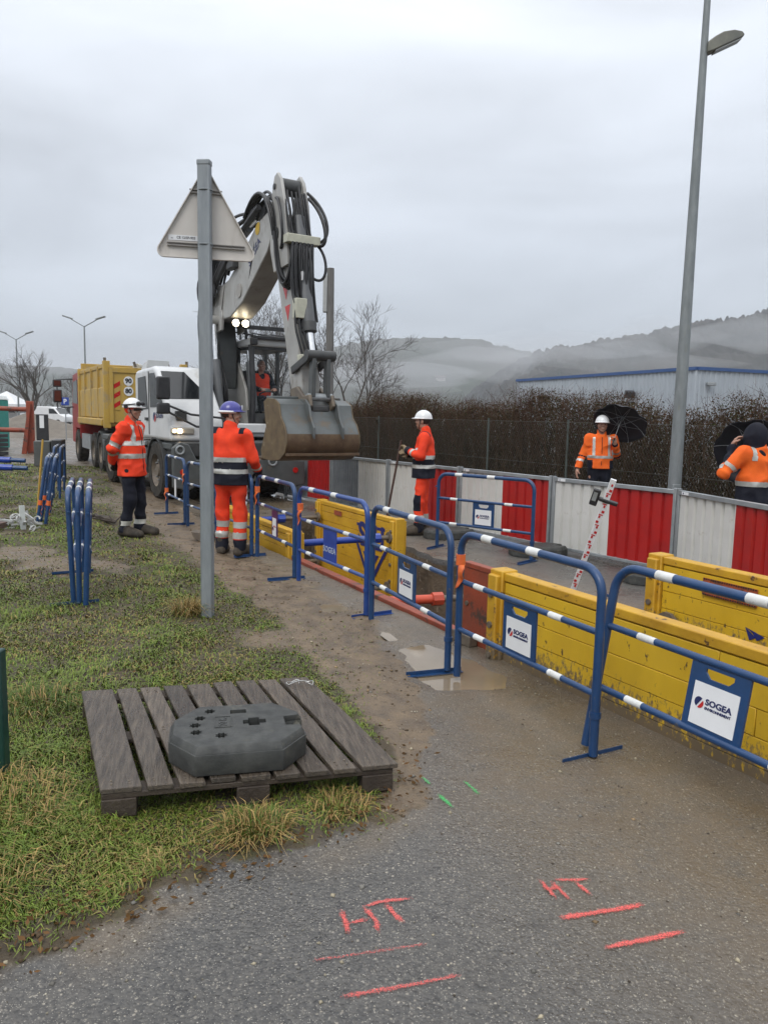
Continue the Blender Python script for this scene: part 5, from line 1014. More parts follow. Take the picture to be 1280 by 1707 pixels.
        if st == 'red_coat':
            bd = [('reflective_band', lambda c: torso(c) & (c[:, 2] > 1.205) & (c[:, 2] < 1.262), REFL), ('reflective_band', lambda c: torso(c) & (c[:, 2] > 1.04) & (c[:, 2] < 1.10), REFL), ('sleeve_band', lambda c: onarm(c, .72, .9), REFL), ('sleeve_band', lambda c: onarm(c, 1.18, 1.38), REFL),
                  ('shoulder_band', lambda c: (np.abs(np.abs(c[:, 0])-.115) < .026) & (c[:, 2] > 1.26) & (c[:, 2] < 1.47), REFL)]
            ms, mf = jm, None
        elif st == 'navy_hem':
            bd = [('reflective_band', lambda c: torso(c) & (c[:, 2] > 1.115) & (c[:, 2] < 1.168), REFL), ('reflective_band', lambda c: torso(c) & (c[:, 2] > .985) & (c[:, 2] < 1.04), REFL), ('sleeve_band', lambda c: onarm(c, 1.45, 1.6), REFL)]
            ms = [jm, NAVY]; mf = lambda c: ((torso(c) & (c[:, 2] < 1.115)) | onarm(c, 1.72, 2.5) | ((c[:, 2] > chest[2]+.01) & (np.abs(c[:, 0]) > .135) & (np.abs(c[:, 0]) < .20))).astype(int)
        elif st == 'soft':
            bd = [('reflective_band', lambda c: torso(c) & (c[:, 2] > 1.12) & (c[:, 2] < 1.165), REFL), ('shoulder_band', lambda c: (np.abs(np.abs(c[:, 0])-.12) < .02) & (c[:, 2] > 1.165) & (c[:, 2] < 1.46), REFL), ('sleeve_band', lambda c: onarm(c, 1.3, 1.45), REFL)]
            ms = [jm, NAVY]; mf = lambda c: ((torso(c) & (np.abs(c[:, 0]) > .135) & (c[:, 2] < 1.09)) | onarm(c, 1.9, 2.5) | onarm(c, 1.0, 1.12)).astype(int)
        elif st == 'parka':
            bd = [('reflective_band', lambda c: torso(c) & (c[:, 2] > 1.085) & (c[:, 2] < 1.14), REFL), ('sleeve_band', lambda c: onarm(c, .62, .76), REFL), ('sleeve_band', lambda c: onarm(c, 1.05, 1.2), REFL), ('shoulder_band', lambda c: (np.abs(np.abs(c[:, 0])-.13) < .026) & (c[:, 2] > 1.36) & (c[:, 2] < 1.50), REFL)]
            ms = [jm, NAVY]; mf = lambda c: ((torso(c) & (c[:, 2] < 1.085)) | onarm(c, 1.25, 2.5)).astype(int)
        else: ms, mf = jm, None
        jk = part('jacket', f, ms, t, mf, bd)
        if st in ('red_coat', 'soft'): MB().tube([V3(.0, .172, hz+.06), V3(0, .158, 1.1), V3(0, .145, 1.3), V3(0, .10, 1.46)], .005, 5).build('zip', NAVY, jk)
        if st == 'red_coat':
            for s in (): MB().bx(-.07, .07, -.006, .006, -.012, .035).build('pocket_flap', jm, jk, loc=(s*.135, .125, .93), rot=(0, 0, -s*.65), bevel=.004)
    if vest:
        f = Field(lo, hi, .0105); f.cone(pel+up*.1, pel+up*.42, .176, .172, .05, (1.26, 1.0, 1)); f.cone(pel+up*.42, pel+up*.80, .172, .166, .06, (1.26, .95, 1)); f.cone(g['shL']+V3(.03, 0, -.03), g['shR']+V3(-.03, 0, -.03), .094, .094, .06)
        for s in 'LR': f.cone(g['sh'+s]+V3(.07 if s == 'R' else -.07, 0, 0), g['el'+s], .10, .10, .01, cut=True)
        f.ell(chest+V3(0, .09, .09), (.07, .12, .16), .01, None, True); f.clip(2, lo=pel[2]+.06); part('vest', f, vest[0], t, None, [('reflective_band', lambda c: (c[:, 2] > 1.14) & (c[:, 2] < 1.19), REFL)])
    if trousers:
        tm, style = trousers; f = Field(lo*V3(1, 1, 1), np.array([hi[0], hi[1], pel[2]+.2]), .0105)
        f.cone(pel+V3(0, 0, -.02), pel+up*.2, .13, .13, .05, (1.2, .92, 1))
        for s in 'LR':
            c_ = g['ank'+s]+V3(0, .0, -.01); f.cone(g['hip'+s], g['knee'+s], .098, .080, .04); f.cone(g['knee'+s], c_, .082, .074, .03)
        f.wrinkle(.011, 3+len(label)*5 % 53, 22); f.clip(2, lo=.045 if not seated else None)
        bd = []; zz = lambda a, b: (lambda c: (c[:, 2] > a) & (c[:, 2] < b))
        if style == 'navy_band': bd = [('reflective_band', zz(.155, .215), REFLW)]
        if style == 'orange': bd = [('reflective_band', zz(.345, .42), REFL), ('reflective_band', zz(.22, .295), REFL)]
        ms = [tm, NAVY]; mf = (lambda c: ((c[:, 2] < .21)).astype(int)) if style == 'orange' else (lambda c: np.zeros(len(c), int))
        if style == 'patched': bd = [('reflective_band', zz(.21, .30), REFL)]; mf = lambda c: ((c[:, 2] < .2) | ((c[:, 2] > .36) & (c[:, 2] < .6) & (c[:, 1] > .02))).astype(int)
        part('trousers', f, ms, t, mf, bd)
    if boots:
        for s in 'LR':
            a, to = g['ank'+s], g['toe'+s]; d = (to-a)*V3(1, 1, 0); d /= np.linalg.norm(d); f = Field(np.minimum(a, to)-.16, np.maximum(a, to)+V3(.16, .16, .18), .0085); h0 = V3(a[0], a[1], .058)-d*.045; tp = V3(to[0], to[1], .042)+d*.03
            if seated: h0 = a-d*.04-V3(0, 0, .04); tp = to+d*.03
            f.cone(h0, tp, .056, .05, .03); f.cone(a, tp+V3(0, 0, .02), .06, .045, .02); f.cone(a+V3(0, 0, .10), a-V3(0, 0, .02), .062, .058, .03); f.cone(h0+d*.1, tp-d*.02, .056, .054, .02, (1, 1, .7))
            if not seated: f.clip(2, lo=0.)
            part('boot', f, [boots, BOOT], t, (lambda c: (c[:, 2] < .022).astype(int)))
    if gloves:
        for s in 'LR':
            w = g['wr'+s]; f = Field(w-.2, w+.2, .006); hand(f, w, g['hd'+s], 1 if s == 'R' else -1, curl[0 if s == 'L' else 1], palmL if s == 'L' else palmR, .004); dd = (g['wr'+s]-g['el'+s]); dd /= np.linalg.norm(dd); f.cone(w-dd*.05, w+dd*.01, .041, .036, .01); part('glove', f, gloves, t)
    if helmet:
        hm, style = helmet; f = Field(H+V3(-.19, -.19, -.06), H+V3(.19, .19, .2), .0065); cy, sy = math.cos(g['yaw']), math.sin(g['yaw']); Rm = [[cy, -sy, 0], [sy, cy, 0], [0, 0, 1]]; C0 = hv(0, -.008, .042)
        f.ell(C0, (.11, .13, .125), .01, Rm); f.clip(2, lo=C0[2]-.004); f.ell(C0+V3(0, 0, -.012), (.098, .118, .112), .004, Rm, True); f.ell(C0+rotz((0, .012, .0), g['yaw']), (.119, .142, .0105), .008, Rm); f.ell(C0+rotz((0, .088, .002), g['yaw']), (.075, .068, .0085), .01, Rm)
        for x in (-.035, 0, .035): f.cone(C0+rotz((x, -.09, .065), g['yaw']), C0+rotz((x, .07, .085), g['yaw']), .006, .006, .012)
        hb = part('helmet', f, hm, t)
        MB().tube([hv(-.088, .0, .045), hv(-.082, .02, -.03), hv(-.055, .045, -.085), hv(0, .062, -.122), hv(.055, .045, -.085), hv(.082, .02, -.03), hv(.088, 0, .045)], .006, 6).build('chin_strap', STRAP, hb)
        if style == 'goggles':
            f = Field(C0-.2, C0+.2, .0075)
            for s in (-1, 1): f.ell(C0+rotz((s*.045, .118, .048), g['yaw']), (.05, .026, .033), .015, Rm)
            part('goggles', f, mat('goggle_lens', (.012, .012, .014), .15), hb)
            for s in (-1, 1): MB().tube([C0+rotz((s*.09, .095, .045), g['yaw']), C0+rotz((s*.12, .0, .035), g['yaw']), C0+rotz((s*.08, -.11, .03), g['yaw'])], .007, 6).build('goggle_strap', STRAP, hb); MB().lathe([(.028, -.01), (.028, .01)], 12, (0, 0, 0), 'x').build('side_mount', STRAP, hb, loc=tuple(C0+rotz((s*.112, -.025, .01), g['yaw'])), rot=(0, 0, g['yaw']))
        if style == 'lamp':
            MB().bx(-.03, .03, -.008, .008, -.03, .03).build('front_badge', mat('clear_visor', (.5, .52, .55), .15), hb, loc=tuple(C0+rotz((0.02, .128, .045), g['yaw'])), rot=(0, 0, g['yaw']), bevel=.006)
            f = Field(H+V3(-.19, -.19, -.06), H+V3(.19, .19, .2), .0075); f.ell(C0+rotz((0, -.012, -.002), g['yaw']), (.124, .14, .03), .005, Rm); f.ell(C0+rotz((0, .14, 0), g['yaw']), (.16, .09, .09), .004, Rm, True); part('rim_band', f, H_WHT, hb)
            MB().tube([hv(-.109, -.02, .075), hv(-.11, .0, .073)], .012, 6).build('side_clip', H_WHT, hb)
        if style == 'glasses' or style == 'goggles': MB().tube([hv(-.075, .055, .012), hv(-.06, .098, .012), hv(0, .108, .014), hv(.06, .098, .012), hv(.075, .055, .012)], .012, 6).build('glasses', mat('tinted_glasses', (.02, .02, .022), .12), t)
    if hood:
        f = Field(H-.24, H+.24, .0085); f.ell(H+V3(0, -.02, .02), (.118, .135, .142), .03); f.cone(H+V3(0, -.03, -.08), H+V3(0, -.03, -.17), .105, .13, .04); f.ell(H+V3(0, .13, .0), (.085, .10, .11), .01, None, True); f.wrinkle(.007, 5, 26); f.clip(2, lo=H[2]-.19); part('hood', f, hood, t)
    return t
def at_dir(dx, dy): n = math.hypot(dx, dy); return (dx/n, dy/n)
# 1: red coat, hands clasped behind the back, looking right
person((-3.40, 10.33), at_dir(.97, -.22), 'worker in long red coat and white helmet with goggles, hands behind the back', dict(elL=(-.27, -.12, 1.17), elR=(.27, -.12, 1.17), wrL=(-.08, -.225, .96), wrR=(.08, -.235, .98), hdL=(.6, -.12, -.5), hdR=(-.6, -.12, -.5), kneeR=(.11, .03, .5), toeR=(.17, .17, .035), ankL=(-.11, .03, .10), kneeL=(-.11, .05, .5), toeL=(-.13, .22, .035), ankR=(.12, -.06, .1), yaw=.0),
       (HIVIS_R, .80, 'red_coat'), (NAVY, 'navy_band'), BOOT, (H_WHT, 'goggles'), GLOVE, hair=HIVIS_R, palmL=(0, -1, 0), palmR=(0, -1, 0), scale=1.02)
# 2: blue helmet, back to the camera, head turned right
person((-1.83, 9.12), at_dir(.22, .97), 'worker in blue helmet and orange suit seen from behind beside the sign post', dict(elR=(.275, .03, 1.15), wrR=(.26, .20, .99), hdR=(-.1, .6, -.4), elL=(-.27, .02, 1.15), wrL=(-.24, .19, .98), hdL=(.2, .6, -.4), yaw=-1.15, ankL=(-.13, .03, .1), kneeL=(-.125, .05, .5), toeL=(-.17, .2, .035)),
       (HIVIS_R, .85, 'navy_hem'), (HIVIS_R, 'orange'), BOOTM, (H_BLU, 'lamp'), GLOVE, palmL=(0, 0, -1), palmR=(0, 0, -1), scale=1.015)
# 3: white helmet, both hands on a long bar
P3 = (.56, 11.1); F3 = at_dir(-.93, .10)
person(P3, F3, 'worker in white helmet and orange trousers leaning both hands on a long bar', dict(elL=(-.26, .04, 1.17), wrL=(-.05, .25, 1.24), hdL=(.35, .25, .2), elR=(.26, .04, 1.17), wrR=(.05, .25, 1.17), hdR=(-.35, .25, .25), yaw=-.25, kneeL=(-.10, .05, .5), ankL=(-.11, .04, .1), toeL=(-.14, .22, .035)),
       (HIVIS_R, .84, 'navy_hem'), (HIVIS_R, 'patched'), BOOTM, (H_WHT, 'plain'), GLOVT, curl=(1.0, 1.0), palmL=(.3, .9, 0), palmR=(-.3, .9, 0), scale=.99)
def loc2w(P, F_, v): a = math.atan2(-F_[0], F_[1]); q = rotz(v, a); return Vector((P[0]+q[0], P[1]+q[1], q[2]))
br = T('digging_bar', 'long rusty steel bar held upright by the worker in white helmet', 'bar', (0, 0, 0)); MB().tube([loc2w(P3, F3, (.0, .56, .0)), loc2w(P3, F3, (0, .335, 1.36))], .016, 8).build('shaft', mat('rusty_bar', (.07, .035, .025), .6), br)
# 4: umbrella man behind the hoarding
P4 = (3.46, 12.4); F4 = at_dir(-.12, -.99)
person(P4, F4, 'worker in orange jacket holding a black umbrella in front of the hedge', dict(elL=(-.275, -.02, 1.16), wrL=(-.19, .19, 1.36), hdL=(.0, .12, .9), elR=(.29, -.03, 1.15), wrR=(.36, .06, .92), hdR=(.15, .25, -.9), kneeL=(-.06, .02, .5), ankL=(-.05, .0, .1), toeL=(-.05, .18, .035)),
       (HIVIS_O, .95, 'soft'), (NAVY, 'plain'), BOOT, (H_WHT, 'plain'), None, curl=(1.1, .4), palmL=(.9, .3, 0), scale=.985)
def umbrella(base, axis, R, label, tip=.95):
    t = T('umbrella', label, 'umbrella', base); ax = Vector(axis).normalized(); a = ax.orthogonal().normalized(); b = ax.cross(a); n_ = 8; rings = 7; V = []; top = ax*tip
    for i in range(rings):
        u = i/(rings-1)
        for j in range(n_*4):
            an = 2*math.pi*j/(n_*4); sag = (1-abs(math.cos(an*n_/2)))*u*u; rr = R*math.sin(u*1.12)/math.sin(1.12)*(1-.07*sag); dz = R*.62*(1-math.cos(u*1.12))+.02*sag*u; V.append(top-ax*dz+(a*math.cos(an)+b*math.sin(an))*rr)
    k = n_*4; F = [(i*k+j, i*k+(j+1) % k, (i+1)*k+(j+1) % k, (i+1)*k+j) for i in range(rings-1) for j in range(k)]; mb = MB(); mb.add(V, F); o = mb.build('canopy', UMBR, t, ang=60); md = o.modifiers.new('s', 'SOLIDIFY'); md.thickness = .003
    MB().tube([Vector(), top+ax*.05], .006, 6).build('shaft', M_STEEL, t); MB().tube([-ax*.1, ax*.04], .013, 8).build('handle', M_BLKP, t)
    for j in range(n_):
        an = 2*math.pi*j/n_; P_ = []
        for i in range(rings): u = i/(rings-1); P_.append(top-ax*(R*.62*(1-math.cos(u*1.12))+.006)+(a*math.cos(an)+b*math.sin(an))*R*math.sin(u*1.12)/math.sin(1.12)*.99)
        MB().tube(P_, .003, 4).build('rib', M_STEEL, t)
        MB().tube([ax*tip*.6, P_[4]], .0025, 4).build('stretcher', M_STEEL, t)
h4 = loc2w(P4, F4, (-.165, .22, 1.415)); umbrella(h4, (.34, .50, .62), .44, 'black umbrella held over the worker standing by the hedge', .50)
# 5: hooded worker at the right edge, back to the camera, hand at the face
P5 = (3.86, 8.0); F5 = at_dir(-.30, .95)
person(P5, F5, 'hooded worker in orange and navy parka at the right edge, hand raised to the face', dict(elL=(-.36, .06, 1.22), wrL=(-.17, .17, 1.50), hdL=(.35, .02, .9), elR=(.30, .02, 1.15), wrR=(.12, .24, 1.2), hdR=(-.2, .4, .6), head=(-.02, .05, 1.60), yaw=.35, pitch=-.1),
       (HIVIS_O, .78, 'parka'), (NAVY, 'plain'), BOOT, None, None, curl=(.9, .9), palmL=(.6, -.5, 0), palmR=(-.8, .5, 0), hood=NAVY, scale=.975)
umbrella(loc2w(P5, F5, (.14, .30, 1.2)), (.50, .55, .36), .46, 'black umbrella held in front of the hooded worker at the right edge', .5)

# ================================================================== WHEELED EXCAVATOR ON A ROAD CARRIER
EXO = (-3.45, 15.7); EXA = math.atan2(-.854, .52)
ex = T('excavator', 'white and grey truck mounted excavator with raised boom and wide bucket', 'excavator', (EXO[0], EXO[1], 0), EXA)
M_EXW = mat('excavator_white_paint', (.66, .67, .67), .32, col2=(.58, .59, .59), scale=2.5, coat=.4, dirt=(.42, .40, .36), dscale=3, dlo=.6, dhi=.75)
M_EXB = mat('boom_off_white_paint', (.38, .378, .36), .42, col2=(.29, .285, .265), scale=3, coat=.2, dirt=(.2, .18, .155), dscale=5, dlo=.56, dhi=.70, stretch=(1, 1, .5))
M_EXG = mat('excavator_grey_paint', (.085, .092, .092), .45, col2=(.06, .066, .066), scale=4, dirt=(.12, .105, .08), dscale=4, dlo=.58, dhi=.7)
M_EXD = mat('excavator_dark_steel', (.035, .037, .038), .5, col2=(.055, .056, .055), scale=8); M_CYL = mat('grey_cylinder_paint', (.115, .12, .125), .4, col2=(.09, .095, .1), scale=5); M_CHR = mat('chromed_rod', (.75, .76, .77), .15, .9)
M_HOSE = mat('black_hose', (.014, .014, .015), .42); M_CLR = mat('cab_glass', (.10, .12, .12), .04, alpha=.05); M_TAN = mat('boom_underside_paint', (.33, .315, .29), .45, col2=(.27, .255, .235), scale=4, dirt=(.2, .185, .16), dscale=5, dlo=.55, dhi=.7)
M_LIT = mat('lit_work_light', (.9, .85, .7), .3, emit=(1, .86, .6), estr=14.); M_LITH = mat('lit_headlight', (.9, .8, .6), .3, emit=(1, .68, .32), estr=16.); M_AMB = mat('amber_beacon', (.8, .18, .02), .25); M_REFR = mat('red_reflector', (.5, .015, .012), .25)
def wheel(par, x, y, R, w, name='wheel', m_rim=None):
    pr = [(R*.58, -w/2), (R*.93, -w/2), (R, -w*.38), (R, w*.38), (R*.93, w/2), (R*.58, w/2)]
    o = MB().lathe(pr, 36, (x, y, R), 'y', caps=False).build(name, M_TYRE, par, ang=30); sd_ = 1 if y > 0 else -1; tm = []
    for k in range(28):
        a = 2*math.pi*k/28; c, s_ = math.cos(a), math.sin(a); Rm = Matrix(((c, 0, -s_), (0, 1, 0), (s_, 0, c)))
        tm.append(1)
        for yy in (-1, 1): MBT.bx(R*.985, R*1.022, yy*w*.24-w*.2, yy*w*.24+w*.2, -.03, .03, R=Rm, c=(x, y, R))
    tag(MBT.build('tread', M_TYRE, o), kind='stuff'); MBT.__init__()
    MB().lathe([(.0001, .0), (R*.2, .0), (R*.22, -.05), (R*.5, -.07), (R*.57, .02), (R*.585, .02), (R*.585, -.1)], 28, (x, y+sd_*(w/2-.03), R), 'y').build('rim', m_rim or M_RUST, o) if sd_ > 0 else MB().lathe([(.0001, .0), (R*.2, .0), (R*.22, .05), (R*.5, .07), (R*.57, -.02), (R*.585, -.02), (R*.585, .1)], 28, (x, y-(w/2-.03), R), 'y').build('rim', m_rim or M_RUST, o)
    for k in range(8): a = 2*math.pi*k/8; MB().tube([(x+R*.34*math.cos(a), y+sd_*(w/2-.10), R+R*.34*math.sin(a)), (x+R*.34*math.cos(a), y+sd_*(w/2-.045), R+R*.34*math.sin(a))], .02, 6).build('wheel_nut', M_STEEL, o)
    return o
MBT = MB()
for x in (0, -2.9, -4.15):
    for s in (-1, 1): wheel(ex, x, s*1.02, .56, .42)
MB().bx(-5.0, 1.1, -.5, .5, .62, 1.0).build('chassis', M_EXD, ex, bevel=.02)
for x in (0, -2.9, -4.15): MB().tube([(x, -.95, .56), (x, .95, .56)], .1, 10).build('axle', M_EXD, ex)
# arched wings over the front wheels
for s in (-1, 1):
    mb = MB(); P_ = [(.68*math.cos(a), .56+.66*math.sin(a)) for a in np.linspace(-.1, math.pi+.1, 14)]; Q_ = [(.64*math.cos(a), .56+.62*math.sin(a)) for a in np.linspace(math.pi+.1, -.1, 14)]
    mb.prism(P_+Q_, s*1.02-.22, s*1.02+.22); mb.build('wheel_arch', M_EXD, ex)
# blade with lifting arms
bl = MB().prism([(-1.3, .34), (-1.3, 1.06), (-1.16, 1.17), (-1.0, 1.12), (-.86, .84), (.86, .84), (1.3, .80), (1.32, .34), (1.0, .28), (.75, .42), (-.75, .42), (-1.0, .28)], 1.36, 1.46, 'yz').build('blade', M_EXG, ex, bevel=.02)
MB().bx(1.30, 1.36, -1.2, 1.2, .45, .55).build('blade_rib', M_EXG, bl, bevel=.01)
for y in (-1.12, 1.1): MB().tube([(1.455, y, .62), (1.475, y, .62)], .055, 14).build('reflector', M_REFR, bl)
for y in (-.5, .5): MB().bar((.6, y, .75), (1.37, y, .65), .14, .2).build('blade_arm', M_EXG, bl)
MB().tube(arc((1.47, -.52, .92), .09, 0, 360, 18, (0, 1, 0), (0, 0, 1)), .022, 8).build('tow_ring', M_STEEL, bl); MB().tube(arc((1.47, -1.17, 1.02), .07, 0, 360, 14, (0, 1, 0), (0, 0, 1)), .02, 8).build('lifting_eye', M_STEEL, bl); MB().tube(arc((1.47, .62, .80), .08, 0, 360, 14, (0, 1, 0), (0, 0, 1)), .02, 8).build('tow_ring', M_STEEL, bl)
# side tool boxes and rails
for x0, x1 in ((-2.1, -.75), (-5.0, -4.85)): MB().bx(x0, x1, -1.22, -.55, .45, .98).build('tool_box', M_EXG, ex, bevel=.02)
for z in (1.06, .40): MB().bx(-2.3, -.7, -1.26, -1.2, z-.04, z+.04).build('side_rail', M_STEEL, ex, bevel=.01)
for x0, x1 in ((-2.25, -.75),): MB().bx(x0, x1, .55, 1.22, .45, .98).build('tool_box', M_EXG, ex, bevel=.02)
MB().bx(-5.1, 1.0, -1.2, 1.2, 1.0, 1.12).build('deck', M_EXG, ex, bevel=.02)
MB().bx(.2, 1.25, -1.15, 1.15, .88, 1.16).build('front_apron', M_EXD, ex, bevel=.03)
# driving cab with raked nose
prof = [(-1.45, 1.16), (-1.45, 2.42), (-1.36, 2.54), (-.02, 2.58), (.22, 2.50), (.92, 1.80), (1.10, 1.50), (1.13, 1.16)]
dcab = MB().prism(prof, -1.25, -.22).build('driving_cab', M_EXW, ex, bevel=.12, seg=4)
def quad_on(pts, name, m, par, th=.012): mb = MB(); P_ = [Vector(p) for p in pts]; n_ = (P_[1]-P_[0]).cross(P_[2]-P_[0]).normalized()*th; k = len(P_); mb.add([p+n_ for p in P_]+[p-n_ for p in P_], [tuple(range(k)), tuple(range(2*k-1, k-1, -1))]+[(i, k+i, k+(i+1) % k, (i+1) % k) for i in range(k)]); return mb.build(name, m, par)
def nose(t, y): a, b = Vector((.22, 0, 2.50)), Vector((.92, 0, 1.80)); p = a.lerp(b, t); return (p.x, y, p.z)
quad_on([nose(.05, -1.17), nose(.05, -.72), nose(.78, -.36), nose(.80, -1.17)], 'windscreen', M_GLS, dcab)
quad_on([(-1.15, -1.25, 2.38), (-.55, -1.25, 2.40), (-.4, -1.25, 1.75), (-1.15, -1.25, 1.72)], 'side_window', M_GLS, dcab)
quad_on([(-.25, -1.25, 2.44), (.1, -1.25, 2.44), (.72, -1.25, 1.80), (-.2, -1.25, 1.78)], 'side_window', M_GLS, dcab)
MB().bx(-.33, -.30, -1.262, -1.25, 1.25, 2.48).build('door_seam', M_EXD, dcab); MB().bx(-.55, -.4, -1.285, -1.25, 1.52, 1.58).build('door_handle', M_EXD, dcab); MB().bx(-1.3, -1.0, -1.262, -1.25, 1.45, 1.52).build('vent', M_EXD, dcab)
f4 = frame((.30, -1.2615, 1.60), (1, 0, 0), (0, 0, 1)); drop_logo(dcab, f4 @ Matrix.Translation((-.2, .0, 0)), .09); text('SOGEA', .15, M_NAVYI, dcab, f4 @ Matrix.Translation((.16, .03, .001)), off=.003)
MB().bx(1.0, 1.105, -1.12, -.93, 1.55, 1.72).build('dash_panel', M_EXD, dcab); 
hl_ = MB().bx(1.02, 1.155, -1.235, -.80, 1.29, 1.42).build('headlight', mat('headlight_glass', (.45, .42, .36), .15), ex, bevel=.03, seg=3); MB().lathe([(.045, 0), (.045, .02)], 16, (1.15, -1.08, 1.355), 'x').build('lit_bulb', M_LITH, hl_); MB().lathe([(.028, 0), (.028, .015)], 14, (1.152, -1.18, 1.355), 'x').build('side_bulb', M_LITH, hl_)
MB().tube([(1.16, -.25, 1.60), (1.2, -.25, 1.60), (1.25, -.9, 1.66), (1.2, -1.36, 1.84)], .022, 6).build('mirror_arm', M_BLKP, dcab); MB().tube([(1.16, -.25, 1.42), (1.26, -.8, 1.44), (1.2, -1.3, 1.7)], .022, 6).build('mirror_arm', M_BLKP, dcab); MB().bx(1.16, 1.22, -.27, -.22, 1.4, 1.62).build('arm_bracket', M_BLKP, dcab)
for z0, z1, w in ((1.92, 2.33, .12), (1.66, 1.86, .115)): MB().bx(1.12, 1.24, -1.38-w, -1.38+w, z0, z1).build('mirror', M_BLKP, dcab, bevel=.035, seg=3)
MB().prism([(-1.25, 2.5), (-.75, 2.56), (-.62, 2.72), (-1.0, 2.66)], -1.18, -.75).build('roof_flap', M_EXW, dcab)
# upper structure
MB().lathe([(.75, 1.12), (.75, 1.3), (.68, 1.34)], 30, (-1.0, .25, 0)).build('slew_ring', M_EXD, ex)
MB().prism([(-3.6, 1.3), (-3.6, 2.1), (-3.3, 2.3), (-1.7, 2.3), (-1.5, 2.1), (-1.5, 1.3)], .1, 1.3).build('engine_hood', M_EXG, ex, bevel=.06); MB().bx(-3.2, -1.8, .3, .9, 2.31, 2.5).build('roof_grille', M_EXD, ex, bevel=.02)
MB().bx(-1.5, .45, -.1, 1.5, 1.3, 1.5).build('turret_floor', M_EXW, ex, bevel=.03)
YB = .364
for s in (-1, 1): MB().prism([(-1.3, 1.5), (.25, 1.5), (.1, 2.2), (-.35, 2.75), (-.75, 2.75), (-1.2, 2.3)], YB+s*.26-.03, YB+s*.26+.03).build('boom_bracket', M_EXB, ex, bevel=.015)
lo_b = MB().prism([(-.75, 2.25), (-.3, 2.2), (-.25, 3.0), (-.45, 3.9), (-.75, 4.25), (-1.1, 4.2), (-1.15, 3.8), (-.95, 3.0)], YB-.2, YB+.2).build('lower_boom', M_EXG, ex, bevel=.03)
for s in (-1, 1):   # lift cylinders
    o = MB().tube([(.25, YB+s*.36, 1.75), (.02, YB+s*.36, 2.75)], .085, 14).build('lift_cylinder', M_CYL, ex); MB().tube([(.02, YB+s*.36, 2.75), (-.16, YB+s*.34, 3.55)], .05, 12).build('rod', M_CHR, o); MB().tube([(-.16, YB+s*.24, 3.55), (-.16, YB+s*.42, 3.55)], .1, 12).build('pin', M_EXB, o)
    MB().prism([(-.3, 3.3), (.06, 3.35), (.12, 3.62), (-.02, 3.85), (-.45, 3.8)], YB+s*.235-.025, YB+s*.235+.025).build('boom_ear', M_EXB, ex, bevel=.01)
UB = [(-1.1, 4.02), (-.95, 3.78), (-.45, 3.56), (.5, 3.56), (1.15, 3.78), (2.35, 4.5), (2.62, 4.85), (2.40, 5.16), (1.85, 5.05), (1.1, 4.62), (.4, 4.28), (-.3, 4.18), (-1.0, 4.2)]
mb = MB(); mb.prism(UB, YB-.23, YB+.23, mi=0, mie=1); ub = mb.build('upper_boom', [M_EXB, M_TAN], ex, bevel=.02)
MB().tube([(1.0, YB-.25, 4.0), (1.0, YB+.25, 4.0)], .13, 18).build('boom_pin', M_TAN, ub)
for s in (-1, 1):
    MB().prism([(-1.05, 4.0), (-.3, 3.62), (.05, 3.75), (.2, 4.2), (-.3, 4.28), (-1.0, 4.25)], YB+s*.245-.012, YB+s*.245+.012).build('knuckle_plate', M_EXB, ub, bevel=.008)
ft = frame((1.75, YB-.234, 4.58), (.83, 0, .55), (-.55, 0, .83)); text('SOGEA', .2, M_NAVYI, ub, ft, off=.003); mb = MB(); mb.add([ft @ Vector((.35+.12*math.cos(a), .22+.1*math.sin(a), .002)) for a in np.linspace(0, 5, 14)], [tuple(range(14))]); mb.build('yellow_mark', mat('yellow_ink2', (.55, .36, .03), .5), ub)
o = MB().tube([(-.9, YB, 4.75), (.9, YB, 5.22)], .1, 14).build('adjust_cylinder', M_CYL, ex); MB().tube([(.9, YB, 5.22), (1.75, YB, 5.42)], .055, 12).build('rod', M_CHR, o); MB().bx(1.6, 1.85, YB-.08, YB+.08, 5.12, 5.45).build('clevis', M_EXD, o, bevel=.02)
# dipper arm
for s in (-1, 1):
    MB().prism([(2.46, 4.5), (2.46, 5.05), (2.56, 5.5), (2.64, 5.67), (2.76, 5.71), (2.9, 5.57), (3.06, 5.15), (3.14, 4.7), (3.2, 4.15), (2.62, 4.1)], YB+s*.20-.028, YB+s*.20+.028).build('arm_cheek', M_EXB, ex, bevel=.012)
mb = MB(); mb.prism([(2.58, 4.45), (3.10, 4.6), (3.22, 4.1), (3.66, 2.15), (3.60, 1.95), (3.38, 1.92), (3.22, 2.1), (2.62, 4.1)], YB-.165, YB+.165); arm = mb.build('dipper_arm', M_EXB, ex, bevel=.02)
for z, s in ((3.86, 0), (3.5, 1)): mb = MB(); mb.add([(2.86+s*.1, YB-.168, z), (3.1+s*.08, YB-.168, z+.02), (3.02+s*.08, YB-.168, z-.26)], [(0, 1, 2)]); mb.build('red_arrow', M_REFR, arm)
MB().tube([(2.72, YB-.25, 4.72), (2.72, YB+.25, 4.72)], .12, 16).build('arm_pivot', M_EXD, ex); MB().tube([(2.72, YB-.17, 5.5), (2.72, YB+.17, 5.5)], .14, 16).build('cylinder_pin', M_EXD, ex); MB().tube([(2.66, YB-.245, 5.5), (2.66, YB+.245, 5.5)], .05, 10).build('pin_boss', M_EXD, ex)
MB().tube([(2.72, YB, 5.5), (2.25, YB, 5.3), (1.75, YB, 5.42)], .07, 10).build('arm_link', M_EXD, ex)
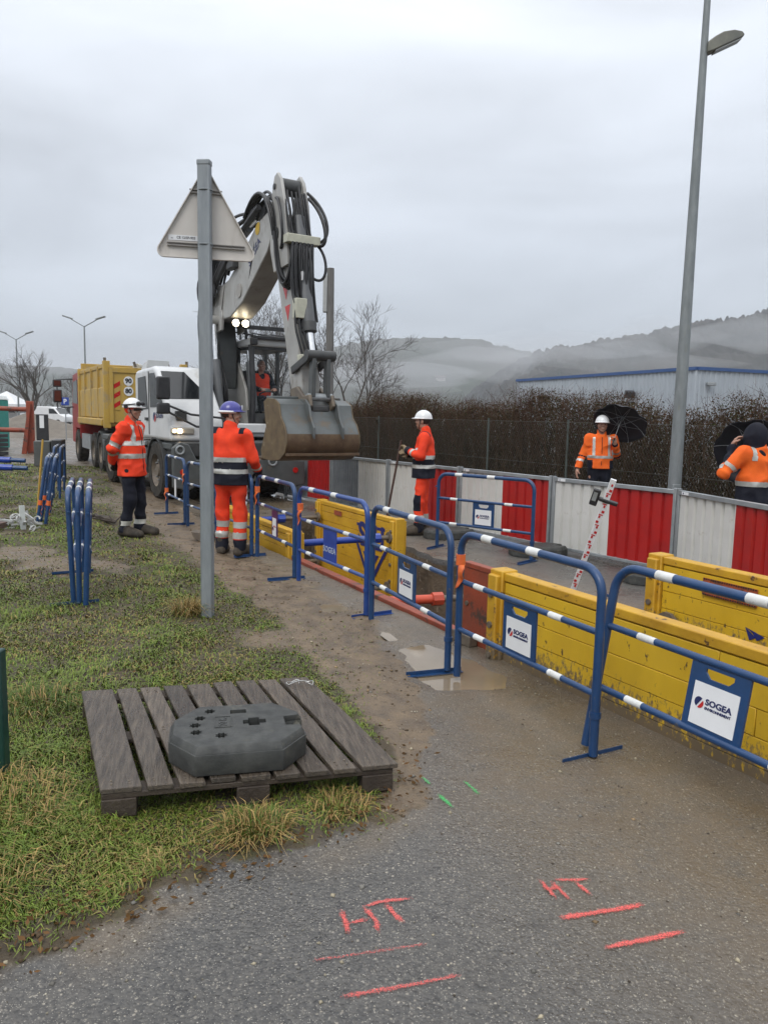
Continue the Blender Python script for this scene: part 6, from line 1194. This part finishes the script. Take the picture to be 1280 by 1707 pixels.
bc = MB().tube([(3.08, YB+.02, 4.95), (3.52, YB+.02, 3.12)], .105, 16).build('bucket_cylinder', M_CYL, ex); MB().tube([(3.50, YB+.02, 3.2), (3.535, YB+.02, 3.05)], .125, 16).build('gland', M_EXD, bc); MB().tube([(3.53, YB+.02, 3.07), (3.72, YB+.02, 2.45)], .06, 12).build('rod', M_CHR, bc); mbp = MB().bx(-.05, .05, -.003, .003, -.07, .07).build('label_plate', M_DEC, bc, loc=(3.42, YB-.075, 3.95))
# hose manifold blocks
for c, sz in (((3.22, YB+.02, 4.56), (.09, .30, .07)), ((3.45, YB-.12, 3.42), (.08, .1, .16)), ((3.6, YB, 2.62), (.07, .2, .05))): MB().bx(*[v for k in range(3) for v in (c[k]-sz[k], c[k]+sz[k])]).build('hose_manifold', mat('cream_manifold', (.5, .5, .4), .4), ex, bevel=.012)
rdh = random.Random(9)
def hose(p0, p1, p2, p3, r=.026): MB().tube(bez(p0, p1, p2, p3, 14), r, 7).build('hose', M_HOSE, ex)
for k in range(6):
    y = YB-.22+.05*k; d = rdh.uniform(-.1, .1)
    hose((1.35+d, y-.05, 5.25), (2.2, y-.1, 5.85+d), (2.75, y-.16, 5.3), (2.72+.1*d, YB-.28+.02*k, 4.7+d))
    hose((2.75, YB-.27+.02*k, 4.75), (2.9, YB-.3, 3.7+d), (3.35, YB-.28+.03*k, 3.5+d), (3.3, YB-.18+.07*k, 4.5))
for k in range(5):
    y = YB-.16+.07*k; hose((3.25, y, 4.5), (3.35+.05*k, y-.05, 4.0), (3.25+.05*k, y-.06, 3.8), (3.46, y-.04, 3.5)); hose((3.48, y-.04, 3.4), (3.5, y-.1, 3.1), (3.62, y-.06, 2.95), (3.64, y, 2.68), .02)
hose((2.75, YB-.24, 5.3), (3.1, YB-.32, 5.25), (3.25, YB-.3, 4.5), (2.95, YB-.24, 4.45)); hose((3.0, YB+.24, 5.3), (3.35, YB+.4, 5.0), (3.5, YB+.42, 4.4), (3.25, YB+.3, 4.5), .03); hose((2.95, YB+.24, 5.4), (3.3, YB+.45, 5.1), (3.45, YB+.5, 4.6), (3.24, YB+.32, 4.55), .026); hose((3.24, YB+.3, 4.5), (3.4, YB+.45, 4.3), (3.4, YB+.42, 3.8), (3.3, YB+.2, 3.95), .024)
for k in range(9):
    y = YB-.25+.06*k; d = rdh.uniform(-.2, .2); hose((-.9+d*.3, y, 4.6), (-.4+d, y, 5.3+d*.5), (.6, y, 5.3+d), (1.4+d*.4, y, 5.3), .028); hose((-.6, y, 2.3), (-1.5+d, y-.1, 2.9), (-1.6+d, y, 4.3), (-.9, y, 4.7+d*.5), .026)
    hose((-.05+d*.3, YB-.3-.02*k, 4.7), (-.1, YB-.42, 4.0+d*.5), (.1+d, YB-.4, 3.8), (-.3+d*.4, YB-.3, 4.3), .024)
for k in range(10): d = rdh.uniform(-.15, .15); hose((-.1+d, -.05+.03*k, 1.6), (.35+d, -.12+.04*k, 2.1), (-.1+d, .02+.02*k, 2.6), (-.35+d, .08, 3.1+d), .022)
hose((1.75, YB-.2, 4.9), (1.75, YB-.24, 4.5), (1.5, YB-.23, 4.3), (1.45, YB-.2, 4.05), .02)
for k in range(3): MB().tube(bez((-.55+.1*k, YB-.30-.05*k, 3.9), (.0, YB-.36, 4.3+.1*k), (.9, YB-.34, 4.75+.05*k), (1.9+.1*k, YB-.28, 5.28), 10), .05, 9).build('hose_sleeve', M_HOSE, ex)
for k in range(16):
    d = rdh.uniform(-.25, .25); e = rdh.uniform(-.2, .2); hose((-.9+.08*k+d*.3, YB-.32, 1.7), (-.5+d, YB-.5+e*.5, 2.3+e), (-.2+d, YB-.45, 3.0+e), (-.7+e, YB-.3, 3.9+d), .024)
    hose((-.8+d, YB-.28, 3.9+e*.5), (-1.2+d, YB-.42, 4.5), (-.3+e, YB-.4, 4.9+d*.5), (.3+d, YB-.25, 4.5), .024)
for k in range(6): MB().bx(-.5+.1*k, -.42+.1*k, YB-.42, YB-.34, 2.1+.18*(k % 4), 2.3+.18*(k % 4)).build('valve', M_STEEL, ex, bevel=.01)
for k in range(10):
    d = rdh.uniform(-.12, .12); y = YB-.18+.04*k; hose((2.95+d*.4, y, 5.35+d), (3.2, y-.05, 5.0), (3.1+d, y, 4.8), (3.22, y, 4.62), .02); hose((3.3, y, 4.45), (3.45+d*.5, y-.08, 4.1), (3.3+d*.5, y, 3.7), (3.5, y, 3.2+d), .02)
MB().bx(.55, .95, YB-.34, YB-.2, 4.42, 4.7).build('valve_block', M_EXD, ex, bevel=.03)
for dy in (-.12, .08): w_ = MB().lathe([(.05, .0), (.075, .05), (.075, .08)], 14, (.42, YB+dy, 3.46), 'x').build('work_light', M_EXD, ex); MB().lathe([(.066, .0), (.066, .012)], 14, (.502, YB+dy, 3.46), 'x').build('lit_lens', M_LIT, w_)
# bucket linkage and ditch cleaning bucket
for s in (-1, 1):
    MB().bar((3.34, YB+s*.2, 2.42), (3.98, YB+s*.2, 2.62), .05, .13).build('side_link', M_EXD, ex, bevel=.015); MB().bar((3.98, YB+s*.13, 2.66), (3.96, YB+s*.13, 1.98), .07, .14, up=(1, 0, 0)).build('tipping_link', M_EXG, ex, bevel=.015)
    MB().prism([(3.32, 2.12), (3.58, 2.16), (3.82, 2.0), (4.05, 2.02), (4.1, 1.84), (3.9, 1.68), (3.45, 1.70)], YB+s*.2-.03, YB+s*.2+.03).build('coupler_plate', M_RUST, ex, bevel=.015)
MB().tube([(3.98, YB-.25, 2.64), (3.98, YB+.25, 2.64)], .085, 14).build('link_pin', M_EXD, ex); MB().tube([(3.96, YB-.22, 1.98), (3.96, YB+.22, 1.98)], .065, 12).build('bucket_pin', M_STEEL, ex); MB().tube([(3.48, YB-.22, 2.0), (3.48, YB+.22, 2.0)], .075, 12).build('bucket_pin', M_EXD, ex)
MB().bx(3.45, 4.02, YB-.165, YB+.165, 1.74, 1.86).build('coupler_body', M_EXD, ex, bevel=.03)
M_BKG = mat('bucket_grey_paint', (.10, .112, .112), .42, col2=(.075, .084, .084), scale=3, dirt=(.12, .085, .05), dscale=3, dlo=.52, dhi=.70); M_BKR = mat('bucket_worn_rust', (.085, .052, .032), .5, .2, col2=(.14, .095, .055), scale=5, dirt=(.2, .15, .09), dscale=7, dlo=.6, dhi=.7); M_BKS = mat('bucket_side_mud', (.16, .115, .06), .6, .15, col2=(.10, .068, .038), scale=6, dirt=(.3, .25, .17), dscale=9, dlo=.62, dhi=.7)
Y0, Y1 = -.33, .94; curve = [(3.50, 1.955), (3.80, 1.94), (3.98, 1.86), (4.04, 1.66), (4.17, 1.55), (4.26, 1.40), (4.28, 1.25), (4.21, 1.10), (4.02, .99), (3.7, .95), (3.28, .97)]
def shell(pts, name, m):
    mb = MB(); inn = []
    for i, (x, z) in enumerate(pts):
        a = pts[max(i-1, 0)]; b = pts[min(i+1, len(pts)-1)]; t_ = Vector((b[0]-a[0], b[1]-a[1])).normalized(); inn.append((x+t_.y*.03, z-t_.x*.03))
    mb.prism(pts+inn[::-1], Y0, Y1); return mb.build(name, m, bk)
bk = T('digging_bucket', 'wide grey ditching bucket with rusty lower half hanging from the excavator arm', 'bucket', (EXO[0], EXO[1], 0), EXA)
shell(curve[:6], 'bucket_back', M_BKG); shell(curve[5:], 'bucket_floor', M_BKR)
for y in (Y0, Y1): MB().prism(curve+[(3.24, 1.10), (3.46, 1.5), (3.36, 1.9)], y-.018, y+.018).build('side_plate', M_BKS, bk, bevel=.006)
MB().bx(3.36, 3.66, Y0+.03, Y1-.03, 1.935, 1.99).build('top_beam', M_BKG, bk, bevel=.012); MB().prism([(3.28, .94), (3.28, .985), (3.05, 1.0), (3.05, .985)], Y0-.02, Y1+.02).build('cutting_edge', M_BKR, bk)
for s in (-1, 1): MB().prism([(3.42, 1.95), (4.0, 1.95), (4.14, 1.85), (4.20, 1.66), (4.32, 1.5), (4.32, 1.32), (4.2, 1.42), (4.0, 1.70), (3.62, 1.90)], YB+s*.255-.018, YB+s*.255+.018).build('bucket_ear', M_BKG, bk, bevel=.008)
MB().bx(4.205, 4.285, Y0, Y1, 1.06, 1.10).build('wear_strip', M_BKR, bk)
# operator cab with see-through glass
CX0, CX1, CY0, CY1, CZ0, CZ1 = -1.15, .38, .60, 1.56, 1.35, 3.12; oc = None
for y in (CY0+.04, CY1-.04):
    oc = MB().tube([(CX1-.02, y, CZ0+.1), (CX1+.03, y, 2.2), (CX1-.08, y, CZ1-.05)], .062, 8).build('cab_pillar', M_BLKP, ex); MB().bx(CX0, CX0+.09, y-.04, y+.04, CZ0, CZ1).build('cab_pillar', M_EXD, ex)
    MB().bx(-.45, -.37, y-.03, y+.03, CZ0, CZ1).build('cab_pillar', M_EXD, ex)
MB().bx(CX0, CX1+.02, CY0, CY1, CZ1-.07, CZ1+.10).build('cab_roof', M_EXW, ex, bevel=.05); MB().bx(CX0, CX1, CY0, CY1, CZ0-.12, CZ0+.08).build('cab_floor', M_EXW, ex, bevel=.03)
for y in (CY0+.015, CY1-.015): MB().bx(CX0+.05, CX1, y-.015, y+.015, CZ0, CZ0+.42).build('lower_panel', M_EXD, ex)
MB().bx(CX1-.03, CX1+.02, CY0+.05, CY1-.05, CZ0+.02, CZ0+.36).build('front_panel', M_EXD, ex)
MB().bx(CX0, CX0+.03, CY0+.05, CY1-.05, CZ0, CZ0+1.15).build('rear_panel', M_BLKP, ex); MB().bx(CX0+.05, CX1-.05, CY0+.05, CY1-.05, CZ1-.12, CZ1-.075).build('headliner', M_BLKP, ex); MB().bx(CX0+.04, -.75, CY1-.35, CY1-.06, CZ0, CZ0+1.3).build('side_console', M_BLKP, ex, bevel=.04)
quad_on([(CX1+.03, CY0+.09, CZ0+.38), (CX1+.03, CY1-.09, CZ0+.38), (CX1-.05, CY1-.09, CZ1-.1), (CX1-.05, CY0+.09, CZ1-.1)], 'front_glass', M_CLR, ex, .004)
for y in (CY0+.01, CY1-.01): quad_on([(CX0+.1, y, CZ0+.45), (CX1-.03, y, CZ0+.45), (CX1-.1, y, CZ1-.1), (CX0+.1, y, CZ1-.1)], 'side_glass', M_CLR, ex, .004)
quad_on([(CX0+.01, CY0+.1, CZ0+1.18), (CX0+.01, CY1-.1, CZ0+1.18), (CX0+.01, CY1-.1, CZ1-.1), (CX0+.01, CY0+.1, CZ1-.1)], 'rear_glass', M_CLR, ex, .004)
for y in np.linspace(CY0+.05, CY1-.05, 3): MB().bar((CX1+.12, y, CZ1+.12), (CX0+.4, y, CZ1+.30), .03, .03).build('roof_guard_bar', M_BLKP, ex)
MB().bx(CX1+.02, CX1+.14, CY0, CY1, CZ1+.06, CZ1+.13).build('visor', M_BLKP, ex, bevel=.015); MB().bx(CX1-.3, CX1-.2, CY0-.05, CY1+.05, CZ1+.28, CZ1+.36).build('roof_guard_rail', M_BLKP, ex, bevel=.01); MB().bx(CX1+.05, CX1+.15, CY0-.04, CY0+.1, CZ1-.06, CZ1+.08).build('cab_lamp', M_BLKP, ex, bevel=.02)
for y in (CY0, CY1): MB().bar((CX1-.25, y, CZ1+.08), (CX1-.25, y, CZ1+.34), .04, .04).build('roof_guard_post', M_BLKP, ex)
bn = MB().lathe([(.07, 0), (.07, .06)], 14, (-.5, CY0+.12, CZ1+.36)).build('beacon_base', M_BLKP, ex); MB().lathe([(.065, .06), (.07, .12), (.055, .2), (.01, .22)], 14, (-.5, CY0+.12, CZ1+.36)).build('beacon_lens', M_AMB, bn); MB().tube([(-.5, CY0+.12, CZ1), (-.5, CY0+.12, CZ1+.38)], .02, 6).build('beacon_post', M_BLKP, bn)
seat = MB().bx(-.72, -.12, .82, 1.34, 1.72, 1.88).build('seat', M_BLKP, ex, bevel=.05); MB().bx(-.82, -.66, .84, 1.32, 1.85, 2.62).build('seat_back', M_BLKP, seat, bevel=.05); MB().bx(-.6, -.3, .95, 1.2, 1.42, 1.72).build('seat_base', M_BLKP, seat)
stc = MB().tube([(.18, 1.08, 1.5), (.10, 1.08, 2.08)], .03, 8).build('steering_column', M_BLKP, ex); MB().tube(arc((.09, 1.08, 2.1), .17, 0, 360, 22, (.6, 0, .35), (0, 1, 0)), .015, 6).build('steering_wheel', M_BLKP, stc)
MB().tube([(CX1+.06, CY0+.55, CZ0+.5), (CX1-.02, CY1-.15, CZ1-.35)], .012, 5).build('wiper', M_BLKP, ex)
dw = Vector((EXO[0], EXO[1], 0))+Matrix.Rotation(EXA, 3, 'Z') @ Vector((-.26, 1.07, 0))
person((dw.x, dw.y, 1.04), at_dir(.52, -.854), 'grey haired driver in orange vest sitting in the excavator cab', dict(hipL=(-.1, 0, .93), hipR=(.1, 0, .93), kneeL=(-.13, .42, .96), kneeR=(.13, .42, .96), ankL=(-.13, .52, .58), ankR=(.13, .52, .58), toeL=(-.14, .7, .52), toeR=(.14, .7, .52), elL=(-.27, .10, 1.2), elR=(.27, .10, 1.2), wrL=(-.15, .36, 1.16), wrR=(.15, .36, 1.16), hdL=(.1, .5, .1), hdR=(-.1, .5, .1), head=(0, .06, 1.66)),
       (NAVY, 1.0, 'plain'), (NAVY, 'plain'), BOOT, None, None, hair=HAIR_G, seated=True, curl=(.9, .9), palmL=(0, .2, -1), palmR=(0, .2, -1), vest=(HIVIS_R, 1.0))

# ================================================================== YELLOW TIPPER
TRO = (-6.56, 21.3); tk = T('tipper_truck', 'yellow tipper truck with red cab seen from behind', 'tipper truck', (TRO[0], TRO[1], 0), TR_ROT)
M_TY = mat('tipper_yellow_paint', (.50, .325, .06), .5, col2=(.42, .27, .055), scale=2, dirt=(.3, .25, .17), dscale=3, dlo=.52, dhi=.7); M_TR = mat('tipper_red_paint', (.30, .02, .018), .4)
HW = 1.03; B0, B1 = 1.28, 2.9
bd_ = MB().bx(.02, 5.2, -HW, HW, B0, B0+.14).build('body_floor', M_TY, tk, bevel=.02)
for s in (-1, 1):
    MB().prism([(.0, B0+.15), (5.2, B0+.15), (5.2, B1), (.0, B1)], s*HW-.03, s*HW+.03).build('side_wall', M_TY, tk, bevel=.01)
    MB().bx(-.02, 5.22, s*HW-.05, s*HW+.06, B1-.06, B1+.06).build('top_rail', M_TY, tk, bevel=.015); MB().prism([(.25, B0+.22), (4.9, B0+.22), (4.9, B0+1.05), (.25, B0+1.05)], s*(HW+.03), s*(HW+.075)).build('drop_side', M_TY, tk, bevel=.02); MB().bx(.2, 5.0, s*HW+(.03 if s > 0 else -.16), s*HW+(.16 if s > 0 else -.03), B0+.0, B0+.2).build('side_beam', M_TY, tk, bevel=.03)
    for x in (.05, 5.1): MB().bx(x-.09, x+.09, s*HW-.07, s*HW+.11, B0-.05, B1+.12).build('corner_post', M_TY, tk, bevel=.015)
    for x in (1.2, 2.5, 3.8): MB().bx(x-.05, x+.05, s*HW+(.03 if s > 0 else -.09), s*HW+(.09 if s > 0 else -.03), B0+.2, B1).build('side_rib', M_TY, tk)
    MB().bar((.0, s*(HW+.06), B0-.1), (.0, s*(HW+.06), B1+.2), .07, .05).build('tailgate_lever', M_RUST, tk)
MB().bx(5.12, 5.2, -HW, HW, B0, B1+.3).build('headboard', M_TY, tk, bevel=.01); tg = MB().bx(-.05, .0, -HW+.06, HW-.06, B0+.1, B1-.04).build('tailgate', M_TY, tk, bevel=.012)
for y in (-.95, .95): MB().bx(-.09, -.05, y-.05, y+.05, B0+.1, B1-.04).build('tailgate_rib', M_TY, tg)
MB().bx(-.08, -.05, -.9, .9, B1-.18, B1-.06).build('tailgate_rib', M_TY, tg); 
for z, s_ in ((2.50, '90'), (2.23, '80')): d_ = MB().lathe([(.125, 0), (.125, .012)], 24, (-.066, .50, z), 'x').build('speed_disc', M_DEC, tg); text(s_, .17, M_BLKI, d_, frame((-.0685, .50, z), (0, -1, 0), (0, 0, 1)), off=.008)
hz_ = MB().bx(-.065, -.052, .72, .88, 1.72, 2.48).build('hazard_board', M_TY, tg)
for k in range(3): mb = MB(); mb.add([(-.067, .88, 1.76+k*.26), (-.067, .72, 1.64+k*.26+.22), (-.067, .72, 1.76+k*.26+.22), (-.067, .88, 1.88+k*.26)], [(0, 1, 2, 3)]); mb.build('hazard_stripe', M_REFR, hz_)
for y in (-.6, .3): MB().tube([(-.06, y, B1-.02), (-.06, y+.05, B1+.12)], .035, 8).build('hinge', M_RUST, tg)
MB().bx(.1, 7.3, -.45, .45, .75, 1.1).build('chassis', M_EXD, tk, bevel=.02); MB().bx(.05, .15, -1.1, 1.1, .55, .72).build('rear_bar', M_EXD, tk)
for y in (-.9, .9): MB().bx(.02, .08, y-.16, y+.16, .74, .88).build('tail_light', M_REFR, tk)
for x in (.95, 2.3):
    for s in (-1, 1): wheel(tk, x, s*.86, .52, .5)
for s in (-1, 1): wheel(tk, 5.9, s*.95, .52, .32)
for s in (-1, 1): MB().bx(.35, .40, s*.86-.28, s*.86+.28, .25, .8).build('mud_flap', M_BLKP, tk); MB().prism([(.9+.62*math.cos(a), .52+.62*math.sin(a)) for a in np.linspace(.2, 2.9, 10)]+[(.9+.58*math.cos(a), .52+.58*math.sin(a)) for a in np.linspace(2.9, .2, 10)], s*.86-.27, s*.86+.27).build('mudguard', M_EXG, tk); MB().bx(3.2, 5.1, s*1.0-.06, s*1.0+.06, .5, .95).build('side_guard', M_STEEL, tk)
cb = MB().prism([(5.35, .75), (5.35, 2.85), (5.5, 2.95), (6.9, 2.9), (7.25, 1.9), (7.3, .6), (6.5, .6), (6.4, 1.1), (5.4, 1.1)], -1.08, 1.08).build('cab', M_TR, tk, bevel=.05)
for s in (-1, 1):
    MB().prism([(5.75, 1.9), (5.75, 2.7), (6.8, 2.65), (7.05, 1.95)], s*1.08-.012, s*1.08+.012).build('cab_window', M_GLS, cb); MB().tube([(6.95, s*1.08, 2.75), (7.0, s*1.58, 2.72), (6.95, s*1.58, 1.75), (6.95, s*1.08, 1.8)], .025, 6).build('mirror_arm', M_BLKP, cb)
    for z0, z1 in ((2.47, 2.72), (1.95, 2.38)): mm = MB().bx(6.88, 7.0, s*1.58-.14, s*1.58+.14, z0, z1).build('mirror', M_BLKP, cb, bevel=.03); MB().bx(6.868, 6.878, s*1.58-.1, s*1.58+.1, z0+.04, z1-.04).build('mirror_glass', mat('mirror_glass', (.16, .05, .045), .08, .6), mm)
for y in (.8, -.4): q = MB().lathe([(.08, 0), (.08, .05)], 12, (5.6, y, 2.96)).build('beacon_base', M_BLKP, cb); MB().lathe([(.075, .05), (.07, .17), (.02, .2)], 12, (5.6, y, 2.96)).build('beacon_lens', M_AMB, q)
MB().tube([(3.0, -.3, B1+.15), (4.8, -.75, B1+.25)], .11, 10).build('load_pipe', mat('cream_pipe', (.5, .48, .4), .6), tk)

# ================================================================== GRASS, LITTER, STONES
r = np.random.default_rng(77)
def blades(P, h, w, lean, az, cols, name, mtl):
    n = len(P); z = hgt(P[:, :2]) if P.shape[1] == 2 else P[:, 2]; base = np.column_stack([P[:, :2], z-.004]); d = np.column_stack([np.cos(az), np.sin(az), np.zeros(n)]); sd_ = np.column_stack([-np.sin(az+r.normal(0, .5, n)), np.cos(az), np.zeros(n)])
    m1 = base+d*(h*lean*.35)[:, None]+np.array([0, 0, 1.])*(h*.62*np.sqrt(np.clip(1-(lean*.5)**2, .1, 1)))[:, None]; t1 = base+d*(h*lean)[:, None]+np.array([0, 0, 1.])*(h*np.clip(1-.62*lean, .10, 1))[:, None]
    W = w[:, None]; V = np.stack([base-sd_*W, base+sd_*W, m1+sd_*W*.8, m1-sd_*W*.8, t1+sd_*W*.12, t1-sd_*W*.12], 1).reshape(-1, 3); o = np.arange(n)[:, None]*6
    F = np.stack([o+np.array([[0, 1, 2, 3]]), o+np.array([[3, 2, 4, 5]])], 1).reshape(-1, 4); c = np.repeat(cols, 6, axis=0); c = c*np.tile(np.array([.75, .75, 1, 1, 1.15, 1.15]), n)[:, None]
    return tag(np_mesh(name, V, F, mtl, col=c, smooth=False), kind='stuff')
M_GRS = attr_mat('grass_blades', rough=.55, spec=.35)
n = 330000; y = np.exp(r.uniform(math.log(1.5), math.log(24), n)); x = r.uniform(-.85, .06, n)*y-.1; P = np.column_stack([x, y]); gr_, mu_, _, _ = masks(P)
thin = .55+.45*sst(.35, .6, fbm(x, y, 3, 3.1)); keep = (r.random(n) < np.where(y < 4.2, np.maximum(.10, sst(.05, -.12, pdist(P, GRASS, True)+.3*(fbm(x, y, 4, 2.2)-.5)+.12*(fbm(x, y, 3, 9.)-.5)+.10*(fbm(x, y, 3, 6.)-.3))), 1.)) & (r.random(n) < gr_*thin+.06*mu_*(y < 9)*(x < 0)); gk = gr_[keep]; P = P[keep]; n = len(P); x, y = P.T
dist = np.hypot(x, y); clump = fbm(x, y, 3, 2.6); straw = np.clip((fbm(x+40, y+3, 4, 1.9)-.40)*4, 0, 1); straw = np.where(r.random(n) < straw*.38+.07, r.uniform(.6, 1, n), r.uniform(0, .25, n))[:, None]
tall = 1+.9*sst(.5, .75, clump)+1.0*sst(-1.0, -1.7, x)*sst(4.2, 2.6, y)
g1 = np.array([.080, .145, .012]); g2 = np.array([.155, .235, .028]); q = r.random((n, 1)); cols = ((1-straw)*(g1*(1-q)+g2*q)+straw*np.array([.30, .21, .075]))*r.uniform(.65, 1.25, (n, 1))
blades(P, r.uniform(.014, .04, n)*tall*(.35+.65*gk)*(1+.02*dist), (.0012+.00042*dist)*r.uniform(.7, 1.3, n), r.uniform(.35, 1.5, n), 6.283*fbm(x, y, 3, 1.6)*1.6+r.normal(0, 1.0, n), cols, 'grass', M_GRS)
# dry tufts
def tuft(cx, cy, R, k, hgt_, straw_p, label):
    a = r.uniform(0, 6.283, k); rr = R*np.sqrt(r.random(k)); P = np.column_stack([cx+rr*np.cos(a), cy+rr*np.sin(a)]); s_ = (r.random((k, 1)) < straw_p); c = np.where(s_, np.array([[.34, .23, .08]]), np.array([[.08, .13, .015]]))*r.uniform(.6, 1.25, (k, 1))
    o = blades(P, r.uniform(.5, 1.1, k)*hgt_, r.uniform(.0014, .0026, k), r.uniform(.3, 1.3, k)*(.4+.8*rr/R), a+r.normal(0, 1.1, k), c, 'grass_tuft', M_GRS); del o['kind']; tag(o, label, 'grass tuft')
tuft(-.50, 2.93, .13, 620, .12, .6, 'yellowed grass tuft growing under the front edge of the pallet'); tuft(-.16, 3.14, .12, 260, .09, .8, 'dry grass tuft under the right front corner of the pallet'); tuft(-1.62, 6.3, .13, 420, .22, .8, 'dry grass tuft at the foot of the sign post')
tuft(-1.62, 3.05, .30, 900, .11, .7, 'wide straw coloured grass tuft by the green post'); tuft(-1.42, 2.5, .22, 600, .10, .5, 'long matted grass tuft at the lower left edge'); tuft(-1.95, 4.2, .25, 700, .12, .3, 'green grass tuft left of the pallet')
# dead leaves, stones and clods
def litter(n, box, scale, cols, name, acc=None, flat=1., mtl=None):
    P = np.column_stack([r.uniform(box[0], box[1], n), np.exp(r.uniform(math.log(box[2]), math.log(box[3]), n))]); 
    if box[0] < -50: pass
    if acc is not None: P = P[r.random(n) < acc(P)]
    n = len(P); nn_ = P@N2; s_ = P@U2; ok = ~((nn_ > TN0-.05) & (nn_ < TN1+.1) & (s_ > TS0) & (s_ < TS1)); P = P[ok]; n = len(P); z = hgt(P); s = r.uniform(*scale, n)*(1+.05*P[:, 1]); base = np.array([(1, 0, 0), (0, 1, 0), (-1, 0, 0), (0, -1, 0), (0, 0, .8*flat), (.2, .1, -.5)]); rot = r.uniform(0, 6.283, n); cr_, sr = np.cos(rot), np.sin(rot); B = base[None]*r.uniform(.6, 1.3, (n, 6, 1)); X = B[..., 0]*cr_[:, None]-B[..., 1]*sr[:, None]; Y = B[..., 0]*sr[:, None]+B[..., 1]*cr_[:, None]
    V = np.stack([X*s[:, None]+P[:, :1], Y*s[:, None]+P[:, 1:2], B[..., 2]*s[:, None]+z[:, None]+.001], -1).reshape(-1, 3); f = np.array([(0, 1, 4), (1, 2, 4), (2, 3, 4), (3, 0, 4), (1, 0, 5), (2, 1, 5), (3, 2, 5), (0, 3, 5)]); F = ((np.arange(n)*6)[:, None, None]+f[None]).reshape(-1, 3); ci = r.integers(0, len(cols), n); c = np.repeat(np.array(cols)[ci]*r.uniform(.6, 1.3, (n, 1)), 6, axis=0)
    return tag(np_mesh(name, V, F, mtl or M_ATT, col=c, smooth=False), kind='stuff')
edge = lambda P: sst(.45, .0, np.abs(pdist(P, GRASS, True)))
litter(9000, (-2.2, 3.2, 1.6, 11), (.002, .0055), [(.3, .27, .21), (.22, .2, .16), (.4, .37, .3), (.12, .1, .08)], 'gravel', lambda P: np.clip(.10+.6*masks(P)[3]+.5*edge(P), 0, 1)*(1-masks(P)[0]))
litter(8000, (-4.5, .9, 1.7, 16), (.003, .013), [(.12, .088, .056), (.17, .125, .08), (.09, .065, .042)], 'mud_clods', lambda P: np.clip(np.maximum(masks(P)[1]*1.1*sst(.42, .6, fbm(P[:, 0], P[:, 1], 3, 4)), sst(.2, .02, np.abs(pdist(P, GRASS, True)))*sst(4.2, 3.2, P[:, 1])), 0, 1), .7)
litter(420, (-1.9, 1.9, 1.7, 6), (.006, .014), [(.33, .29, .21), (.28, .2, .12), (.2, .19, .17)], 'loose_stones', lambda P: .25+.75*edge(P), .7)
P = np.column_stack([r.uniform(-2.2, .4, 11000), np.exp(r.uniform(math.log(1.7), math.log(8), 11000))]); gg = masks(P); P = P[r.random(11000) < np.clip(.9*sst(.22, .02, np.abs(pdist(P, GRASS, True)-.02))*sst(4.2, 3.0, P[:, 1])+.04*gg[0], 0, 1)]; k = len(P); z = hgt(P)+r.uniform(.004, .03, k); lp_ = np.column_stack([P, z])
V, F, c = leaves(k, lp_, r.uniform(.008, .022, k), np.array([[.085, .045, .024]])*r.uniform(.4, 1.5, (k, 1))+np.array([[.02, .012, .0]]), r); V[:, 2] = np.repeat(z, 4)+(V[:, 2]-np.repeat(z, 4))*.35; tag(np_mesh('dead_leaves', V, F, M_ATT, col=c, smooth=False), kind='stuff')

# ================================================================== MISTY AIR
def volume(name, me_or_mb, col, dens, parent=None):
    m = bpy.data.materials.new(name); m.use_nodes = True; n_, l_ = m.node_tree.nodes, m.node_tree.links; n_.clear(); o = n_.new('ShaderNodeOutputMaterial'); v = n_.new('ShaderNodeVolumePrincipled'); v.inputs['Color'].default_value = (*col, 1); v.inputs['Density'].default_value = dens; v.inputs['Anisotropy'].default_value = 0.; l_.new(v.outputs[0], o.inputs['Volume'])
    ob = me_or_mb.build(name, m); return tag(ob, kind='stuff')
volume('haze', MB().bx(-3300, 3300, -3300, 3300, -3.2, 124), (.90, .94, 1.), .00045)

rm = np.random.default_rng(6)
for i, (px, py, Y, a, b, c, dn) in enumerate(((640, 628, 610, 90, 60, 11, .009), (800, 610, 560, 60, 45, 12, .011), (850, 585, 470, 45, 30, 10, .010), (960, 578, 400, 40, 24, 6, .016), (1080, 565, 400, 34, 24, 8, .014), (1240, 560, 400, 42, 26, 8, .016), (720, 585, 620, 80, 40, 10, .006), (300, 610, 600, 160, 60, 14, .007), (1010, 600, 380, 60, 24, 7, .014))):
    mb = MB(); nu, nv = 22, 11; V = []
    ph = rm.uniform(0, 6, 6)
    for v in range(nv+1):
        th = math.pi*v/nv
        for u in range(nu):
            f_ = 2*math.pi*u/nu; k = 1+.22*math.sin(2*f_+ph[0]+th)+.16*math.sin(3*f_+ph[1]-2*th)+.12*math.sin(5*th+ph[2]+f_); V.append((a*k*math.sin(th)*math.cos(f_), b*k*math.sin(th)*math.sin(f_), c*math.cos(th)*(1+.25*math.sin(2*f_+ph[3]))+.22*c*math.sin(3*f_+ph[4])*math.sin(th)))
    mb.add(V, [(v*nu+u, v*nu+(u+1) % nu, (v+1)*nu+(u+1) % nu, (v+1)*nu+u) for v in range(nv) for u in range(nu)]); o = volume('mist_bank', mb, (.95, .97, 1.), dn*.42); o.location = ((px-640)/1280*Y, Y, 1.7+(693+.021*(px-640)-py)/1280*Y)
